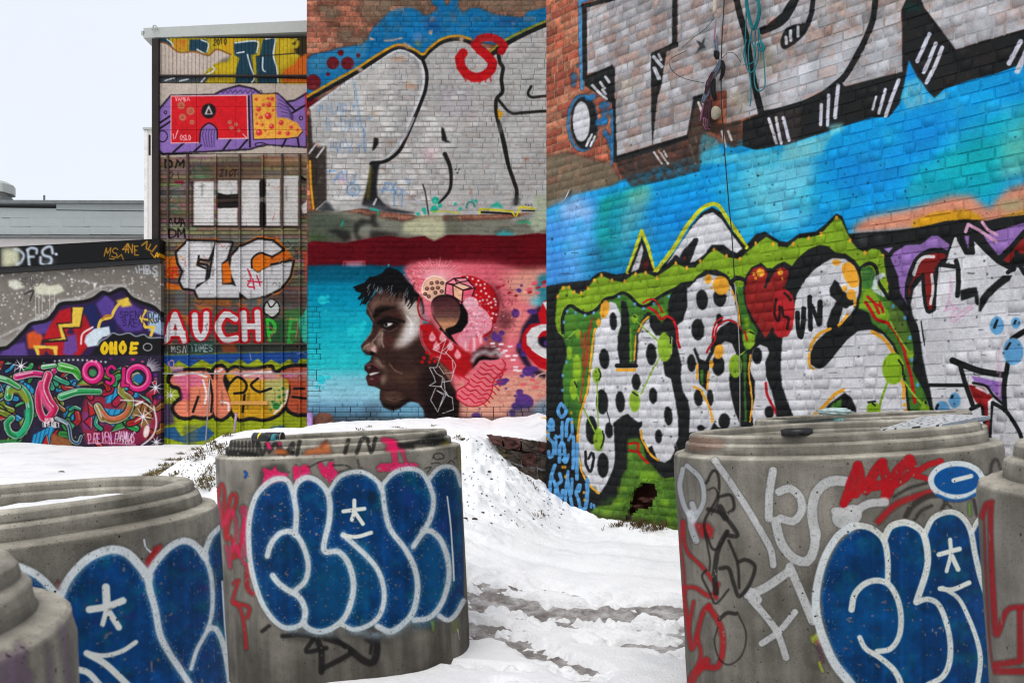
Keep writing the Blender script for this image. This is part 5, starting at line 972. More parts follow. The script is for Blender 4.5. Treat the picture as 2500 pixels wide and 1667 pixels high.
    for p in ('1270 1060 1285 1150 1280 1250', '1390 1080 1440 1040 1490 1080 1480 1130 1420 1140', '1560 1050 1520 1090 1570 1130 1640 1110', '1480 1150 1470 1250', '1780 1110 1840 1110', '1770 1160 1850 1170', '1200 1160 1170 1250'): L.s_(p, 15, (26, 24, 24), 1.2)
    for x, y, r in ((1672, 1215, 22), (1690, 1160, 11), (1715, 1110, 9), (1650, 1190, 9), (1700, 1195, 9), (1640, 1240, 8), (1720, 1150, 8), (1690, 1120, 6), (1720, 1185, 6)): L.e(x, y, r, r, (40, 130, 60))
    L.er(1040, 960, 14, 20, 7, (206, 150, 190)); L.f('1030 980 1110 975 1110 1005 1040 1010', (206, 150, 190), 4, .8); L.text('NEMY', 1700, 1022, 20, 18, 5, (206, 120, 200), .9)
    for k in range(8):
        an = k*math.pi/4; L.s_([1035, 1150, 1035+math.cos(an)*42, 1150+math.sin(an)*46], 7, (226, 226, 226), 1, w2=2)
    L.f('1110 1330 1200 1330 1190 1460 1110 1460', (96, 104, 84), 6, .6)
    for _ in range(70):      # small old tags and scuffs all over the boards
        x, y = rg.uniform(400, 745), rg.uniform(385, 930); c_ = [(30, 26, 24), (60, 40, 34), (70, 90, 70), (180, 60, 40), (200, 200, 196), (206, 120, 40)][rg.integers(6)]
        q = [x, y]
        for k in range(rg.integers(2, 5)): q += [q[-2]+rg.uniform(-3, 9), q[-1]+rg.uniform(-9, 9)]
        L.z(0, 0, 1); L.s_(q, rg.uniform(1, 2.4), c_, .8, .6)
    for _ in range(60):
        x, y = rg.uniform(392, 750), rg.uniform(385, 1080); L.s_([x, y, x+rg.uniform(-1, 1), y+rg.uniform(10, 50)], rg.uniform(1.5, 5), (58, 48, 42), 2, .35)
    return L
def paint_low_wall():
    L = Layer(-700, 540, 460, 1180)
    T = lambda Z: L.z(*Z)
    rg = np.random.default_rng(33); L.sk = .4
    L.z(0, 0, 1); L.f('-700 560 460 560 460 1180 -700 1180', (122, 115, 107), 0, var=.08)
    T(ZB)
    for _ in range(900):
        x, y = rg.uniform(-900, 985), rg.uniform(390, 800); r = rg.uniform(2.5, 7); L.e(x, y, r, r, (222, 220, 216), 0, .7, .9)
    ridge = '-300 900 0 870 60 850 150 760 190 720 280 700 330 650 370 600 480 590 560 570 620 530 660 540 740 510 790 560 850 590 930 620 990 680'
    L.s_(ridge.replace('870', '840'), 60, (190, 188, 184), 9, .35); L.s_('0 800 120 740 220 690 310 640 350 590 480 560 560 520 640 490 760 490', 16, (196, 194, 190), 4, .5)
    L.f('50 460 90 450 130 470 150 500 90 515 55 490', (226, 224, 206), 5, .9); L.f('205 490 250 470 300 490 360 480 390 520 330 545 260 545 215 540', (222, 220, 196), 5, .9); L.f('560 470 590 470 570 510', (230, 228, 220), 3, .9)
    for x in (215, 235, 255, 300, 330): L.s_([x, 530, x+1, 640+rg.uniform(0, 130)], 4, (220, 218, 200), 1, .8)
    L.text('SPUCA', 125, 442, 46, 22, 5, (70, 66, 62), .7); L.text('HBS', 840, 370, 44, 32, 9, (196, 202, 206), .9); L.s_('820 380 830 410', 9, (196, 202, 206), 1); L.e(945, 372, 6, 6, (206, 206, 206)); L.s_('150 540 200 520 180 580', 8, (44, 40, 40), 1.5)
    # mountain piece
    mt = ridge+' 990 920 500 925 0 930 -300 930'
    L.f(mt, (46, 30, 70), 1.2); L.f('0 900 60 850 150 830 170 920 0 925', (92, 66, 140), 6, .9); L.f('160 780 230 750 260 800 240 870 170 870', (216, 84, 34), 5, .95); L.f('190 730 300 700 350 700 330 780 220 780', (88, 64, 142), 5, .9)
    L.f('300 730 360 640 430 620 440 700 400 780 480 790 560 820 480 920 340 920 300 860 250 830', (184, 24, 30), 5, .95); L.f('440 740 510 660 570 700 590 780 520 860 450 800', (176, 20, 28), 6, .9); L.f('500 620 570 590 590 660 640 760 560 760 520 680', (28, 36, 86), 6, .95)
    L.f('580 600 640 545 690 590 700 660 620 680', (88, 64, 146), 5, .95); L.f('700 610 800 600 880 650 860 760 760 770 690 700', (84, 60, 142), 6, .95); L.f('600 740 700 690 700 780 620 780', (26, 30, 72), 5, .9); L.f('390 800 460 780 470 880 430 920 380 900', (96, 70, 150), 5, .9)
    L.f('890 640 980 660 980 790 900 760', (170, 196, 216), 5, .9)
    L.s_(ridge, 22, (22, 20, 22), 1.5)
    yl = (226, 190, 70)
    L.f('430 625 510 615 490 745 385 750 412 825 250 835 258 815 378 800 340 715 430 710', (26, 22, 24), 1.2); L.f('438 620 505 620 482 738 375 742 400 815 262 822 372 806 350 722 436 716', yl, 1); L.f('200 850 350 852 345 920 320 920 300 870 260 870 250 920 225 915', yl, 1); L.f('235 868 320 872 330 915 290 900 280 880 260 915 240 915', (150, 40, 30), 1.5)
    L.s_('770 570 720 600 690 640 670 680 610 700 590 770', 18, yl, 1.2); L.f('700 580 770 560 800 610 740 620', yl, 2); L.s_('880 640 850 690 880 740 930 740 900 830', 18, yl, 1.2, sm=0); L.s_('860 690 920 700', 14, yl, 1.2)
    L.s_('620 690 640 670 670 670', 12, (190, 120, 40), 1)
    L.f('510 830 520 790 570 750 660 735 670 790 620 800 590 850 530 860', (206, 218, 226), 1.5); L.s_('490 840 500 780 560 740', 12, (240, 200, 200), 1.2)
    L.f('540 920 590 850 600 820 650 800 680 770 720 780 780 770 820 790 870 780 900 800 980 800 980 925 500 925', (22, 22, 24), 2)
    L.s_('590 850 612 822 650 802 682 775 722 786 780 775 822 795 870 784 902 804 975 802', 9, (150, 160, 172), 2.5, .8)
    for ch, x in (('O', 612), ('H', 668), ('O', 724), ('E', 785)): L.text(ch, x, 838, 66, 40, 24, (226, 186, 28), 1.)
    L.text('SPENY', 725, 645, 40, 24, 6, (40, 30, 70), .9); L.text('SKEN', 740, 690, 40, 26, 6, (40, 30, 70), .9); L.text('RGA', 900, 650, 60, 22, 7, (40, 46, 60), .9); L.er(893, 860, 26, 22, 6, (206, 206, 206), 1, .8)
    # lower piece on dark ground
    L.f('-1800 925 985 905 985 1560 -1800 1560', (40, 34, 52), 1, var=.2)
    L.f('0 930 340 925 420 960 200 980 0 970', (20, 14, 26), 6, .9); L.f('520 1150 980 1180 960 1400 780 1460 520 1440 480 1300', (150, 36, 60), 10, .9); L.f('720 1200 930 1200 900 1360 760 1300', (130, 130, 50), 14, .7); L.f('600 1330 850 1330 860 1460 560 1460', (120, 24, 60), 10, .7); L.f('500 1250 640 1250 620 1340 500 1360', (120, 60, 130), 8, .7)
    for k in range(46): L.e(rg.uniform(560, 980), rg.uniform(915, 1480), rg.uniform(4, 13), rg.uniform(4, 11), [(206, 40, 130), (120, 40, 160), (226, 90, 150)][rg.integers(3)], 0, 1, .8)
    st = (40, 150, 196)
    for p in ('0 1100 40 1080 60 1250 0 1290', '60 1030 180 1090 240 1160 200 1220 120 1090', '380 1230 440 1210 480 1290 440 1350 390 1330', '640 1080 850 1070 840 1160 640 1200', '200 1390 320 1330 340 1480 180 1490', '600 1230 790 1240 800 1290 690 1340 560 1290', '330 1080 480 1050 480 1140 340 1130'): 
        L.f(p, st, 1.2)
        q = np.array([float(v) for v in p.split()]).reshape(-1, 2)
        for k in range(7):
            x = q[:, 0].min()+(k+.5)*(np.ptp(q[:, 0]))/7; L.s_([x+18, q[:, 1].min()+8, x-14, q[:, 1].max()-8], 7, (18, 50, 90), 1, .6)
    for _ in range(120):      # dense interlocking under-layer
        x, y = rg.uniform(-300, 960), rg.uniform(950, 1480); a_ = rg.uniform(0, 6.3); l_ = rg.uniform(35, 95); b_ = a_+rg.uniform(-1.4, 1.4)
        p_ = [x, y, x+math.cos(a_)*l_*.6, y+math.sin(a_)*l_*.6, x+math.cos(a_)*l_*.6+math.cos(b_)*l_*.6, y+math.sin(a_)*l_*.6+math.sin(b_)*l_*.5]
        c_ = [(40, 150, 70), (176, 30, 60), (40, 140, 190), (120, 140, 40), (176, 40, 40), (60, 160, 120), (50, 130, 60), (150, 90, 40)][rg.integers(8)]; w_ = rg.uniform(14, 38)
        if rg.random() < .4:
            t_ = [x, y, x+math.cos(a_)*l_, y+math.sin(a_)*l_, x+math.cos(b_)*l_*.7, y+math.sin(b_)*l_*.7]; L.s_(t_, 12, (20, 16, 26), 1, sm=0, closed=1); L.f(t_, c_, 1); L.s_(t_[:4], 4, (220, 224, 214), 1, .8, sm=0); continue
        L.s_(p_, w_+14, (20, 16, 26), 1.2); L.s_(p_, w_, c_, 1.4); L.s_([p_[0]+4, p_[1]-6, p_[2]+4, p_[3]-6], 5, (226, 226, 216), 1.2, .8); L.s_(p_, w_*.35, [v_*.6 for v_ in c_], 3, .6)
    def blob(path, w, col, hi=(226, 226, 210)):
        w *= .82; L.s_(path, w+22, (20, 18, 24), 1.3, w2=w*.7+22); L.s_(path, w+10, (196, 206, 196), 1.2, w2=w*.7+10); L.s_(path, w, col, 1.5, w2=w*.7); q_ = np.array([float(v_) for v_ in path.split()]).reshape(-1, 2)
        L.s_((q_+[w*.16, w*.2]).ravel(), w*.34, [v_*.62 for v_ in col], 4, .7); L.s_((q_[:max(2, len(q_)//2)]-[w*.18, w*.22]).ravel(), 7, (236, 236, 226), 1.5, .85)
    blob('50 1160 60 1110 110 1100 160 1150 180 1230 170 1310 120 1390 60 1380 40 1320 70 1290', 50, (40, 150, 90)); L.s_('60 1130 110 1120 160 1180', 36, (130, 140, 40), 6, .9); L.s_('160 1250 160 1330 110 1390', 30, (40, 170, 120), 6, .8)
    blob('-40 1040 40 1060 110 1100', 36, (70, 170, 90)); blob('100 1040 200 1020 300 1030 330 1000', 42, (206, 40, 110)); blob('290 1030 270 1110 300 1190 330 1230 280 1300 240 1250 230 1150 250 1080', 54, (206, 36, 90)); L.s_('240 1080 260 1180 300 1240', 26, (226, 80, 130), 6, .8)
    blob('370 980 450 1000 480 1040', 60, (70, 170, 60)); blob('370 1160 470 1130 600 1130', 46, (50, 160, 90)); blob('260 980 330 970', 24, (60, 170, 90))
    L.f('450 1090 520 1020 640 1060 620 1100', (24, 20, 26), 1); L.f('465 1088 525 1035 620 1058 600 1085', (120, 170, 60), 2); L.s_('470 1090 620 1075', 10, (206, 120, 80), 2, .7)
    blob('620 1290 600 1240 590 1220 640 1290 700 1300 770 1260 790 1180 730 1130 750 1070 830 1030', 46, (150, 120, 60)); L.s_('620 1250 660 1290 740 1280 780 1220', 22, (206, 90, 60), 6, .8); L.s_('790 1210 740 1140 760 1080', 20, (130, 150, 50), 6, .8)
    for x, y, rx, ry in ((560, 1010, 50, 55), (835, 1045, 65, 68)): L.er(x, y, rx, ry, 48, (24, 18, 26), 1.2); L.er(x, y, rx, ry, 34, (206, 30, 110), 1.2); L.er(x-6, y-8, rx, ry, 8, (240, 170, 200), 2, .7)
    L.e(560, 1015, 22, 22, (60, 130, 80)); L.e(835, 1050, 30, 28, (30, 100, 150))
    L.text('S', 640, 985, 90, 56, 30, (24, 18, 26)); L.text('L', 735, 980, 95, 46, 30, (24, 18, 26)); L.text('S', 640, 985, 90, 56, 20, (206, 30, 110)); L.text('L', 735, 980, 95, 46, 20, (206, 30, 110))
    L.s_('930 1220 945 1320 920 1400 850 1460', 10, (206, 206, 200), 1.2); L.s_('730 1180 850 1190 930 1240', 8, (206, 206, 200), 1.2); L.e(885, 1370, 18, 38, (232, 214, 206), .2, 1.5); L.s_('820 1210 860 1190', 12, (236, 226, 220), 1.5)
    for cx, cy, r in ((125, 975, 46), (940, 1105, 40), (865, 1280, 62), (945, 1435, 34), (1040, 1150, 30)):
        for k in range(8):
            an = k*math.pi/4+.2; L.s_([cx, cy, cx+math.cos(an)*r, cy+math.sin(an)*r], 8, (232, 230, 230), 1, w2=2)
    for k in range(11):
        an = -1.35+k*.12; L.s_([880+math.cos(an)*40, 1010+math.sin(an)*40, 880+math.cos(an)*(90+10*(k % 2)), 1010+math.sin(an)*(80+12*(k % 2))], 6, (206, 200, 206), 1, .85, w2=2)
    for k in range(12): L.e(330+k*28, 945-math.sin(k*.35)*8, 6, 6, (226, 226, 226))
    L.text('PREVEN', 535, 1380, 62, 20, 6, (226, 170, 206), .95); L.text('FAHMNAS', 690, 1376, 62, 14, 5, (236, 200, 226), .95); L.s_('530 1440 640 1440 820 1450', 6, (226, 170, 206), 1, .8); L.text('PUNK', 272, 1290, 20, 12, 5, (236, 226, 220), .95); L.text('INTERNET', 252, 1315, 26, 11, 5, (236, 226, 220), .95)
    blob('340 1290 410 1330 430 1420 470 1440 490 1400', 16, (30, 70, 110)); L.f('310 1380 420 1420 440 1480 300 1480', (150, 90, 50), 5, .9); L.f('-20 1420 60 1420 150 1470 60 1490 -20 1490', (50, 130, 70), 4, .9); L.text('IEIC', 0, 1450, 40, 24, 8, (226, 226, 220), .9)
    return L
def paint_fascia():
    L = Layer(-700, 560, 460, 680)
    L.z(0, 0, 1); L.f('-700 560 460 560 460 680 -700 680', (22, 22, 22), 0)
    L.z(*ZS)
    L.f('10 1150 240 1150 280 1380 100 1420 10 1420', (206, 206, 172), 8, .95); L.s_('8 1160 8 1440', 8, (60, 58, 50), 2)
    c = (196, 208, 220)
    L.s_('205 1170 260 1180 325 1250 290 1340 230 1375', 34, c, 3, .95); L.f('190 1165 240 1165 235 1370 210 1370', (196, 198, 176), 4, .9); L.s_('380 1190 400 1390', 34, c, 3); L.s_('375 1175 430 1150 500 1170 500 1220', 34, c, 3); L.s_('400 1270 460 1270', 30, c, 3)
    L.s_('720 1220 700 1140 640 1140 580 1190 600 1250 690 1280 700 1340 640 1390 560 1360 555 1280', 36, c, 3); L.e(768, 1236, 22, 20, c); L.f('560 1370 700 1300 740 1380 600 1420', c, 10, .5)
    g = (176, 124, 30)
    L.text('MS', 1425, 1150, 110, 80, 16, g, .95, slant=.1); L.text('4NE', 1660, 1090, 130, 70, 18, g, .95, slant=.1, dy=12); L.s_('1600 1290 1660 1240 1690 1320', 14, g, 1.2, sm=0); L.s_('1500 1295 1560 1305', 14, g); L.s_('1940 1115 2010 1060 2000 1160 2080 1200 2140 1120', 20, g, 1.5, sm=0); L.s_('2060 1100 2030 1160', 16, g); L.s_('2060 1220 2120 1290', 16, g); L.text('AC', 2115, 1215, 60, 45, 20, (226, 160, 30), .95)
    return L
# ================================================================= painting: concrete rings
WHT = (206, 212, 212); RBL = (0, 54, 104)
def spray(L, p, w, col=WHT, so=2.2, glow=True, **k):
    if glow: L.s_(p, w*1.3, col, so*3.4, .4, br=.3); L.speck(p, w, col, 1.3)
    rw = np.random.default_rng(len(p)); L.s_(p, w*rw.uniform(.85, 1.1), col, so, .97, var=.09, w2=w*rw.uniform(.8, 1.2), **k); L.speck(p, w*.5, (120, 124, 124), .35, .5)
def bluefill(L, p):
    L.f(p, RBL, 1.5, var=.2)
    q = L.pts(p); r = np.random.default_rng(int(q.sum()) % 999); m = L._mask(q, 1.5)
    if m is None: return
    xa, ya, mk = m; h, w = mk.shape        # streaky roller and spray passes
    st = np.repeat(fbm(8, w, 14, 3, 3)[:1]-.5, h, 0)+(fbm(h, w, 26, 12, 4)-.5)*1.3
    sl = (slice(ya, ya+h), slice(xa, xa+w)); L.rgb[sl] *= (1+mk*st*.34)[..., None]
    L.rgb[sl][..., 1] += mk*np.clip(fbm(h, w, 40, 44, 3)-.55, 0, 1)*.25
    fl = (r.random((h, w)) > .9985)*mk; L.rgb[sl] = L.rgb[sl]*(1-fl[..., None])+np.array((.05, .06, .08), np.float32)*fl[..., None]
def ring_mid():
    L = Layer(480, 1000, 1180, 1720); L.z(*ZN)
    pk = (214, 28, 92); bk = (26, 25, 25); rd = (170, 18, 28)
    # lip
    for x in range(135, 330, 22): L.s_([x, 140, x-4, 200, x+6, 220], 20, bk, 1.5, .9)
    for p in ('320 150 340 215 372 150 380 200 420 150 440 210', '440 150 470 215 520 150 520 200', '560 140 545 215', '830 205 850 130', '900 205 930 125 960 120 985 200 1010 120', '140 200 300 215', '470 200 520 210'): L.s_(p, 26, bk, 2, .9)
    L.f('390 215 410 185 470 180 500 215', (206, 110, 50), 4, .9); L.f('570 225 600 180 650 175 690 150 740 140 760 215', (206, 112, 52), 4, .9); L.f('360 140 385 140 395 180 375 190', pk, 2); L.f('430 140 455 140 445 175', pk, 2); L.s_('690 170 720 135', 22, (130, 62, 30), 3, .8)
    L.f('1060 200 1080 125 1120 118 1160 150 1200 200', pk, 3, .9); L.f('1130 150 1250 130 1330 95 1420 95 1440 140 1360 170 1250 160 1240 190 1150 180', bk, 3, .95); L.f('1380 170 1450 125 1452 165', (196, 170, 20), 4, .8)
    # above the blue letters
    L.f('300 470 330 300 400 265 470 270 500 320 470 350 350 380', bk, 6, .7)
    L.f('340 400 350 330 335 290 370 300 395 310 415 278 430 310 455 320 500 325 480 370 430 380', pk, 1.8, br=.25); L.f('310 430 340 390 420 370 400 400 330 440', (206, 60, 120), 6, .7)
    L.f('520 360 515 300 530 270 560 290 585 268 620 280 628 330 580 350 540 390', pk, 1.8, br=.25); L.f('690 340 665 290 665 260 690 255 715 290 735 255 765 255 770 300 800 320 740 390', pk, 1.8, br=.25)
    L.s_('620 290 690 255 760 245', 10, bk, 2, .8); L.s_('760 280 830 280 860 300 790 320', 12, bk, 2, .8); L.s_('905 250 915 290 930 300', 14, bk, 3, .8)
    L.s_('1060 130 1110 150 1120 200 1130 300', 40, pk, 2.5, .9); L.s_('1170 200 1190 260', 26, pk, 2.5, .8); L.f('1010 290 1040 265 1250 262 1275 285 1200 300 1090 320 1020 320', pk, 2.5, .95); L.s_('1100 350 1095 430', 20, (190, 40, 110), 4, .6)
    for p in ('1350 240 1360 215 1400 210 1415 235 1370 245 1355 225', '1300 300 1340 290 1310 330', '1340 270 1380 265 1400 280', '1430 280 1460 250 1480 270', '1480 240 1500 230'): L.s_(p, 8, bk, 1.2, .9)
    L.s_('238 318 248 330 240 350', 20, (20, 80, 150), 1.5)
    L.s_('1500 180 1512 300', 18, (190, 180, 30), 3, .7)
    # left margin reds
    for p, w in (('80 460 95 390 115 430 110 560 120 700', 26), ('130 580 150 470 180 450 185 500 140 620 130 720', 30), ('150 700 170 760 165 830', 28), ('190 820 220 700 240 600', 30), ('170 980 200 960 165 1080 210 1130 235 1250 245 1360', 26), ('170 1090 260 1120 250 1180', 30), ('250 870 250 1000 285 1040', 34), ('70 420 80 560', 24)): L.s_(p, w, rd, 3, .9, br=.15)
    for p, w in (('120 620 150 550 180 600 185 700 160 780', 28), ('230 540 245 600 235 700 250 800', 60), ('130 760 150 880', 34), ('80 500 100 640', 22), ('185 760 230 860', 30)): L.s_(p, w, (206, 30, 84), 4, .8, br=.2)
    L.f('60 240 80 240 85 330 65 330', (70, 130, 150), 5, .6)
    # black tag under the letters
    for p, w in (('460 1290 560 1280 640 1300 600 1380 720 1360', 30), ('660 1300 690 1380 690 1500', 40), ('700 1300 820 1340 860 1390 700 1480', 34), ('870 1380 950 1440 1000 1440 1020 1360 1010 1290', 44), ('960 1300 985 1330 980 1390', 20), ('380 1230 340 1260', 26), ('760 1290 830 1350', 28)): L.s_(p, w, bk, 2.5, .92)
    L.f('430 1270 640 1270 700 1330 480 1320', bk, 6, .5)
    L.e(970, 1310, 26, 20, bk, 0, 3)
    L.s_('900 1270 1100 1290 1230 1250 1380 1200', 60, (150, 165, 172), 10, .35); L.f('1230 1180 1380 1180 1360 1250 1220 1250', (0, 84, 120), 8, .6)
    # blue body, old strokes showing through, white contours
    bluefill(L, '268 640 290 500 340 420 420 380 470 375 522 430 560 380 620 360 680 380 732 430 800 350 900 320 980 340 1042 400 1100 330 1200 300 1270 320 1322 370 1370 310 1430 290 1480 310 1516 400 1532 700 1532 1100 1480 1190 1420 1195 1390 1170 1300 1205 1230 1190 1150 1255 1080 1255 1020 1230 900 1262 820 1220 720 1262 620 1245 580 1220 500 1250 420 1220 340 1100 290 950 262 800')
    for p, w in (('690 1030 760 880 840 1020 640 1050', 26), ('720 1050 740 1180', 34), ('720 780 700 840', 40), ('880 840 960 880 900 960 980 990', 40), ('400 930 420 870', 26), ('650 980 640 1060', 36), ('1000 780 1040 900', 40)): L.s_(p, w, (6, 44, 84), 4, .6)
    L.f('700 800 1000 760 1020 1000 820 1180 640 1180 620 1000', (0, 80, 120), 16, .5); L.f('1270 700 1420 720 1420 1100 1300 1150', (0, 86, 128), 16, .5)
    rg = np.random.default_rng(2)
    for _ in range(90):
        x, y = rg.choice([400, 500, 700, 850, 1100, 1190])+rg.normal(0, 45), rg.uniform(350, 760); L.e(x, y, rg.uniform(2, 8), rg.uniform(1, 4), (150, 30, 130), 0, .8, .6)
    L.f('1170 420 1210 420 1240 520 1190 530', (40, 50, 150), 10, .5); L.f('1370 620 1440 600 1430 680 1380 670', (50, 60, 150), 10, .5)
    for _ in range(30): L.e(rg.uniform(1270, 1480), rg.uniform(740, 1130), 3, rg.uniform(2, 7), (90, 140, 60), 0, 1, .6)
    W = ('525 440 490 372 440 358 380 380 310 450 272 560 258 700 275 900 330 1080 400 1190 470 1240 540 1236 580 1212', '535 690 542 560 527 440 560 372 620 352 690 390 735 470 737 600 705 780 790 790 850 860 880 980 862 1100 820 1190 740 1250 660 1262 590 1222 595 1140 560 1060 480 1010 430 970 402 932', '370 815 395 740 450 680 520 675 575 740 612 860 596 960 540 1016', '735 432 800 346 900 316 980 340 1045 410 1066 540 1100 660 1190 780 1246 900 1260 1020 1236 1140 1180 1212 1100 1262 1022 1232', '1040 410 1110 330 1200 300 1280 320 1330 400 1352 500 1322 620 1235 760', '1290 670 1340 670 1400 730 1440 850 1442 970 1400 1100 1330 1180 1240 1196', '1325 360 1380 300 1440 285 1490 310 1520 400', '1532 1080 1490 1160 1440 1196 1390 1172', '812 1222 880 1250 960 1230 1032 1170 1062 1060 1042 940 980 840 820 690')
    for p in W: spray(L, p, 30)
    L.s_('480 1250 700 1275 900 1270 1100 1275 1230 1200', 30, (176, 200, 214), 9, .5)
    for p, w in (('815 694 900 702 985 678', 24), ('885 488 884 552 870 602', 24), ('820 552 945 536', 24), ('892 562 936 626', 24)): L.s_(p, w, (222, 224, 214), 1.2)
    L.s_('1435 465 1455 650 1475 960', 10, (214, 218, 214), 1)
    L.e(988, 466, 38, 40, (8, 34, 58), 0, 5, .8)
    for x in (1470, 1490, 1350): L.s_([x, 1210, x+6, 1260], 16, (170, 196, 40), 4, .7)
    L.s_('1500 1250 1508 1310', 10, (206, 210, 206), 1.5, .8)
    for x in (1100, 1190, 1260): L.s_([x, 1290, x+4, 1390], 40, (150, 146, 140), 12, .35)
    return L
def ring_left():
    L = Layer(-300, 1120, 600, 1720); L.z(*ZM)
    rd = (160, 20, 30)
    L.s_('400 930 390 880', 26, (120, 24, 40), 3, .8)
    bluefill(L, '-900 900 -500 760 0 800 190 800 300 860 400 960 470 830 560 730 680 670 790 660 880 700 960 780 1000 840 1080 720 1180 620 1260 600 1340 640 1385 690 1420 580 1480 520 1560 620 1640 1700 -900 1700')
    for p in ('840 860 890 860 900 1400 860 1400', '600 900 640 860 660 1250 600 1300', '1100 860 1150 800 1200 1300 1120 1300'): L.f(p, (0, 62, 112), 18, .4)
    rg = np.random.default_rng(6)
    for _ in range(24): L.e(rg.uniform(450, 1400), rg.uniform(730, 1450), rg.uniform(10, 40), rg.uniform(8, 22), (70, 24, 96), 0, 5, .4)
    L.f('970 750 1040 640 1100 620 1105 650 1040 740 1000 800', rd, 3, .95); L.s_('975 600 985 650 1015 680', 18, (190, 196, 200), 1.5)
    for p, w in (('-200 700 0 740 190 805 290 870 380 970', 58), ('400 1000 450 880 540 770 640 700 760 665 860 690 940 770 1000 850', 62), ('1000 850 1010 930 1050 1080 1080 1240 1140 1360 1220 1480 1310 1620', 50), ('990 850 1060 740 1160 640 1250 605 1330 640 1390 720', 46), ('1390 720 1430 850 1440 1000 1430 1110 1400 1210 1330 1340 1290 1470', 30), ('1385 690 1420 580 1480 515', 40), ('1410 1200 1460 1200 1510 1300 1540 1450 1560 1600', 40)): spray(L, p, w, so=2.2)
    for p, w in (('715 920 720 1060', 54), ('600 1070 720 1050 830 1010', 48), ('720 1060 690 1170', 34), ('730 1080 800 1190', 44), ('580 1362 700 1380 820 1350 915 1290', 32), ('585 1365 700 1430 790 1510 880 1600', 46), ('530 1475 600 1500 690 1600', 44)): L.s_(p, w, (208, 210, 204), 1.6)
    L.s_('1500 880 1520 1150 1555 1568', 10, (206, 212, 214), 1); L.s_('1345 500 1360 610', 16, (190, 200, 206), 3, .6); L.s_('1545 1000 1570 1500', 8, (150, 190, 214), 1, .7)
    return L
def ring_right():
    L = Layer(1600, 980, 2520, 1760); L.z(*ZP)
    sv = (190, 190, 188); bk = (34, 30, 28); rd = (172, 18, 28)
    L.f('110 150 200 140 330 160 330 230 210 250 105 240', (206, 140, 110), 6, .6)
    for p, w in (('85 340 70 440 100 560 150 640', 34), ('110 320 190 400 205 520 160 620', 34), ('140 540 150 580 130 590', 40), ('130 600 140 680 165 750', 44)): L.s_(p, w, (200, 204, 206), 3, .85, br=.1)
    for p, w in (('270 290 340 390 440 540 530 690 590 800 605 890', 44), ('605 350 585 480 580 620', 52), ('620 640 650 760 720 850 800 870 840 800 850 700', 60), ('640 470 700 450 760 500 770 580 720 640 650 620', 52), ('1020 410 930 410 850 480 830 600 850 720', 64), ('1000 620 1058 600', 120), ('960 580 1058 580', 50), ('460 1060 560 1020 690 930', 56), ('700 900 760 1040 830 1210', 54), ('480 1090 560 1180 630 1280 680 1420', 44), ('540 1340 640 1270 730 1160', 42), ('470 1040 520 1090', 50)): L.s_(p, w, sv, 2.6, .95, br=.08, var=.1); L.speck(p, w, sv, 1.6, .55); L.speck(p, w, (120, 120, 116), .8, .3)
    for p, w in (('90 650 70 760 90 900 100 1050', 22), ('90 640 110 800 200 900 270 1000 280 1080', 28), ('90 1020 160 1020 250 1070 290 1000', 32), ('90 1050 110 1200 140 1370 200 1170 240 1120', 34), ('150 1100 120 1250', 26), ('240 1130 300 1230 320 1350 290 1470 200 1470', 40), ('220 1440 150 1520 130 1568', 56), ('170 1300 190 1400 160 1500', 28)): L.s_(p, w, rd, 3, .92)
    L.f('150 650 230 640 270 680 260 740 190 740', rd, 4, .95)
    for p, w in (('220 420 260 350 290 380 285 500 210 640 230 740 260 800 300 780 340 700', 18), ('230 460 270 450 290 520 250 600', 10), ('290 500 360 490 380 560 350 590', 20), ('230 570 300 590 350 640 400 720 340 720', 26), ('300 560 330 620', 40), ('340 700 290 800 270 930 280 1050', 32), ('350 750 400 880 410 1020', 18), ('300 910 350 910 380 1000 410 1070 470 1000 500 900 450 860 410 870', 24), ('220 920 200 960 250 1060 280 1110 350 1030', 14), ('300 1200 340 1165 390 1170', 24), ('400 1160 450 1280 430 1400 360 1460 300 1430 270 1330 290 1250', 10), ('210 700 240 850 240 920', 12)): L.s_(p, w, bk, 1.8, .9)
    L.f('810 1300 870 1270 880 1350 820 1340', (170, 190, 40), 4, .85); L.s_('800 1350 810 1450 860 1480', 26, (140, 150, 40), 8, .5); L.s_('860 1330 890 1440', 22, (130, 30, 80), 6, .8); L.s_('870 1450 890 1500', 22, (190, 200, 60), 3, .8)
    L.z(*ZQ)
    for p, w in (('20 540 60 420 100 320', 46), ('105 320 120 400 90 480', 60), ('150 460 200 360 245 305', 62), ('240 310 270 400 265 500', 60), ('280 470 330 360 400 285', 64), ('410 285 425 330 380 390 310 430', 50), ('180 440 320 420', 60), ('430 370 500 320 580 292', 38), ('440 380 490 390 525 405', 36), ('30 540 80 480', 34)): L.s_(p, w, rd, 1.6, .97, var=.12); L.speck(p, w, rd, .5, .6)
    L.s_('220 640 330 540 520 470', 44, rd, 4, .9)
    for p, w in (('380 610 420 550 500 500 560 490', 34), ('430 630 470 580 530 550', 20), ('310 500 400 450 500 420', 18), ('590 570 620 510', 24), ('770 520 790 600', 26), ('860 400 870 310 900 285 920 340', 20), ('850 390 930 400', 40), ('600 520 640 560', 14)): L.s_(p, w, (52, 46, 42), 3, .9)
    L.s_('70 600 160 540 260 530', 54, sv, 3, .95, br=.06); L.s_('745 540 748 600', 24, (120, 180, 50), 4, .8)
    L.e(670, 410, 150, 105, (0, 76, 140), 0, 1.2); L.er(672, 405, 148, 98, 34, WHT, 1.6); L.s_('560 490 640 520 720 515 790 480', 20, (0, 76, 140), 2, .9); L.s_('655 405 755 380', 26, (214, 216, 208), 1.2)
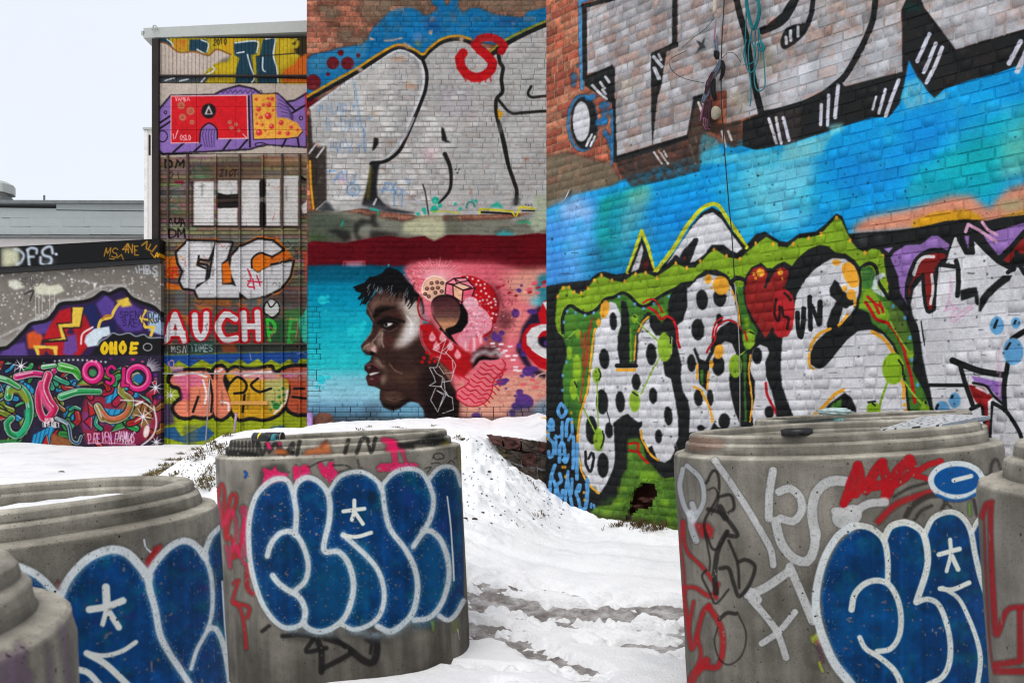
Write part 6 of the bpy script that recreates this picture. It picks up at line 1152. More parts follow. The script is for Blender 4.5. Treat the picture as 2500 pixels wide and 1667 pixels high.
    bluefill(L, '140 1700 0 1480 -60 1330 -100 1180 -110 1060 -85 920 -20 780 60 700 130 680 200 690 255 740 290 680 380 650 450 680 485 720 540 620 640 590 720 640 765 720 800 650 900 600 1000 900 1000 1800 -420 1800')
    for _p in ('-60 1100 60 1150 200 1300 0 1400', '280 1100 420 1150 400 1500 260 1400', '60 1000 250 1050 300 1200 150 1250'): L.f(_p, (0, 84, 140), 20, .45)
    for p, w in (('60 672 130 664 200 690 255 750 275 860 275 980', 38), ('255 740 290 670 370 645 440 670 485 720 505 830 495 930 440 1100', 38), ('485 720 540 620 640 585 710 620 755 700 780 830 810 960 850 1080', 32), ('760 700 800 630 860 600', 30), ('68 1145 85 1060 140 1000 210 978 280 1000 330 1080 352 1190 340 1300 290 1370 215 1385', 36), ('115 1305 150 1370 230 1420 310 1490 350 1568 360 1640', 34), ('440 1105 500 1085 560 1110 600 1190 630 1310 630 1440 590 1530 500 1580', 34), ('590 1020 680 1080 740 1190 790 1330 805 1440 790 1568', 28)): spray(L, p, w, (214, 216, 208), 1.6, glow=False)
    L.z(*ZP); spray(L, '1058 672 980 720 910 830 870 950 850 1080 860 1200 900 1330 960 1460 1040 1560 1100 1640', 50); L.z(*ZQ)
    for p, w in (('575 1025 650 1030 745 992', 28), ('636 745 640 830 615 925', 24), ('570 830 690 798', 28), ('648 840 682 915', 28)): L.s_(p, w, (216, 218, 208), 1.3)
    return L
def ring_edge():
    L = Layer(2340, 1050, 2900, 1760); L.z(*ZQ)
    L.s_('820 610 850 540 872 530 870 640 875 900 890 1200 905 1290 960 1150 1058 1130 1200 1120', 38, (160, 16, 28), 2.5, .95); L.s_('830 600 840 900 860 1300 880 1480', 16, (160, 16, 28), 2.5, .9)
    L.s_('1040 1150 1040 1440 900 1460 900 1500 1058 1500 1200 1520', 44, (160, 16, 28), 2.5, .95, sm=0)
    return L
def ring_corner():
    L = Layer(-900, 1250, 260, 1760); L.z(*ZM)
    for p, w in (('330 1290 340 1568', 50), ('440 1180 440 1340 460 1568', 70), ('150 1320 120 1568', 110), ('40 1400 20 1568', 130), ('200 1500 200 1600', 60)): L.s_(p, w, (136, 96, 140), 8, .6, br=.2)
    return L
def ring_back():
    L = Layer(1780, 980, 2420, 1300)
    L.z(1900, 700, 3.92)
    L.f('60 1270 200 1250 540 1245 640 1250 600 1300 80 1310', (36, 50, 48), 4, .9); L.f('530 1250 640 1248 620 1275 530 1280', (90, 206, 190), 2); L.f('520 1275 640 1270 760 1310 300 1320', (180, 186, 186), 5, .8)
    return L
# ================================================================= ground: snow over wet asphalt
CP = np.array([(-4, 2, -.1), (0, 2, .08), (3, 2, .22), (-3.5, 4, -.05), (-1.67, 4.9, 0), (-1, 4.35, .12), (-.3, 5.1, .12), (.5, 4.5, .12), (1.5, 3, .16), (2.3, 4.5, .25), (.4, 6, .2), (.7, 8, .41),
 (.37, 8.75, .76), (1.12, 8.0, .50), (1.52, 7.6, .47), (3.2, 5.8, .38), (4.6, 4.2, .32), (1.1, 6.8, .36),
 (-3, 12.9, 1.31), (-1.5, 12.9, 1.45), (.4, 12.9, 1.47), (1.8, 12.9, 1.45), (-1, 11, 1.36), (.2, 11, 1.35), (1.2, 10.6, 1.36), (-.4, 9.5, 1.26), (.5, 9.6, 1.26), (-1.2, 9.6, 1.3),
 (-.5, 8.6, 1.08), (-.4, 7.6, .66), (-.2, 6.8, .36), (0, 8.2, .74), (.35, 8.2, .52), (-.3, 8.9, 1.26), (-.1, 8.92, 1.05), (.135, 8.92, .9), (.36, 8.92, .74), (1., 8.9, .72), (-1.2, 8, .95), (-1.2, 6.8, .5), (-2.2, 6.4, .25),
 (-4.15, 9, .72), (-3.64, 9, 1.06), (-3.17, 9, 1.32), (-2.5, 10, 1.37), (-3.0, 8, .84), (-3.9, 8, .5), (-2.3, 8, 1.0), (-4.6, 10, .72),
 (-6, 9, .58), (-5, 7, .3), (-5, 11, .74), (-6, 14.4, .95), (-4.4, 14.4, .96), (-3.6, 14.6, 1.0), (-4.2, 12.5, .88), (-3.2, 11.6, 1.3), (-.8, 12.9, 1.46), (-.4, 12.9, 1.47), (0, 12.9, 1.47), (.8, 12.9, 1.47), (-.4, 11, 1.38), (.8, 11, 1.38), (-.3, 10.2, 1.33), (.3, 10.2, 1.33), (-.8, 10.2, 1.33), (0, 9.4, 1.27), (-.2, 9.25, 1.27), (.3, 9.25, 1.27), (-9, 14, .98), (-9, 8, .5), (-8, 3, 0), (6, 3, .3), (6, 8, .5), (4, 14, 1.4)])
def ledge(x): return .55*np.clip((x+.32)/.7, 0, 1)
CP[:, 2] -= np.where(CP[:, 1] > 9.05, ledge(CP[:, 0]), 0)
def _phi(r2): return .5*r2*np.log(r2+1e-9)
def _tps():
    n = len(CP); X = CP[:, :2]
    K = _phi(((X[:, None]-X[None])**2).sum(2))+np.eye(n)*.02
    Pm = np.c_[np.ones(n), X]
    A = np.block([[K, Pm], [Pm.T, np.zeros((3, 3))]])
    return np.linalg.solve(A, np.r_[CP[:, 2], 0, 0, 0])
_TW = _tps()
def ground_h(x, y):
    x = np.clip(np.asarray(x, float), -9.5, 6.5); y = np.clip(np.asarray(y, float), .3, 15.)
    sh = x.shape; x = x.ravel(); y = y.ravel()
    out = _TW[-3]+_TW[-2]*x+_TW[-1]*y
    for i in range(len(CP)): out = out+_TW[i]*_phi((x-CP[i, 0])**2+(y-CP[i, 1])**2)
    k = np.clip((y-9.02)/.1, 0, 1)
    return (out+ledge(x)*k*k*(3-2*k)).reshape(sh)
def pnoise(x, y, sc, seed):
    """value noise on world coordinates"""
    r = np.random.default_rng(seed); g = r.random((257, 257))
    a = ((x+9.7)*sc) % 256; b = ((y+3.3)*sc) % 256
    ai = np.minimum(a.astype(int), 255); bi = np.minimum(b.astype(int), 255); fa = a-ai; fb = b-bi
    fa = fa*fa*(3-2*fa); fb = fb*fb*(3-2*fb)
    return (g[ai, bi]*(1-fa)+g[ai+1, bi]*fa)*(1-fb)+(g[ai, bi+1]*(1-fa)+g[ai+1, bi+1]*fa)*fb
def seg_d(x, y, ax, ay, bx, by):
    dx, dy = bx-ax, by-ay; t = np.clip(((x-ax)*dx+(y-ay)*dy)/(dx*dx+dy*dy), 0, 1)
    return np.hypot(x-ax-t*dx, y-ay-t*dy)
TRACKS = (((.9, 4.9), (1.35, 4.7), .1), ((-.35, 4.75), (.05, 4.65), .07), ((-.75, 6.45), (1.75, 5.25), .34), ((-.5, 5.95), (1.2, 5.35), .22), ((-.3, 5.75), (.15, 5.1), .12), ((.2, 4.95), (.42, 4.55), .13), ((-.05, 4.38), (.12, 4.2), .1), ((.55, 5.25), (1.2, 5.0), .14), ((-.6, 5.9), (-.25, 5.45), .14))
def track_mask(x, y):
    m = np.zeros_like(x)
    for (a, b, w) in TRACKS: m = np.maximum(m, np.clip(1.35-seg_d(x, y, *a, *b)/w, 0, 1.2))
    return m
def snow_h(x, y):
    h = ground_h(x, y)-.05
    slope = np.clip((h-.3)*1.8, 0, 1)*np.clip((9.3-y)/.6, .12, 1)*np.clip((x+4.6)/.4, 0, 1)
    h = h+(pnoise(x, y, .9, 1)-.5)*.06+(pnoise(x, y, 3.1, 2)-.5)*(.025+.09*slope)+(pnoise(x, y, 8., 3)-.5)*(.008+.075*slope)+(pnoise(x, y, 19., 4)-.5)*(.005+.05*slope)-slope*.06*np.clip(.22-np.abs(pnoise(x, y, 7., 21)-.5), 0, 1)*(pnoise(x, y, 3., 22) > .35)-slope*.05*np.clip(.15-np.abs(pnoise(x, y, 15., 23)-.5), 0, 1)
    # stretched along the tyre track direction
    c, s = .905, -.425
    u = x*c+y*s; v = -x*s+y*c
    tn = pnoise(u, v*4.2, 2.3, 5)*.62+pnoise(u, v*2.6, 6.5, 6)*.36+pnoise(x, y, 26., 7)*.08
    lump = (pnoise(x, y, 10., 9)-.5)*.022+(pnoise(x, y, 31., 19)-.5)*.014
    tm = track_mask(x, y)
    tn = (tn-.53)*1.9+.5+(pnoise(u, v*2.2, 14., 15)-.5)*.34+(pnoise(x, y, 40., 16)-.5)*.2
    t = .05+lump*np.clip(tm*2, 0, 1)-tm*.114*np.clip(tn*1.5-.02, 0, 1.25)
    # faint older wheel ruts higher up the yard
    for k in range(3): t = t-.02*np.exp(-(seg_d(x, y, -.6, 7.2+k*.55, 2., 6.0+k*.5)/.09)**2)*(.4+pnoise(x, y, 3., 12+k))
    return h, t
def axis(lo, hi, segs):
    out = []
    for a, b, st in segs: out.append(np.arange(a, b, st))
    return np.concatenate(out+[[hi]])
gx = axis(-400, 400, [(-400, -40, 40.), (-40, -10, 3.), (-10, -4.6, .12), (-4.6, -1.6, .03), (-1.6, 2.2, .0125), (2.2, 5, .05), (5, 10, .3), (10, 40, 3.), (40, 400, 40.)])
gy = axis(-60, 900, [(-60, -2, 6.), (-2, 2.5, .2), (2.5, 4.0, .05), (4.0, 9.3, .0125), (9.3, 13.2, .035), (13.2, 16, .1), (16, 30, 1.5), (30, 100, 10.), (100, 900, 100.)])
GX, GY = np.meshgrid(gx, gy)
_h, _t = snow_h(GX, GY)
nX, nY = len(gx), len(gy)
def grid_faces(nx, ny):
    i = np.arange(nx-1)[None]+np.arange(ny-1)[:, None]*nx
    return np.stack([i, i+1, i+1+nx, i+nx], -1).reshape(-1, 4)
def snow_material():
    m, nt, b = new_mat('snow')
    g = nt.nodes.new('ShaderNodeNewGeometry')
    n1 = nt.nodes.new('ShaderNodeTexNoise'); n1.inputs['Scale'].default_value = 2.2; n1.inputs['Detail'].default_value = 8; n1.inputs['Roughness'].default_value = .65
    n2 = nt.nodes.new('ShaderNodeTexNoise'); n2.inputs['Scale'].default_value = 60; n2.inputs['Detail'].default_value = 6
    for n in (n1, n2): nt.links.new(g.outputs['Position'], n.inputs['Vector'])
    cr = nt.nodes.new('ShaderNodeValToRGB'); cr.color_ramp.elements[0].position = .32; cr.color_ramp.elements[0].color = (.78, .785, .8, 1); cr.color_ramp.elements[1].position = .5; cr.color_ramp.elements[1].color = (.9, .9, .905, 1)
    nt.links.new(n1.outputs[0], cr.inputs[0]); nt.links.new(cr.outputs[0], b.inputs['Base Color'])
    b.inputs['Roughness'].default_value = .85; b.inputs['Specular IOR Level'].default_value = .2
    bp = nt.nodes.new('ShaderNodeBump'); bp.inputs['Strength'].default_value = .8; bp.inputs['Distance'].default_value = .014
    nt.links.new(n2.outputs[0], bp.inputs['Height']); nt.links.new(bp.outputs[0], b.inputs['Normal'])
    return m
def slush_material():
    m, nt, b = new_mat('wet_asphalt')
    g = nt.nodes.new('ShaderNodeNewGeometry')
    n1 = nt.nodes.new('ShaderNodeTexNoise'); n1.inputs['Scale'].default_value = 7; n1.inputs['Detail'].default_value = 9; n1.inputs['Roughness'].default_value = .7
    n2 = nt.nodes.new('ShaderNodeTexNoise'); n2.inputs['Scale'].default_value = 90; n2.inputs['Detail'].default_value = 5
    for n in (n1, n2): nt.links.new(g.outputs['Position'], n.inputs['Vector'])
    cr = nt.nodes.new('ShaderNodeValToRGB'); e = cr.color_ramp.elements
    e[0].position = .28; e[0].color = (.06, .05, .043, 1); e[1].position = .66; e[1].color = (.56, .55, .54, 1)
    k = e.new(.46); k.color = (.24, .215, .2, 1)
    nt.links.new(n1.outputs[0], cr.inputs[0]); nt.links.new(cr.outputs[0], b.inputs['Base Color'])
    b.inputs['Roughness'].default_value = .25
    bp = nt.nodes.new('ShaderNodeBump'); bp.inputs['Strength'].default_value = .5; bp.inputs['Distance'].default_value = .012
    nt.links.new(n2.outputs[0], bp.inputs['Height']); nt.links.new(bp.outputs[0], b.inputs['Normal'])
    return m
M_SNOW = snow_material(); M_SLUSH = slush_material()
_gf = grid_faces(nX, nY)
snow = obj_np('snow_ground', np.stack([GX, GY, _h+_t], -1).reshape(-1, 3), _gf, M_SNOW, None, True)
tag(snow, kind='structure')
sx, sy = np.arange(-1.6, 2.6, .0167), np.arange(3.6, 7.6, .0167)
SX, SY = np.meshgrid(sx, sy)
_sh, _ = snow_h(SX, SY)
asph = obj_np('asphalt', np.stack([SX, SY, _sh-.006+(pnoise(SX, SY, 6., 31)-.5)*.014+(pnoise(SX, SY, 22., 32)-.5)*.016+(pnoise(SX, SY, 45., 33)-.5)*.012], -1).reshape(-1, 3), grid_faces(len(sx), len(sy)), M_SLUSH, None, True)
tag(asph, kind='structure')
def ray_ground(u, v):
    """point of the snow surface seen at a photo pixel"""
    dx, dz = (u-CXP)/FPX, -(v-CYP)/FPX
    Y = np.arange(2., 15., .02)
    h, t = snow_h(dx*Y, Y)
    below = (CAMH+dz*Y) < (h+t)
    i = np.argmax(below) if below.any() else len(Y)-1
    y = Y[i]; return Vector((dx*y, y, float(h[i]+t[i])))
# ================================================================= brick walls
RA = np.array([.37, 8.8]); RD = np.array([2.84, -2.97]); RD = RD/np.hypot(*RD); RN = np.array([RD[1], -RD[0]])   # RN points to the camera side
COURSE = .083
def brick_layout(s0, s1, z0, z1, seed, course=COURSE, joint=.012, st=.24, hd=.115):
    r = np.random.default_rng(seed); out = []; k = 0; z = z0
    while z < z1:
        s = s0; h = course*r.uniform(.97, 1.03)
        first = r.choice([hd, st, (st+hd)/2])
        while s < s1:
            ln = first if s == s0 else (st if r.random() < .6 else hd)*r.uniform(.86, 1.16)
            e = min(s+ln, s1)
            if e-s > .03: out.append((s, e-joint*r.uniform(.7, 1.3) if e < s1 else e, z+joint*.4, z+h-joint*.5))
            s = e
        z += h; k += 1
    return np.array(out)
def wall_texture(B, s0, s1, z0, z1, dens, to_px, layer, pal, mortar, seed, dark_joint=.1, tv=.05, jfun=None):
    W, Hh = int((s1-s0)*dens), int((z1-z0)*dens)
    r = np.random.default_rng(seed)
    base = np.zeros((Hh, W, 3), np.float32); isb = np.zeros((Hh, W), np.float32); br = np.ones((Hh, W), np.float32); tone = np.ones((Hh, W), np.float32)
    base[:] = np.array(mortar, np.float32)/255.
    for b in B:
        i0, i1 = max(0, int((b[0]-s0)*dens)), int((b[1]-s0)*dens)+1; j0, j1 = max(0, int((z1-b[3])*dens)), max(0, int((z1-b[2])*dens)+1)
        c = np.array(pal[r.integers(len(pal))], np.float32)/255.*r.uniform(.82, 1.15)
        base[j0:j1, i0:i1] = c; isb[j0:j1, i0:i1] = 1; br[j0:j1, i0:i1] = r.random(); tone[j0:j1, i0:i1] = r.uniform(1-tv*1.3, 1+tv)
    S = s0+(np.arange(W)+.5)/dens; Zz = z1-(np.arange(Hh)+.5)/dens
    U, V = to_px(S[None], Zz[:, None])
    U, V = np.broadcast_arrays(U, V)
    smp = layer.sample(U, V); rgb = smp[..., :3]; a = smp[..., 3]; w = smp[..., 4]
    n1 = fbm(Hh, W, dens*.35, seed+1); n2 = fbm(Hh, W, dens*.03, seed+2, 3)
    base *= (.75+.5*n2)[..., None]
    dull = (np.clip(a, 0, 1)*np.clip(w*3, 0, 1)*.6)[..., None]; base = base*(1-dull)+np.array((.6, .585, .56), np.float32)*(.8+.4*n2[..., None])*dull
    chip = np.clip((w*.8-br)*6, 0, 1)*.6*isb+np.clip((w-.2)*3.2, 0, .8)*(1-isb)
    fleck = np.clip((n2-.71+w*.13)*14, 0, 1)
    a2 = a*(1-chip)*(1-.85*fleck*(.06+w))
    tone = 1+(tone-1)*(1+3.2*w)-np.clip(w*2, 0, 1)*np.clip(fbm(Hh, W, dens*.16, seed+6)-.42, 0, 1)*.9
    a2 = a2*(1-np.clip(w*1.6, 0, .55)*np.clip((fbm(Hh, W, dens*.09, seed+7, 4)-.5)*4, 0, 1))
    out = base*(1-a2[..., None])+(rgb*tone[..., None]*(.94+.12*n2[..., None]))*a2[..., None]
    jd = (1-isb)*np.clip((n1-.45)*3+.3, 0, 1)*dark_joint
    if jfun is not None: jd = (1-isb)*np.clip(jfun(U, V)*(.55+.9*n1), 0, .93)
    out *= (1-jd)[..., None]
    return out
def brick_wall(name, A, D, N, s0, s1, z0, z1, B, tex, proud, cols, npieces, layer_mat, thick=.6, hole=None, seed=3, to_px=None, joint_depth=.0, occl=None):
    root = empty(name, (A[0]+D[0]*s0, A[1]+D[1]*s0, z0))
    inv = Matrix.Translation(-root.location)
    r = np.random.default_rng(seed)
    def P(s, z, o): return np.stack([A[0]+D[0]*s+N[0]*o, A[1]+D[1]*s+N[1]*o, z+0*s], -1)-np.array(root.location)
    # mortar core: front sheet (with the broken-out hole) and body behind
    cs = .025 if hole is not None else .1
    ns, nz = int(round((s1-s0)/cs)), int(round((z1-z0)/cs))
    ss = np.linspace(s0, s1, ns+1); zz = np.linspace(z0, z1, nz+1)
    SS, ZZ = np.meshgrid(ss, zz)
    F = grid_faces(ns+1, nz+1)
    sc = (SS[:-1, :-1]+cs/2).ravel(); zc = (ZZ[:-1, :-1]+cs/2).ravel()
    if hole is not None:
        keep = ~(hole(sc+.035, zc) & hole(sc-.035, zc) & hole(sc, zc+.03) & hole(sc, zc-.03)); F = F[keep]
    V = P(SS.ravel(), ZZ.ravel(), np.zeros(SS.size))
    bd = P(np.array([s0, s1, s1, s0]), np.array([z0, z0, z1, z1]), np.full(4, -thick)); fd = P(np.array([s0, s1, s1, s0]), np.array([z0, z0, z1, z1]), np.full(4, -.0))
    nV = len(V); V = np.concatenate([V, bd, fd])
    ex = [[nV, nV+1, nV+2, nV+3], [nV, nV+4, nV+5, nV+1], [nV+1, nV+5, nV+6, nV+2], [nV+2, nV+6, nV+7, nV+3], [nV+3, nV+7, nV+4, nV]]
    obj_np('mortar_core', V, np.concatenate([F, np.array(ex)]), layer_mat, root)
    # bricks
    mids = np.stack([(B[:, 0]+B[:, 1])/2, (B[:, 2]+B[:, 3])/2], 1)
    if hole is not None: keep = ~hole(mids[:, 0], mids[:, 1]); B = B[keep]; mids = mids[keep]
    u, v = to_px(mids[:, 0], mids[:, 1])
    u0, _ = to_px(B[:, 0], mids[:, 1]); u1, _ = to_px(B[:, 1], mids[:, 1]); _, v0 = to_px(mids[:, 0], B[:, 3]); _, v1 = to_px(mids[:, 0], B[:, 2])
    area = np.abs(u1-u0)*np.abs(v1-v0)
    vis = (u > 5) & (u < 2495) & (v > 3) & (v < 1660)
    if occl is not None: vis &= ~occl(u, v)
    order = np.argsort(-(area*vis)); single = set(order[:npieces].tolist())
    off = r.uniform(proud[0], proud[1], len(B)); tl = r.normal(0, .0016, (len(B), 2))
    inset = .0035
    allV = []; allF = []
    base_f = np.array([[4, 5, 6, 7], [0, 1, 5, 4], [1, 2, 6, 5], [2, 3, 7, 6], [3, 0, 4, 7]])
    protos = []
    for k in range(6):
        j = r.uniform(-.012, .012, (4, 2)); ins = .012 if k < 3 else .02
        q = [(-.5, -.5), (.5, -.5), (.5, .5), (-.5, .5)]
        Vp = [(x, 0, z) for x, z in q]+[(x*(1-2*ins)+j[i][0], -1-r.uniform(-.12, .12), z*(1-3.4*ins)+j[i][1]*2) for i, (x, z) in enumerate(q)]
        me = bpy.data.meshes.new('brick'); me.from_pydata(Vp, [], base_f.tolist()); me.materials.append(layer_mat); me.update(); protos.append(me)
    ang = math.atan2(D[1], D[0])
    for i in range(len(B)):
        b = B[i]
        if i in single:
            o = bpy.data.objects.new('brick', protos[r.integers(6)]); COL.objects.link(o); o.parent = root
            p = P(np.array([mids[i, 0]]), np.array([mids[i, 1]]), np.array([-.004]))[0]
            o.location = p; o.rotation_euler = (0, 0, ang); o.scale = (b[1]-b[0], off[i]+.004, b[3]-b[2])
        else:
            s_ = np.array([b[0], b[1], b[1], b[0]]); z_ = np.array([b[2], b[2], b[3], b[3]])
            jit = r.uniform(-.0015, .0015, (2, 4))
            si = s_+np.array([1, -1, -1, 1])*inset+jit[0]; zi = z_+np.array([1, 1, -1, -1])*inset+jit[1]
            o = off[i]+np.array([-1, 1, 1, -1])*tl[i, 0]+np.array([-1, -1, 1, 1])*tl[i, 1]
            allV.append(np.concatenate([P(s_, z_, np.full(4, -.004)), P(si, zi, o)])); allF.append(base_f+8*(len(allV)-1))
    st = obj_np('brickwork', np.concatenate(allV), np.concatenate(allF), layer_mat, root); st['kind'] = 'stuff'
    return root
# ---------------------------------------------------------------- right wall
def rpx(s, z):
    x = RA[0]+RD[0]*s; y = RA[1]+RD[1]*s
    return CXP+FPX*x/y+0*z, CYP-FPX*(z-CAMH)/y
def rwall(u, v, off=0.):
    """point on the right wall plane seen at a photo pixel, lifted towards the camera"""
    k = (u-CXP)/FPX; s = (k*RA[1]-RA[0])/(RD[0]-k*RD[1]); y = RA[1]+RD[1]*s
    return Vector((RA[0]+RD[0]*s+RN[0]*off, y+RN[1]*off, CAMH-(v-CYP)/FPX*y))
def inpoly(px, py, poly):
    c = np.zeros(px.shape, bool); n = len(poly)
    for i in range(n):
        x0, y0 = poly[i]; x1, y1 = poly[(i+1) % n]
        if y0 == y1: continue
        t = ((y0 > py) != (y1 > py)) & (px < (x1-x0)*(py-y0)/(y1-y0)+x0); c ^= t
    return c
HOLE = [zpt(ZL, x, y) for x, y in ((1800, 680), (1970, 670), (2000, 800), (1960, 960), (1800, 1000), (1740, 1100), (1620, 1090), (1670, 940), (1700, 790))]
def hole_test(s, z):
    u, v = rpx(s, z); return inpoly(np.asarray(u)+(pnoise(s, z, 9., 61)-.5)*16, np.asarray(v)+(pnoise(s, z, 11., 62)-.5)*16, HOLE)
R_S0, R_S1, R_Z0, R_Z1 = 0., 6.6, -.15, 7.2
LRW = paint_right_wall()
RB = brick_layout(R_S0, R_S1, R_Z0, R_Z1, 41, st=.165, hd=.085, joint=.011)
r_tex = wall_texture(RB, R_S0, R_S1, R_Z0, R_Z1, 260, rpx, LRW, [(182, 98, 72), (168, 86, 64), (190, 110, 80), (152, 78, 60), (176, 112, 86)], (156, 140, 112), 51)
del LRW
r_img = make_image('right_wall_paint', r_tex)
_su, _sz = 1/(R_S1-R_S0), 1/(R_Z1-R_Z0)
M_RW = wall_mat('right_wall_painted_brick', r_img, (RD[0], RD[1], 0), -(RA@RD+R_S0)*_su, _su, -R_Z0*_sz, _sz, rough=.7, bump=.35, bscale=70, spec=.14)
def r_occl(u, v): return ((u > 1660) & (u < 2460) & (v > 1020)) | ((u > 2380) & (v > 1080)) | (v > 1290)
right_wall = brick_wall('brick_wall', RA, RD, RN, R_S0, R_S1, R_Z0, R_Z1, RB, r_tex, (.002, .0075), None, 300, M_RW, hole=lambda s, z: hole_test(s, z), to_px=rpx, occl=r_occl, seed=8)
tag(right_wall, 'slanting brick wall with huge silver letters, turquoise sky and spotted green lettering', 'wall')
M_RUB = plain('broken_brick', (78, 44, 36), .9, nscale=40, namp=.5, bump=.6)
_hcx = sum(u for u, v in HOLE)/len(HOLE), sum(v for u, v in HOLE)/len(HOLE)
_hc = [rwall(_hcx[0]+(u-_hcx[0])*1.35, _hcx[1]+(v-_hcx[1])*1.35, -.02)-right_wall.location for u, v in HOLE]
_cv = [p for p in _hc]+[p+Vector((-RN[0]*.22, -RN[1]*.22, 0)) for p in _hc]
n_ = len(_hc)
obj('hole_lining', _cv, [(i, (i+1) % n_, n_+(i+1) % n_, n_+i) for i in range(n_)]+[tuple(range(n_, 2*n_))], M_RUB, right_wall)
# ---------------------------------------------------------------- frontal wall with the portrait
MY = 12.9
def mpx(s, z): return CXP+FPX*s/MY+0*z, CYP-FPX*(z-CAMH)/MY
M_S0, M_S1, M_Z0, M_Z1 = (749-CXP)/FPX*MY, 2.1, .9, 9.2
LMW = paint_mural_wall()
MB = brick_layout(M_S0, M_S1, M_Z0, M_Z1, 43, st=.215, hd=.105)
m_tex = wall_texture(MB, M_S0, M_S1, M_Z0, M_Z1, 190, mpx, LMW, [(152, 92, 72), (164, 100, 78), (138, 84, 68), (172, 110, 86), (150, 104, 84)], (150, 132, 108), 61, tv=.015, jfun=lambda U, V: np.where(V > 985, np.clip((V-975)/25, 0, 1)*.95, np.where(V < 480, .3, np.where((U < 785) & (V > 740), .7, .04))))
del LMW
m_img = make_image('portrait_wall_paint', m_tex)
_su, _sz = 1/(M_S1-M_S0), 1/(M_Z1-M_Z0)
M_MW = wall_mat('portrait_wall_painted_brick', m_img, (1, 0, 0), -M_S0*_su, _su, -M_Z0*_sz, _sz, rough=.9, bump=.2, bscale=60, spec=.08)
mid_wall = brick_wall('brick_wall', np.array([0., MY]), np.array([1., 0.]), np.array([0., -1.]), M_S0, M_S1, M_Z0, M_Z1, MB, m_tex, (.0003, .0035), None, 300, M_MW, to_px=mpx, seed=9, thick=2.0, occl=lambda u, v: (u > 1334) | (v > 1030))
tag(mid_wall, 'tall brick wall with a painted profile portrait below bubbly silver letters', 'wall')
# ================================================================= timber tower at the left
TY = 14.5
def tX(u): return (u-CXP)/FPX*TY
def tZ(v): return CAMH-(v-CYP)/FPX*TY
LT = paint_tower()
def flat_tex(layer, Y, u0, u1, v0, v1, k=1.25):
    W, Hh = int((u1-u0)*k), int((v1-v0)*k)
    U = u0+(np.arange(W)+.5)/k; V = v0+(np.arange(Hh)+.5)/k
    U, V = np.meshgrid(U, V)
    s = layer.sample(U, V); rgb = s[..., :3]*(.93+.14*fbm(Hh, W, 5, 77, 2))[..., None]
    return rgb
def flat_mat(name, img, Y, u0, u1, v0, v1, **k):
    x0, x1 = (u0-CXP)/FPX*Y, (u1-CXP)/FPX*Y; z1, z0 = CAMH-(v0-CYP)/FPX*Y, CAMH-(v1-CYP)/FPX*Y
    return wall_mat(name, img, (1, 0, 0), -x0/(x1-x0), 1/(x1-x0), -z0/(z1-z0), 1/(z1-z0), **k)
t_img = make_image('tower_paint', flat_tex(LT, TY, 330, 1000, 30, 1200)); del LT
M_TW = flat_mat('tower_painted_timber', t_img, TY, 330, 1000, 30, 1200, rough=.8, bump=.4, bscale=50)
M_DARKW = plain('dark_creosoted_wood', (38, 30, 27), .85, nscale=40, namp=.35)
M_BATT = plain('weathered_batten_wood', (70, 54, 46), .85, nscale=50, namp=.35)
M_ROOF = plain('grey_sheet_metal', (168, 172, 166), .55, nscale=12, namp=.08, bump=.05)
tower = empty('timber_tower', (tX(560), TY, .6))
def tb(name, u0, u1, v0, v1, f, bk, mat, bev=.004):
    o = box(name, tX(u0), tX(u1), TY-f, TY+bk, tZ(v1), tZ(v0), mat, None, bev)
    o.data.transform(Matrix.Translation(-tower.location)); o.parent = tower; return o
core = tb('tower_core', 384, 900, 90, 1125, -.03, 2.6, M_DARKW, 0)
r = np.random.default_rng(5)
v = 377.
while v < 1100:
    h = 9.7*r.uniform(.94, 1.06); f = .012+r.uniform(0, .008)
    cuts = [392]+sorted(r.uniform(430, 860, 1).tolist())+[900]
    for a, b in zip(cuts[:-1], cuts[1:]): tb('plank', a+.15, b-.15, v+.3, v+h-.35, f+r.uniform(-.002, .003), .03, M_TW, .004)
    v += h
u = 386.
while u < 760:                                               # upright boards of the top panel
    tb('plank', u+.2, u+9.0, 96, 204, .03+r.uniform(-.003, .004), .03, M_TW, .003); u += 9.3
for k in range(3):                                           # slabs of the lilac panel
    for j in range(4):
        ua, ub = 386+j*96, 386+(j+1)*96
        tb('panel', ua+.2, ub-.2, 206+k*57, 206+(k+1)*57-.6, .045+r.uniform(-.002, .002), .03, M_TW, .004)
tb('ledge', 378, 760, 187, 191.5, .08, .02, M_DARKW)
for i, bu in enumerate(BAT_X):
    w = (4.6, 5.6, 5.2, 4.2, 5.8, 4.8, 5.0, 5, 5)[i]
    # painted over where the letters cross, bare dark wood above
    tb('batten', bu-w/2, bu+w/2, 379, 560, .055, 0, M_BATT if i not in (2, 4) else M_TW, .004)
    tb('batten', bu-w/2, bu+w/2, 561, 1092 if i != 4 else 1040, .055, 0, M_TW, .004)
tb('corner_post', 376, 393, 100, 1110, .10, .2, M_DARKW, .01)
tb('drain_pipe', 370.5, 374.5, 335, 385, .14, -.10, M_DARKW, .008)
tb('cross_rail', 393, 760, 838, 843, .075, 0, M_TW)
rail = tb('cross_rail', 396, 760, 911, 913.5, .09, -.07, plain('galvanised_rail', (150, 150, 148), .5, .4))
tb('nailed_board', 567, 657, 979, 988, .085, -.05, plain('fresh_board', (196, 140, 70), .8))
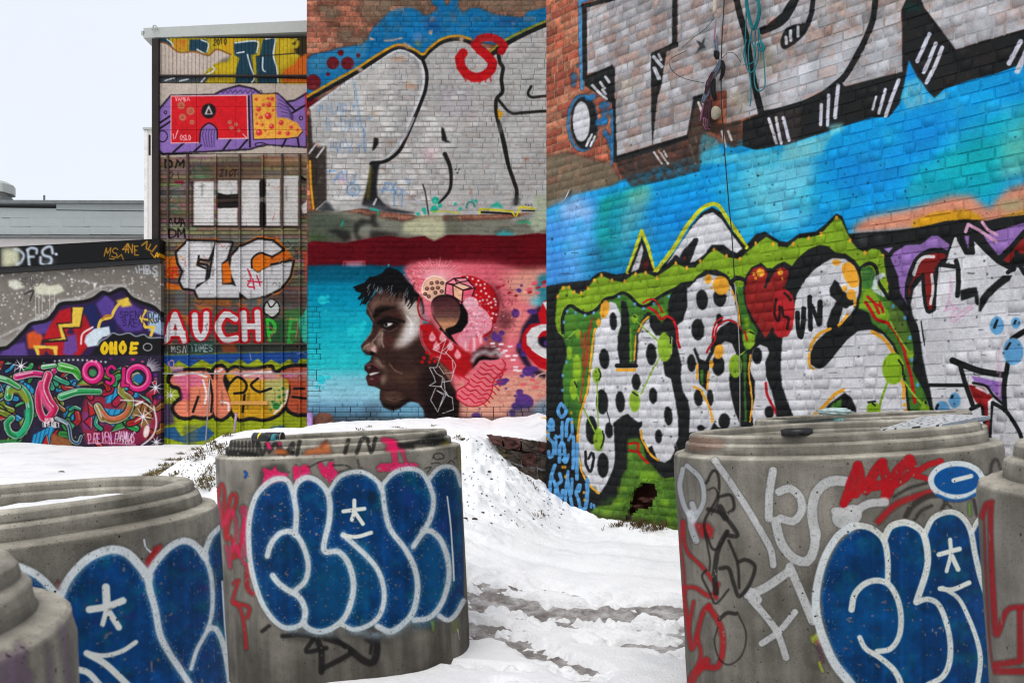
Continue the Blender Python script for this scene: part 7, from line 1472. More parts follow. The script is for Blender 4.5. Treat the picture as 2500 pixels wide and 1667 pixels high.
# roof trim, slightly sloping up to the right
def slanted(name, u0, u1, va0, va1, vb0, vb1, y0, y1, mat, parent, Y=TY):
    """prism whose left end spans va0..va1 and right end vb0..vb1 (photo rows)"""
    X0, X1 = (u0-CXP)/FPX*Y, (u1-CXP)/FPX*Y; Zq = lambda q: CAMH-(q-CYP)/FPX*Y
    V = [(X0, y0, Zq(va1)), (X1, y0, Zq(vb1)), (X1, y1, Zq(vb1)), (X0, y1, Zq(va1)), (X0, y0, Zq(va0)), (X1, y0, Zq(vb0)), (X1, y1, Zq(vb0)), (X0, y1, Zq(va0))]
    V = [Vector(p)-parent.location for p in V]
    return obj(name, V, [(0, 3, 2, 1), (4, 5, 6, 7), (0, 1, 5, 4), (1, 2, 6, 5), (2, 3, 7, 6), (3, 0, 4, 7)], mat, parent)
roof = slanted('roof_trim', 354, 905, 73, 97, 47, 76, TY-.06, TY+2.8, M_ROOF, tower)
slanted('gutter', 348, 356, 80, 88, 80, 88, TY-.06, TY+2.8, M_ROOF, tower).parent = roof
tube('roof_hook', [at_depth(372, 74, TY-.1)-tower.location, at_depth(374, 65, TY-.1)-tower.location, at_depth(378, 63, TY-.1)-tower.location, at_depth(382, 66, TY-.1)-tower.location, at_depth(384, 73, TY-.1)-tower.location], .012, M_ROOF, roof)
tag(tower, 'tall timber-clad tower with block letters, a red slab letter and a grey roof trim', 'tower')
# ================================================================= low rendered wall with black fascia
LY = 14.35
LL = paint_low_wall()
l_img = make_image('low_wall_paint', flat_tex(LL, LY, -700, 460, 540, 1180, 1.1)); del LL
M_LW = flat_mat('low_wall_painted_render', l_img, LY, -700, 460, 540, 1180, rough=.75, bump=.12, bscale=120)
LF = paint_fascia()
f_img = make_image('fascia_paint', flat_tex(LF, LY-.12, -700, 460, 560, 680, 1.6)); del LF
M_LF = flat_mat('black_painted_fascia', f_img, LY-.12, -700, 460, 560, 680, rough=.35, bump=.08, bscale=60)
low = empty('low_wall', ((150-CXP)/FPX*LY, LY, .6))
slanted('wall_panel', -690, 200, 650, 868, 645, 868, LY, LY+.35, M_LW, low, LY); slanted('wall_panel', 200.5, 393, 645, 868, 632, 866, LY, LY+.35, M_LW, low, LY)
slanted('wall_panel', -690, 200, 868.6, 1170, 868.6, 1170, LY+.006, LY+.35, M_LW, low, LY); slanted('wall_panel', 200.5, 393, 868.6, 1170, 866.6, 1160, LY+.004, LY+.35, M_LW, low, LY)
M_BLACK = plain('black_strip', (14, 14, 15), .4, nscale=20, namp=.2)
slanted('fascia', -690, 60, 641, 690, 604, 652, LY-.12, LY+.36, M_LF, low, LY); slanted('fascia', 60.5, 396, 604, 652, 586, 632, LY-.12, LY+.36, M_LF, low, LY)
slanted('dark_strip', -690, 396, 691, 716, 633, 643, LY-.08, LY+.02, M_BLACK, low, LY)  # plain dark strip along the lower edge of the fascia
tag(low, 'low rendered wall with black fascia, starry grey field and a swirling neon lower piece', 'wall')
# ================================================================= far buildings
FY = 42.
M_LAP = plain('grey_lap_sheet', (150, 156, 154), .6, nscale=3, namp=.06, bump=.03); M_FW = plain('pale_render', (206, 200, 196), .85, nscale=4, namp=.05, bump=.03); M_SEAM = plain('dark_seam_metal', (104, 108, 108), .6)
far = empty('flat_roofed_hall', ((-100-CXP)/FPX*FY, FY, 0))
def fb(name, u0, u1, v0, v1, y0, y1, mat, par, Y=FY):
    k = Y/FPX; o = box(name, (u0-CXP)*k, (u1-CXP)*k, y0, y1, CAMH-(v1-CYP)*k, CAMH-(v0-CYP)*k, mat)
    o.data.transform(Matrix.Translation(-par.location)); o.parent = par; return o
fb('wall', -900, 380, 570, 1090, FY+.3, FY+12, M_FW, far)
r = np.random.default_rng(15)
rows = [(497, 513), (513, 533), (533, 554), (554, 574)]
for i, (a, b) in enumerate(rows):
    u = -900.
    while u < 356:
        w = min([900, 600, 60, 36][i]*r.uniform(.6, 1.4), 356-u) if i < 2 else min(r.uniform(22, 90), 356-u)
        slanted('cladding_sheet', u+.1, u+w-.1, a+.4-(u < -200)*0, b-.5, a+.4+w*.012, b-.5+w*.012, FY-.02*i-.05, FY+.3-.02*i, M_LAP, far, FY); u += max(w, 1)
slanted('roof_edge', -900, 356, 489, 497, 493, 500, FY-.3, FY+12, M_SEAM, far, FY)
slanted('lower_edge', -900, 356, 574, 578, 577, 581, FY-.2, FY+.3, M_SEAM, far, FY)
tag(far, 'distant flat-roofed hall with grey lapped cladding above a pale wall', 'building')
vent = empty('roof_vent', at_depth(-4, 492, FY+2))
def vb(name, prof, mat):
    V, Fc = lathe_data(prof, 8); o = obj(name, V, Fc, mat, vent); return o
kf = FY/FPX
vb('vent_base', [(34*kf, -.1), (34*kf, 10*kf), (28*kf, 13*kf)], M_SEAM); vb('vent_neck', [(22*kf, 12*kf), (22*kf, 18*kf)], M_FW); vb('vent_hood', [(39*kf, 18*kf), (39*kf, 40*kf), (20*kf, 50*kf)], M_ROOF)
tag(vent, 'grey octagonal ventilator hood on the distant roof', 'vent')
post = obj('roof_post', *tube_data([at_depth(108, 494, FY+1), at_depth(108, 477, FY+1)], .05, 6), M_SEAM)
tag(post, 'short thin post standing on the distant roof edge', 'post')
nb = empty('narrow_white_building', ((370-CXP)/FPX*38, 38, 0))
fb('wall', 352, 400, 318, 1090, 38, 46, M_FW, nb, 38.); fb('coping', 350.5, 402, 313, 318, 37.9, 46, M_ROOF, nb, 38.); fb('corner_strip', 352.4, 361, 319, 590, 37.96, 38.0, plain('pale_panel', (214, 210, 206), .8), nb, 38.)
tag(nb, 'narrow pale building rising behind the timber tower', 'building')
# ================================================================= concrete manhole rings
PROF = [(.75, -.25), (.75, .1), (.75, .3), (.75, .5), (.75, .7), (.75, .9), (.75, 1.05), (.7503, 1.12), (.7503, 1.139), (.7465, 1.152), (.738, 1.159), (.71, 1.161), (.694, 1.164), (.6915, 1.172), (.6905, 1.188), (.689, 1.201), (.684, 1.2085), (.6705, 1.2125), (.6685, 1.219), (.666, 1.238), (.661, 1.247), (.652, 1.2515), (.64, 1.251), (.614, 1.2505), (.606, 1.246), (.602, 1.236), (.60, 1.1), (.60, .8), (.60, .4), (.60, -.25)]
PL = np.concatenate([[0], np.cumsum([math.hypot(b[0]-a[0], b[1]-a[1]) for a, b in zip(PROF[:-1], PROF[1:])])]); PLT = PL[-1]
def concrete_mat(name, img, seed):
    m, nt, b = new_mat(name); L = nt.links
    tc = nt.nodes.new('ShaderNodeTexCoord')
    mp = nt.nodes.new('ShaderNodeMapping'); mp.inputs['Location'].default_value = (seed*3.7, seed*1.3, 0); L.new(tc.outputs['Object'], mp.inputs[0])
    ms = nt.nodes.new('ShaderNodeMapping'); ms.inputs['Location'].default_value = (seed, 0, 0); ms.inputs['Scale'].default_value = (9, 9, .7); L.new(tc.outputs['Object'], ms.inputs[0])
    def noise(sc, det, src, ro=.6):
        n = nt.nodes.new('ShaderNodeTexNoise'); n.inputs['Scale'].default_value = sc; n.inputs['Detail'].default_value = det; n.inputs['Roughness'].default_value = ro; L.new(src.outputs[0], n.inputs['Vector']); return n.outputs[0]
    big, fine, streak = noise(3.2, 6, mp), noise(230, 5, mp, .7), noise(1.0, 5, ms)
    cr = nt.nodes.new('ShaderNodeValToRGB'); e = cr.color_ramp.elements; e[0].position = .3; e[0].color = lin((86, 82, 74)); e[1].position = .72; e[1].color = lin((148, 143, 132)); L.new(big, cr.inputs[0])
    def mul(c, f, lo, hi, flo, fhi):
        mr = nt.nodes.new('ShaderNodeMapRange'); mr.inputs[1].default_value = flo; mr.inputs[2].default_value = fhi; mr.inputs[3].default_value = lo; mr.inputs[4].default_value = hi; L.new(f, mr.inputs[0])
        v = nt.nodes.new('ShaderNodeVectorMath'); v.operation = 'SCALE'; L.new(c, v.inputs[0]); L.new(mr.outputs[0], v.inputs['Scale']); return v.outputs[0]
    pt = nt.nodes.new('ShaderNodeSeparateXYZ'); L.new(tc.outputs['Object'], pt.inputs[0])
    c = mul(cr.outputs[0], streak, .74, 1.18, .35, .66); c = mul(c, fine, .78, 1.16, .35, .65)
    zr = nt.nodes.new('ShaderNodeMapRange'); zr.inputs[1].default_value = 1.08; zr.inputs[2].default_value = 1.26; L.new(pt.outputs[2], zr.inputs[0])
    ze = nt.nodes.new('ShaderNodeValToRGB'); ze.color_ramp.interpolation = 'LINEAR'; el = ze.color_ramp.elements; L.new(zr.outputs[0], ze.inputs[0])   # sky light painted into the arrises, cleaner rim, darker at the step feet
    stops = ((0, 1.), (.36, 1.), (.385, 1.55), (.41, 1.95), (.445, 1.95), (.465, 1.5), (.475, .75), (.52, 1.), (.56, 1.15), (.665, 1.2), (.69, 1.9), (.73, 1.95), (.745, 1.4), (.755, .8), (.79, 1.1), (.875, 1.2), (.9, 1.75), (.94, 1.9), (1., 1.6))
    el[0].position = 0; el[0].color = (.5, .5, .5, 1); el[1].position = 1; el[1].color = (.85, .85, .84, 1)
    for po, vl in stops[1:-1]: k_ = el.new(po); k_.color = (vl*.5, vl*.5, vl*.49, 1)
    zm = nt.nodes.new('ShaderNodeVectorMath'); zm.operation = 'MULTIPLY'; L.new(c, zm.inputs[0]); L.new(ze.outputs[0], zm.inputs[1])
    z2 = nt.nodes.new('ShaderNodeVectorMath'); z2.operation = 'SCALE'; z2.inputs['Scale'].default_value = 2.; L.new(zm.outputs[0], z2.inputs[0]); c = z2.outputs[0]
    za = nt.nodes.new('ShaderNodeMath'); za.operation = 'MULTIPLY_ADD'; za.inputs[1].default_value = .5; L.new(streak, za.inputs[0]); L.new(pt.outputs[2], za.inputs[2])   # damp foot, with contact shade painted into the same darkening
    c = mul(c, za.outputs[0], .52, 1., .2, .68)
    vo = nt.nodes.new('ShaderNodeTexVoronoi'); vo.inputs['Scale'].default_value = 22; vo.inputs['Randomness'].default_value = 1.; L.new(mp.outputs[0], vo.inputs['Vector'])
    pv = nt.nodes.new('ShaderNodeMath'); pv.operation = 'LESS_THAN'; pv.inputs[1].default_value = .085; L.new(vo.outputs['Distance'], pv.inputs[0])
    vo2 = nt.nodes.new('ShaderNodeTexVoronoi'); vo2.inputs['Scale'].default_value = 75; L.new(mp.outputs[0], vo2.inputs['Vector']); p2 = nt.nodes.new('ShaderNodeMath'); p2.operation = 'LESS_THAN'; p2.inputs[1].default_value = .13; L.new(vo2.outputs['Distance'], p2.inputs[0])
    p3 = nt.nodes.new('ShaderNodeMath'); p3.operation = 'MAXIMUM'; L.new(pv.outputs[0], p3.inputs[0]); L.new(p2.outputs[0], p3.inputs[1]); pv = p3
    mx = nt.nodes.new('ShaderNodeMix'); mx.data_type = 'RGBA'; L.new(c, mx.inputs[6]); mx.inputs[7].default_value = (.5, .5, .5, 1)
    tx = nt.nodes.new('ShaderNodeTexImage'); tx.image = img; tx.extension = 'EXTEND'; uv = nt.nodes.new('ShaderNodeUVMap'); L.new(uv.outputs[0], tx.inputs[0])
    L.new(tx.outputs['Alpha'], mx.inputs[0]); 
    pc = mul(tx.outputs['Color'], fine, .9, 1.06, .35, .65); L.new(pc, mx.inputs[7])
    dk = nt.nodes.new('ShaderNodeMix'); dk.data_type = 'RGBA'; L.new(pv.outputs[0], dk.inputs[0]); L.new(mx.outputs[2], dk.inputs[6]); dk.inputs[7].default_value = lin((44, 42, 38)); L.new(dk.outputs[2], b.inputs['Base Color'])
    b.inputs['Roughness'].default_value = .8; b.inputs['Specular IOR Level'].default_value = .14
    ad = nt.nodes.new('ShaderNodeMath'); ad.operation = 'MULTIPLY_ADD'; ad.inputs[1].default_value = -.9; L.new(pv.outputs[0], ad.inputs[0]); L.new(fine, ad.inputs[2])
    bp = nt.nodes.new('ShaderNodeBump'); bp.inputs['Strength'].default_value = .45; bp.inputs['Distance'].default_value = .0025; L.new(ad.outputs[0], bp.inputs['Height']); L.new(bp.outputs[0], b.inputs['Normal'])
    return m
RING_M = {}
def make_ring(key, par, layer, label, dens=330, seg=176):
    x, y, zs, tx, ty = par
    R = Matrix.Rotation(ty, 4, 'Y') @ Matrix.Rotation(tx, 4, 'X')
    org = Vector((x, y, zs))-(R @ Vector((0, 0, 1.16)))
    Mw = Matrix.Translation(org) @ R; RING_M[key] = Mw
    # paint carried to the ring's own unrolled surface
    W, Hh = int(2*math.pi*.75*dens), int(PLT*dens)
    th = (np.arange(W)+.5)/W*2*math.pi; pl = PLT-(np.arange(Hh)+.5)/Hh*PLT
    rr = np.interp(pl, PL, [p[0] for p in PROF])[:, None]; zz = np.interp(pl, PL, [p[1] for p in PROF])[:, None]+0*th[None]
    Xl = rr*np.cos(th)[None]; Yl = rr*np.sin(th)[None]
    Mn = np.array(Mw); P = np.stack([Xl, Yl, zz], -1)@Mn[:3, :3].T+Mn[:3, 3]
    U, V = project(np.stack([P[..., 0], np.maximum(P[..., 1], .05), P[..., 2]], -1))
    s = layer.sample(U, V)
    nrm = np.stack([np.cos(th)[None]+0*zz, np.sin(th)[None]+0*zz], -1)
    tocam = -P[..., :2]; face = (nrm*tocam).sum(-1)/np.linalg.norm(tocam, axis=-1)
    outside = (pl < PL[21]+.02)[:, None]
    alpha = s[..., 3]*np.clip((face-.01)*14, 0, 1)*outside
    fl = fbm(Hh, W, 7, 91, 2); alpha = alpha*(1-.7*np.clip((fl-.79)*12, 0, 1))
    img = make_image(key+'_paint', np.concatenate([s[..., :3], alpha[..., None]], -1).astype(np.float32))
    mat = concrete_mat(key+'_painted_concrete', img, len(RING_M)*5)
    # mesh with small dents and a chipped shoulder
    a = np.arange(seg+1)/seg*2*math.pi
    rg = np.random.default_rng(len(RING_M)+70)
    V3 = []; n = len(PROF)
    chip = np.zeros(seg); 
    for _ in range(26):
        c0 = rg.integers(seg); 
        for d in range(-2, 3): chip[(c0+d) % seg] = max(chip[(c0+d) % seg], rg.uniform(.001, .006)*(1-abs(d)/3))
    for i, (pr, pz) in enumerate(PROF):
        edge = 1. if i in (8, 9, 10) else (.5 if i in (15, 16, 20, 21) else 0)
        for k in range(seg):
            j = .0018*math.sin(a[k]*5+i)+.0012*math.sin(a[k]*13+i*2.1)+rg.normal(0, .0005)-edge*chip[k]
            V3.append(((pr+j)*math.cos(a[k]), (pr+j)*math.sin(a[k]), pz-edge*chip[k]*.7))
    F = []; uv = []
    for i in range(n-1):
        for k in range(seg):
            k2 = (k+1) % seg; F.append((i*seg+k, i*seg+k2, (i+1)*seg+k2, (i+1)*seg+k))
            u0, u1 = k/seg, (k+1)/seg; v0, v1 = PL[i]/PLT, PL[i+1]/PLT
            uv += [(u0, v0), (u1, v0), (u1, v1), (u0, v1)]
    for k in range(seg): k2 = (k+1) % seg; F.append(((n-1)*seg+k, (n-1)*seg+k2, k2, k)); uv += [(0, 0)]*4
    o = obj('concrete_ring', V3, F, mat, None, True, uv, 13); o.matrix_world = Mw
    tag(o, label, 'concrete ring', 'concrete manhole rings in the snow')
    return o
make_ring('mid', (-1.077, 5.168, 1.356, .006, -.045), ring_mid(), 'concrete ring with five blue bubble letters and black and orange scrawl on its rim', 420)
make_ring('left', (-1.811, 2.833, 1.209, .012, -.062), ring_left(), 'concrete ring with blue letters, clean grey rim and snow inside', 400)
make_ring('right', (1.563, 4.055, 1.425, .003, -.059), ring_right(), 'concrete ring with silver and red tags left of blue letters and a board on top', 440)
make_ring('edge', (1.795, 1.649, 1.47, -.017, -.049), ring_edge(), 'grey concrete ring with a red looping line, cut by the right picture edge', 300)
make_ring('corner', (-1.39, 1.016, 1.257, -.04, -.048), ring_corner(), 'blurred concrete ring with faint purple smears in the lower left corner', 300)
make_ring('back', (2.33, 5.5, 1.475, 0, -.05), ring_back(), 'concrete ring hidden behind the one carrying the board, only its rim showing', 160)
def ring_snow(key, z, r=.6):
    rings = 14; seg = 64; V = [(0, 0, z)]; F = []
    rg = np.random.default_rng(3)
    for i in range(1, rings+1):
        q = r*i/rings
        for k in range(seg):
            a = 2*math.pi*k/seg; V.append((q*math.cos(a), q*math.sin(a), z+.012*math.sin(q*9+a*2)+rg.normal(0, .003)+.03*(i/rings)**3))
    for k in range(seg): F.append((0, 1+k, 1+(k+1) % seg))
    for i in range(rings-1):
        for k in range(seg): b = 1+i*seg; F.append((b+k, b+seg+k, b+seg+(k+1) % seg, b+(k+1) % seg))
    o = obj('snow', V, F, M_SNOW, None, True); o.matrix_world = RING_M[key]; tag(o, kind='stuff'); return o
tag(ring_snow('left', 1.14), 'snow lying inside the near left concrete ring', 'snow'); tag(ring_snow('mid', .9), 'snow lying inside the middle concrete ring', 'snow'); tag(ring_snow('right', .9), 'snow lying inside the concrete ring under the board', 'snow')
# ================================================================= small things
M_CANB = plain('black_spray_can', (30, 30, 30), .35, .3, namp=.3); M_CANY = plain('yellow_spray_cap', (222, 210, 40), .4); M_CANM = plain('spray_can_metal', (150, 150, 150), .3, .9); M_CANT = plain('teal_spray_cap', (40, 120, 130), .4)
def spray_can(loc, rotz, bodym, capm, ln, label, roll=0.):
    t = empty('spray_can', loc); t.rotation_euler = (0, math.pi/2, rotz)
    V, F = lathe_data([(.028, 0), (.032, .004), (.032, ln-.03), (.03, ln-.022), (.02, ln-.01)], 20); obj('can_body', V, F, bodym, t, True)
    V, F = lathe_data([(.0325, .002), (.0335, .004), (.0325, .007)], 20); obj('bottom_rim', V, F, M_CANM, t, True)
    V, F = lathe_data([(.02, ln-.012), (.026, ln-.012), (.028, ln-.006), (.028, ln+.012), (.024, ln+.014)], 20); cl = obj('collar', V, F, capm, t, True)
    V, F = lathe_data([(.009, ln+.008), (.009, ln+.024), (.007, ln+.026)], 12); obj('nozzle', V, F, capm, cl, True)
    tag(t, label, 'spray can'); return t
def rim_pt(key, ang, r=.645, up=.0): return RING_M[key] @ Vector((r*math.cos(ang), r*math.sin(ang), 1.251+up))
p = rim_pt('mid', math.radians(234), .645, .012); spray_can(p-Vector((.0, 0, 0)), math.radians(-25), M_CANB, M_CANT, .15, 'black spray can lying on the rim of the middle ring, left of the yellow one')
p = rim_pt('mid', math.radians(243), .645, .012); spray_can(p+Vector((.09, .0, .0)), math.radians(168), M_CANB, M_CANY, .13, 'spray can with bright yellow cap lying on the rim of the middle ring')
# board, lid and plastic on the right-hand ring
M_BRD = None
def scribble_mat():
    m, nt, b = new_mat('scribbled_white_board'); g = nt.nodes.new('ShaderNodeNewGeometry')
    mp = nt.nodes.new('ShaderNodeMapping'); mp.inputs['Scale'].default_value = (5, 9, 9); mp.inputs['Rotation'].default_value = (0, 0, .5); nt.links.new(g.outputs['Position'], mp.inputs[0])
    w = nt.nodes.new('ShaderNodeTexWave'); w.inputs['Scale'].default_value = 1.3; w.inputs['Distortion'].default_value = 9; w.inputs['Detail'].default_value = 1.5; nt.links.new(mp.outputs[0], w.inputs[0])
    cr = nt.nodes.new('ShaderNodeValToRGB'); e = cr.color_ramp.elements; e[0].position = .09; e[0].color = (.02, .02, .025, 1); e[1].position = .13; e[1].color = (.62, .63, .64, 1); nt.links.new(w.outputs[0], cr.inputs[0]); nt.links.new(cr.outputs[0], b.inputs['Base Color']); b.inputs['Roughness'].default_value = .4; return m
bp_ = [at_depth(2150, 1052, 3.43), at_depth(2300, 1040, 3.5), at_depth(2412, 1019, 3.95), at_depth(2330, 1014, 4.5), at_depth(2250, 1019.5, 4.45)]
bc = sum(bp_, Vector())/5
bd = empty('board', bc)
V = [q-bc+Vector((0, 0, .008)) for q in bp_]+[q-bc-Vector((0, 0, .006)) for q in bp_]; n = 5
obj('board_face', V, [tuple(range(n)), tuple(range(2*n-1, n-1, -1))]+[(i, n+i, n+(i+1) % n, (i+1) % n) for i in range(n)], scribble_mat(), bd)
eg = [q-bc-Vector((0, 0, .002)) for q in (bp_[1], bp_[2])]; obj('board_edging', *tube_data([eg[0], eg[1]], .011, 8), plain('aluminium_edging', (150, 160, 168), .35, .7), bd)
tag(bd, 'broken white board with black scribbles lying across the ring at the right', 'board')
lid = empty('plastic_lid', rim_pt('right', math.radians(238), .625, .004))  # round black plastic lid lying on the rim
V, F = lathe_data([(.062, .0), (.066, .004), (.066, .026), (.058, .028), (.055, .012), (.0, .010)], 32, True, False); obj('lid_shell', V, F, plain('black_plastic', (16, 16, 17), .4), lid, True)
lid.rotation_euler = RING_M['right'].to_euler(); lid.location = rim_pt('right', math.radians(238), .63, -.004)
tag(lid, 'shallow round black plastic lid on the front rim of the right-hand ring', 'lid')
pb = rim_pt('back', math.radians(235), .64, .02)
# plastic bag on the hidden ring
bm = bmesh.new(); bmesh.ops.create_icosphere(bm, subdivisions=3, radius=.13)
rg = np.random.default_rng(4)
for v_ in bm.verts:
    k = 1+.25*math.sin(v_.co.x*60+v_.co.y*31)+.2*math.sin(v_.co.z*70+v_.co.x*20); v_.co = Vector((v_.co.x*.75*k, v_.co.y*.4*k, v_.co.z*.16*k))
bag = obj_bm('plastic_bag', bm, plain('crumpled_plastic', (176, 196, 194), .3), None, True); bag.location = pb+Vector((.0, .0, .02)); tag(bag, 'crumpled pale plastic on the hidden ring behind the board', 'plastic bag')
# ---------------------------------------------------------------- things hanging on the right wall
M_CABLE = plain('black_cable', (18, 18, 18), .6); M_ROPE = plain('teal_rope', (14, 104, 112), .8, nscale=160, namp=.35); M_STEEL = plain('galvanised_steel', (150, 150, 150), .4, .7)
def wp(Z, x, y, off): u, v = zpt(Z, x, y); return rwall(u, v, off)
cab = tube('cable', [wp(ZF, 1872, -120, .06), wp(ZF, 1868, 60, .06), wp(ZF, 1855, 400, .07), wp(ZF, 1848, 700, .07), wp(ZF, 1850, 1000, .07), wp(ZF, 1862, 1300, .06), wp(ZH, 1885, 30, .06), wp(ZH, 1915, 400, .06), wp(ZH, 1940, 650, .06), wp(ZH, 1962, 1000, .06), wp(ZH, 1970, 1130, .06)], .005, M_CABLE)
tag(cab, 'long black cable hanging down the slanting brick wall', 'cable')
cst = tube('steel_wire', [wp(ZH, 1972, 1150, .06), wp(ZJ, 2000, 300, .06), wp(ZJ, 2018, 700, .06), wp(ZJ, 2022, 1340, .06)], .005, M_STEEL)
tag(cst, 'thin steel wire running down below the black cable to the ring', 'wire')
thin = tube('thin_wire', [wp(ZF, 1500, 500, .04), wp(ZF, 1345, 590, .05), wp(ZF, 1380, 700, .06), wp(ZF, 1500, 775, .07), wp(ZF, 1690, 820, .08)], .003, M_CABLE); tag(thin, 'thin loose wire curling left of the hanging cloth', 'wire')
thin = tube('thin_wire', [wp(ZF, 1780, 180, .05), wp(ZF, 1690, 290, .05), wp(ZF, 1560, 380, .04), wp(ZF, 1450, 470, .03)], .0025, M_CABLE); tag(thin, 'thin wire slanting down left from the beige pipe end', 'wire')
thin = tube('thin_wire', [wp(ZF, 1850, 590, .07), wp(ZF, 1900, 530, .06), wp(ZF, 1960, 530, .05), wp(ZF, 2010, 600, .03)], .0025, M_CABLE); tag(thin, 'small arc of wire right of the black cable', 'wire')
pipe = tube('pipe_end', [wp(ZF, 1812, -200, .09), wp(ZF, 1808, 0, .09), wp(ZF, 1790, 155, .08)], .03, plain('beige_pipe', (186, 172, 156), .6), r2=.018); tag(pipe, 'beige pipe end hanging at the top of the slanting wall', 'pipe')
# coil of teal rope
rope = empty('rope_coil', wp(ZF, 2150, 250, .06))
def rl(pts, rad=.0055, offs=.06, cl=False):
    q = [wp(ZF, x, y, offs+.012*math.sin(i*1.7))-rope.location for i, (x, y) in enumerate(pts)]; tube('rope_strand', q, rad, M_ROPE, rope, 7)
rr_ = random.Random(3)
for k in range(9):
    a = rr_.uniform(-14, 14); rl([(2150+a, -60), (2100+a, 20+rr_.uniform(-20, 20)), (2105+a, 150), (2130+a, 260), (2165+a, 310), (2200+a*.6, 240), (2210+a*.5, 120), (2190+a, 20), (2160+a, -40)], .0065, .05+k*.006)
rl([(2080, 60), (2085, 250), (2070, 420), (2065, 560), (2090, 680), (2140, 715), (2180, 620), (2195, 480), (2200, 300)]); rl([(2135, 300), (2140, 420), (2165, 520), (2150, 600), (2090, 640), (2060, 540), (2080, 400)]); rl([(2200, 300), (2225, 420), (2240, 520), (2250, 700), (2262, 840), (2230, 890), (2180, 880), (2155, 800), (2165, 600), (2170, 420), (2160, 320)]); rl([(2140, 300), (2120, 420), (2100, 560), (2115, 760), (2130, 950), (2122, 1040)]); rl([(2190, 450), (2230, 440), (2250, 490), (2210, 500), (2200, 460)], .012)
tag(rope, 'coil of teal rope hanging at the top of the slanting wall', 'rope')
# tattered cloth
M_CL1 = plain('slate_cloth', (96, 104, 118), .9, nscale=14, namp=.3); M_CL2 = plain('plum_striped_cloth', (62, 34, 42), .9, nscale=26, namp=.6); M_CL3 = plain('black_cloth', (20, 19, 20), .9); M_CL4 = plain('cream_bag', (150, 142, 122), .8); M_CL5 = plain('mauve_cloth', (138, 92, 112), .9, nscale=26, namp=.4)
cloth = empty('hanging_cloth', wp(ZF, 1780, 800, .07))
def drape(name, axis_pts, widths, mat, off=.08, folds=3, amp=.014):
    A_ = smooth3([(x, y, 0) for x, y in axis_pts], 4); n = len(A_); V = []; F = []; nc = folds*4+1
    for i, (x, y, _) in enumerate(A_):
        w = np.interp(i/(n-1), np.linspace(0, 1, len(widths)), widths)*.8
        for j in range(nc):
            t = j/(nc-1)-.5; o = off+amp*math.sin(t*folds*2*math.pi+i*.25)*min(1, w/40)
            V.append(wp(ZF, x+t*w, y+4*math.sin(j*2.2+i), o)-cloth.location)
    for i in range(n-1):
        for j in range(nc-1): F.append((i*nc+j, i*nc+j+1, (i+1)*nc+j+1, (i+1)*nc+j))
    o = obj(name, V, F, mat, cloth, True); md = o.modifiers.new('thickness', 'SOLIDIFY'); md.thickness = .003; return o
drape('cloth_flap', [(1800, 230), (1785, 330), (1780, 430)], [6, 16, 10], M_CL5, .07, 1); drape('cloth_flap', [(1810, 370), (1808, 450), (1812, 540)], [12, 44, 40], M_CL1, .075, 2); drape('cloth_knot', [(1815, 520), (1820, 570), (1825, 600)], [50, 60, 30], M_CL3, .09, 2, .02)
drape('cloth_flap', [(1850, 600), (1810, 690), (1770, 760), (1740, 860), (1705, 950), (1680, 1010)], [40, 70, 60, 70, 60, 30], M_CL1, .08, 3); drape('cloth_flap', [(1790, 720), (1745, 820), (1715, 930)], [50, 60, 30], M_CL2, .088, 2); drape('cloth_flap', [(1870, 610), (1885, 680), (1870, 760), (1850, 800)], [30, 44, 40, 24], M_CL3, .09, 2)
drape('cloth_flap', [(1790, 780), (1780, 880), (1800, 960), (1790, 990)], [30, 70, 60, 20], M_CL3, .085, 2); drape('cloth_flap', [(1735, 980), (1725, 1080), (1720, 1170), (1730, 1250)], [60, 90, 90, 60], M_CL2, .085, 4); drape('cloth_flap', [(1700, 1150), (1710, 1210), (1720, 1260)], [50, 80, 50], M_CL5, .08, 3); drape('cloth_flap', [(1690, 1000), (1670, 1080), (1650, 1180)], [14, 30, 8], M_CL5, .075, 1)
bm = bmesh.new(); bmesh.ops.create_icosphere(bm, subdivisions=3, radius=.045)
for v_ in bm.verts: v_.co *= 1+.1*math.sin(v_.co.z*60+v_.co.x*40); v_.co.z *= 1.3
bg = obj_bm('cloth_bag', bm, M_CL4, cloth, True); bg.location = wp(ZF, 1808, 1110, .09)-cloth.location
tag(cloth, 'tattered plum and slate cloth hanging from the black cable', 'cloth')
spk = obj('metal_spike', *tube_data([wp(ZH, 370, 255, .02), wp(ZH, 350, 340, .05), wp(ZH, 335, 410, .09)], .016, 8, .004), M_STEEL, None, True); tag(spk, 'metal spike sticking out near the slanting wall corner', 'spike')
# ---------------------------------------------------------------- stones, stump, poles, debris
def rock(name, loc, size, mat, seed, sub=2, parent=None):
    bm = bmesh.new(); bmesh.ops.create_icosphere(bm, subdivisions=sub, radius=1.); rg = random.Random(seed)
    pl = [Vector((rg.gauss(0, 1), rg.gauss(0, 1), rg.gauss(0, 1))).normalized() for _ in range(7)]
    for v_ in bm.verts:
        for q in pl:
            d = v_.co.dot(q)
            if d > .72: v_.co -= q*(d-.72)*.8
        v_.co *= 1+rg.uniform(-.04, .04)
    bmesh.ops.scale(bm, vec=size, verts=bm.verts); bmesh.ops.rotate(bm, matrix=Matrix.Rotation(rg.uniform(0, 6.3), 3, 'Z'), verts=bm.verts)
    o = obj_bm(name, bm, mat, parent); o.location = loc; return o
M_ST = [plain('dark_stone', (66, 56, 48), .85, nscale=22, namp=.5, bump=.5), plain('mossy_stone', (74, 66, 44), .85, nscale=22, namp=.6, bump=.5), plain('red_painted_stone', (84, 52, 46), .8, nscale=16, namp=.6, bump=.5)]
sw = empty('stone_retaining_wall', (.05, 9.25, .6))
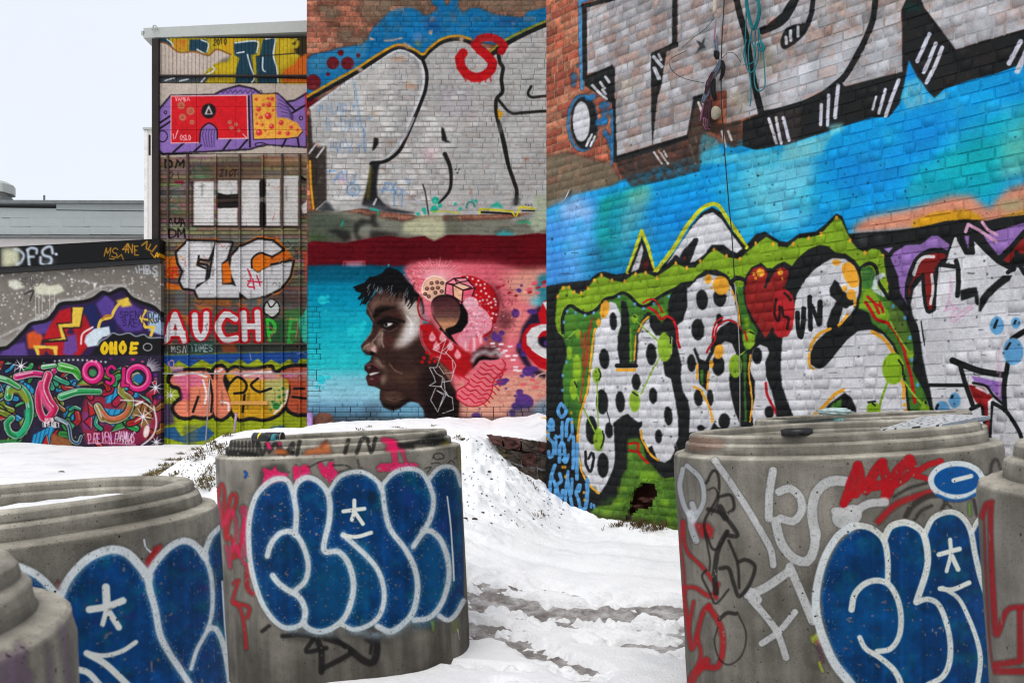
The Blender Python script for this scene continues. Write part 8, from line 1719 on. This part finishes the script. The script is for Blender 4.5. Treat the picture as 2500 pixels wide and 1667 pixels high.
BLKS = ('1188 1061 1225 1066 1228 1090 1205 1086', '1226 1066 1272 1071 1272 1100 1230 1095', '1273 1071 1315 1076 1314 1106 1274 1101', '1316 1076 1350 1080 1350 1115 1315 1107', '1211 1088 1232 1097 1245 1122 1228 1117', '1233 1097 1276 1103 1272 1135 1246 1126', '1278 1104 1312 1108 1310 1140 1274 1137', '1313 1109 1350 1117 1350 1150 1312 1142', '1246 1128 1274 1139 1284 1162 1262 1147', '1276 1140 1310 1143 1315 1172 1287 1164', '1312 1145 1350 1152 1350 1187 1317 1175', '1290 1166 1316 1176 1332 1198 1312 1188', '1318 1178 1350 1189 1350 1222 1332 1204')
rgs = random.Random(12)
_sp = [at_depth(u, v, 9.08)-sw.location for u, v in ((1195, 1066), (1350, 1084), (1350, 1235), (1262, 1160), (1215, 1105))]
obj('soil_core', _sp+[q+Vector((0, .2, 0)) for q in _sp], [(0, 1, 2, 3, 4), (9, 8, 7, 6, 5)]+[(i, 5+i, 5+(i+1) % 5, (i+1) % 5) for i in range(5)], plain('dark_soil', (40, 32, 26), .95, nscale=30, namp=.5), sw)
for i, q in enumerate(BLKS):
    a = [float(c) for c in q.split()]; Yv = 8.98+rgs.uniform(-.04, .05)
    c4 = [at_depth(a[k], a[k+1]+(0 if k > 2 else 1), Yv+rgs.uniform(-.02, .02)) for k in (0, 2, 4, 6)]; cc = sum(c4, Vector())/4
    bm = bmesh.new(); fr = [bm.verts.new(cc+(p_-cc)*.97-sw.location) for p_ in c4]; bk = [bm.verts.new(p_-sw.location+Vector((0, .3, 0))) for p_ in c4]
    bm.faces.new(fr); bm.faces.new(bk[::-1])
    for k in range(4): bm.faces.new((fr[k], bk[k], bk[(k+1) % 4], fr[(k+1) % 4]))
    bmesh.ops.recalc_face_normals(bm, faces=bm.faces); bmesh.ops.subdivide_edges(bm, edges=bm.edges[:], cuts=3, use_grid_fill=True)
    for v_ in bm.verts: v_.co += Vector((rgs.gauss(0, .006), rgs.gauss(0, .016), rgs.gauss(0, .005)))
    obj_bm('stone', bm, M_ST[(2, 2, 0, 2, 1, 0, 2, 0, 1, 0, 0, 1, 0)[i]], sw)
tag(sw, 'dark stone retaining wall cropping out of the snow beside the slanting wall', 'stone wall')
M_PEB = plain('wet_brown_stone', (62, 50, 40), .7, nscale=40, namp=.5)
peb = [(1132, 1072, 9, 'flat dark stone on the snow bank above the middle ring edge'), (1194, 1154, 6, 'dark stone in the snow slope below the retaining wall'), (1200, 1170, 5, 'small stone just under another in the snow slope'), (1136, 1266, 8, 'brown stone in the snow touching the middle ring edge'), (1159, 1267, 8, 'flat brown stone just right of the ring edge'), (1179, 1253, 6, 'brown stone above the flat pair near the ring'), (1268, 1246, 4, 'small dark stone in the middle of the snow slope'), (1222, 1258, 4, 'tiny pebble at the foot of the snow slope'), (1506, 1282, 5, 'small dark stone on the snow below the green brick foot'), (1226, 1124, 5, 'small stone at the left end of the retaining wall')]
for i, (u, v, w, lb) in enumerate(peb):
    p = ray_ground(u, v); s = p.y/FPX; o = rock('stone', p, (w*s, w*s*.8, w*s*.45), M_PEB, 200+i, 2); tag(o, lb, 'stone', 'loose stones in the snow')
p = ray_ground(380, 1150)
leaf = rock('clod', ray_ground(150, 1152), (.05, .03, .02), M_PEB, 301); tag(leaf, 'lone brown clod on the open snow at the left', 'clod')
# broken stump at the foot of the portrait wall
stump = empty('wood_stump', at_depth(790, 1040, 12.7)); s = 12.7/FPX
bm = bmesh.new(); rg = random.Random(8)
seg = 14
ringsv = []
for zi, (rad, zz_) in enumerate(((26, -8), (27, 4), (25, 14), (23, 24), (15, 31))):
    ringsv.append([bm.verts.new((math.cos(2*math.pi*k/seg)*rad*s*rg.uniform(.88, 1.12), math.sin(2*math.pi*k/seg)*rad*s*.6*rg.uniform(.9, 1.1), zz_*s+rg.uniform(-2, 2)*s)) for k in range(seg)])
for a, b in zip(ringsv[:-1], ringsv[1:]):
    for k in range(seg): bm.faces.new((a[k], a[(k+1) % seg], b[(k+1) % seg], b[k]))
bm.faces.new(ringsv[-1])
obj_bm('stump_body', bm, plain('rotten_red_wood', (96, 58, 44), .9, nscale=30, namp=.6, bump=.6), stump); tag(stump, 'rotten brown stump at the left foot of the portrait wall', 'stump')
pp = empty('painted_post', at_depth(757, 1045, 12.6)); o = box('post_body', -.035, .035, -.05, .05, -.08, .24, plain('lilac_painted_wood', (170, 130, 190), .7, nscale=18, namp=.5), pp, .006); box('post_cap', -.038, .038, -.053, .053, .24, .25, M_BATT, pp, .004); tag(pp, 'short lilac painted post beside the rotten stump', 'post')
pole = tube('thin_pole', [at_depth(512, 925, 13.6), at_depth(508, 1000, 13.6), at_depth(500, 1100, 13.6)], .012, M_STEEL, sm=False); tag(pole, 'thin grey pole leaning before the lower lettering of the timber tower', 'pole')
stake = tube('wooden_stake', [at_depth(577, 1008, 12.4), at_depth(570, 1062, 12.4)], .02, plain('pale_stake', (170, 140, 160), .8), sm=False, r2=.014); tag(stake, 'short pale wooden stake stuck in the snow mound before the tower', 'stake')
yb = empty('yellow_toy', at_depth(1328, 1027, 11.5)); M_YEL = plain('yellow_plastic', (230, 170, 20), .5); box('toy_top', -.05, .05, -.03, .03, .02, .05, M_YEL, yb, .006); box('toy_foot', -.05, -.03, -.03, .03, -.03, .02, M_YEL, yb, .004); box('toy_foot', .03, .05, -.03, .03, -.03, .02, M_BATT, yb, .004); tag(yb, 'small yellow scrap at the corner of the slanting wall on the snow ledge', 'scrap')
# rubble inside the broken-out hole
for i, (x, y, w) in enumerate(((1780, 860, 40), (1740, 930, 34), (1830, 880, 36), (1700, 1010, 30), (1900, 860, 34), (1760, 960, 22), (1690, 1060, 26))):
    q = wp(ZL, x, y, -.1); s_ = q.y/FPX/3.92
    o = rock('rubble_brick', q-right_wall.location, (w*s_, .08, w*s_*.62), M_RUB, 400+i, 1, right_wall)
rgh = random.Random(31)
for i in range(len(HOLE)):
    (u0, v0), (u1, v1) = HOLE[i], HOLE[(i+1) % len(HOLE)]; n_k = max(2, int(math.hypot(u1-u0, v1-v0)/6.5))
    for k in range(n_k):
        t_ = (k+rgh.random()*.6)/n_k; q = rwall(u0+(u1-u0)*t_+rgh.uniform(-3, 3), v0+(v1-v0)*t_+rgh.uniform(-3, 3), -.03)
        rock('broken_brick', q-right_wall.location, (rgh.uniform(.035, .065), rgh.uniform(.03, .05), rgh.uniform(.026, .042)), M_RW, 500+i*20+k, 1, right_wall)
# ---------------------------------------------------------------- dead grass: tufts on the snow bank, dry weeds by the hole
def grass(name, clumps, mat, label, blades=70, hgt=.09, spread=.10, lean=1.):
    rg = np.random.default_rng(len(clumps)+3); V = []; F = []
    for (P0, sx_, sz_) in clumps:
        for _ in range(int(blades*sx_)):
            o = rg.normal(0, 1, 2)*spread*sx_*np.array([1., .5]); b = np.array([P0[0]+o[0], P0[1]+o[1], 0.])
            hh, tt = snow_h(np.array([b[0]]), np.array([b[1]])); b[2] = hh[0]+tt[0]-.012
            d = rg.normal(0, 1, 2)*.6*lean; h = hgt*sz_*rg.uniform(.4, 1.2); w = .0035*rg.uniform(.7, 1.6)
            e = np.array([d[0], d[1]-.25, 1.]); e = e/np.linalg.norm(e)*h; q = rg.normal(0, 1, 2); q = q/np.linalg.norm(q)*w
            m = b+e*.55+np.array([0, 0, .15*h]); t = b+e+np.array([d[0]*h*.4, d[1]*h*.4, -.25*h])
            i = len(V); V += [b-[q[0], q[1], 0], b+[q[0], q[1], 0], m+[q[0], q[1], 0], m-[q[0], q[1], 0], t]; F += [(i, i+1, i+2, i+3), (i+3, i+2, i+4)]
    o = obj(name, V, F, mat); tag(o, label, 'grass', kind='stuff'); return o
M_GRASS = plain('dead_olive_grass', (104, 90, 48), .9, nscale=25, namp=.5, bump=0); M_WEED = plain('dry_brown_weed', (96, 76, 44), .9, nscale=25, namp=.5, bump=0)
tz = lambda x, y: zpt(ZR, x, y)
tufts = [(900, 410, .9), (930, 380, .6), (800, 460, .8), (850, 480, .5), (890, 530, 1.1), (940, 520, .6), (700, 540, .7), (690, 600, .8), (745, 605, .6), (560, 580, .5), (530, 640, 1.), (470, 690, 1.1), (430, 720, 1.), (390, 690, .6), (350, 745, 1.2), (300, 770, 1.1), (270, 790, 1.), (430, 640, .5), (820, 745, .6), (500, 775, .5), (810, 840, 1.1), (780, 855, .7), (840, 890, .8), (810, 910, .5), (340, 785, .6), (1000, 405, .4)]
clumps = []
for x, y, s in tufts:
    u, v = tz(x, y); q = ray_ground(u, v); clumps.append(((q.x, q.y), s, 1.))
for u, v, s in ((975, 1044, .6), (880, 1050, .3), (905, 1042, .3), (1058, 1040, .25), (1120, 1068, .4)):
    q = ray_ground(u, v); clumps.append(((q.x, q.y), s, .6))
grass('dead_grass', clumps, M_GRASS, 'patches of olive dead grass on the left flank of the snow mound', 90, .085, .075, 1.8)
wc = []
for x, y in ((1830, 1000), (1880, 960), (1780, 1030), (1930, 1000), (1990, 1040), (1720, 1060), (2050, 1080), (1860, 1040)):
    q = wp(ZL, x, y, .06); wc.append(((q.x+RN[0]*random.uniform(-.02, .12), q.y+RN[1]*random.uniform(-.02, .12)), random.uniform(.2, .7), random.uniform(.7, 1.7)))
grass('dry_weeds', wc, M_WEED, 'dry brown weeds at the broken foot of the slanting wall', 70, .10, .09)
tw = []
for u, v in ((1298, 1180), (1305, 1190), (1310, 1262), (1325, 1258), (1520, 1275)):
    q = ray_ground(u, v); tw.append(((q.x, q.y), .16, .8))
grass('dry_twigs', tw, M_WEED, 'few dry twigs and stalks poking out of the snow', 60, .1, .08)

# crumbs of soil in the trampled snow slope
rgc = np.random.default_rng(55); Vc = []; Fc_ = []
for _ in range(330):
    u, v = (rgc.uniform(1125, 1400), rgc.uniform(1060, 1290)) if _ < 220 else (rgc.uniform(380, 530), rgc.uniform(1075, 1200))
    if (u > 1000 and v < 1062+(u-1150)*.62) or (u < 1000 and v < 1195-(u-350)*.68): continue
    q = ray_ground(u, v); s_ = rgc.uniform(.004, .013); i = len(Vc)
    for k in range(4): a = k*math.pi/2+rgc.uniform(-.3, .3); Vc.append((q.x+math.cos(a)*s_*rgc.uniform(.7, 1.6), q.y+math.sin(a)*s_, q.z-.004))
    Vc.append((q.x, q.y, q.z+s_*.8)); Fc_ += [(i, i+1, i+4), (i+1, i+2, i+4), (i+2, i+3, i+4), (i+3, i, i+4)]
tag(obj('soil_crumbs', Vc, Fc_, M_PEB), 'dark crumbs of soil in the trampled snow slope', 'soil', kind='stuff')
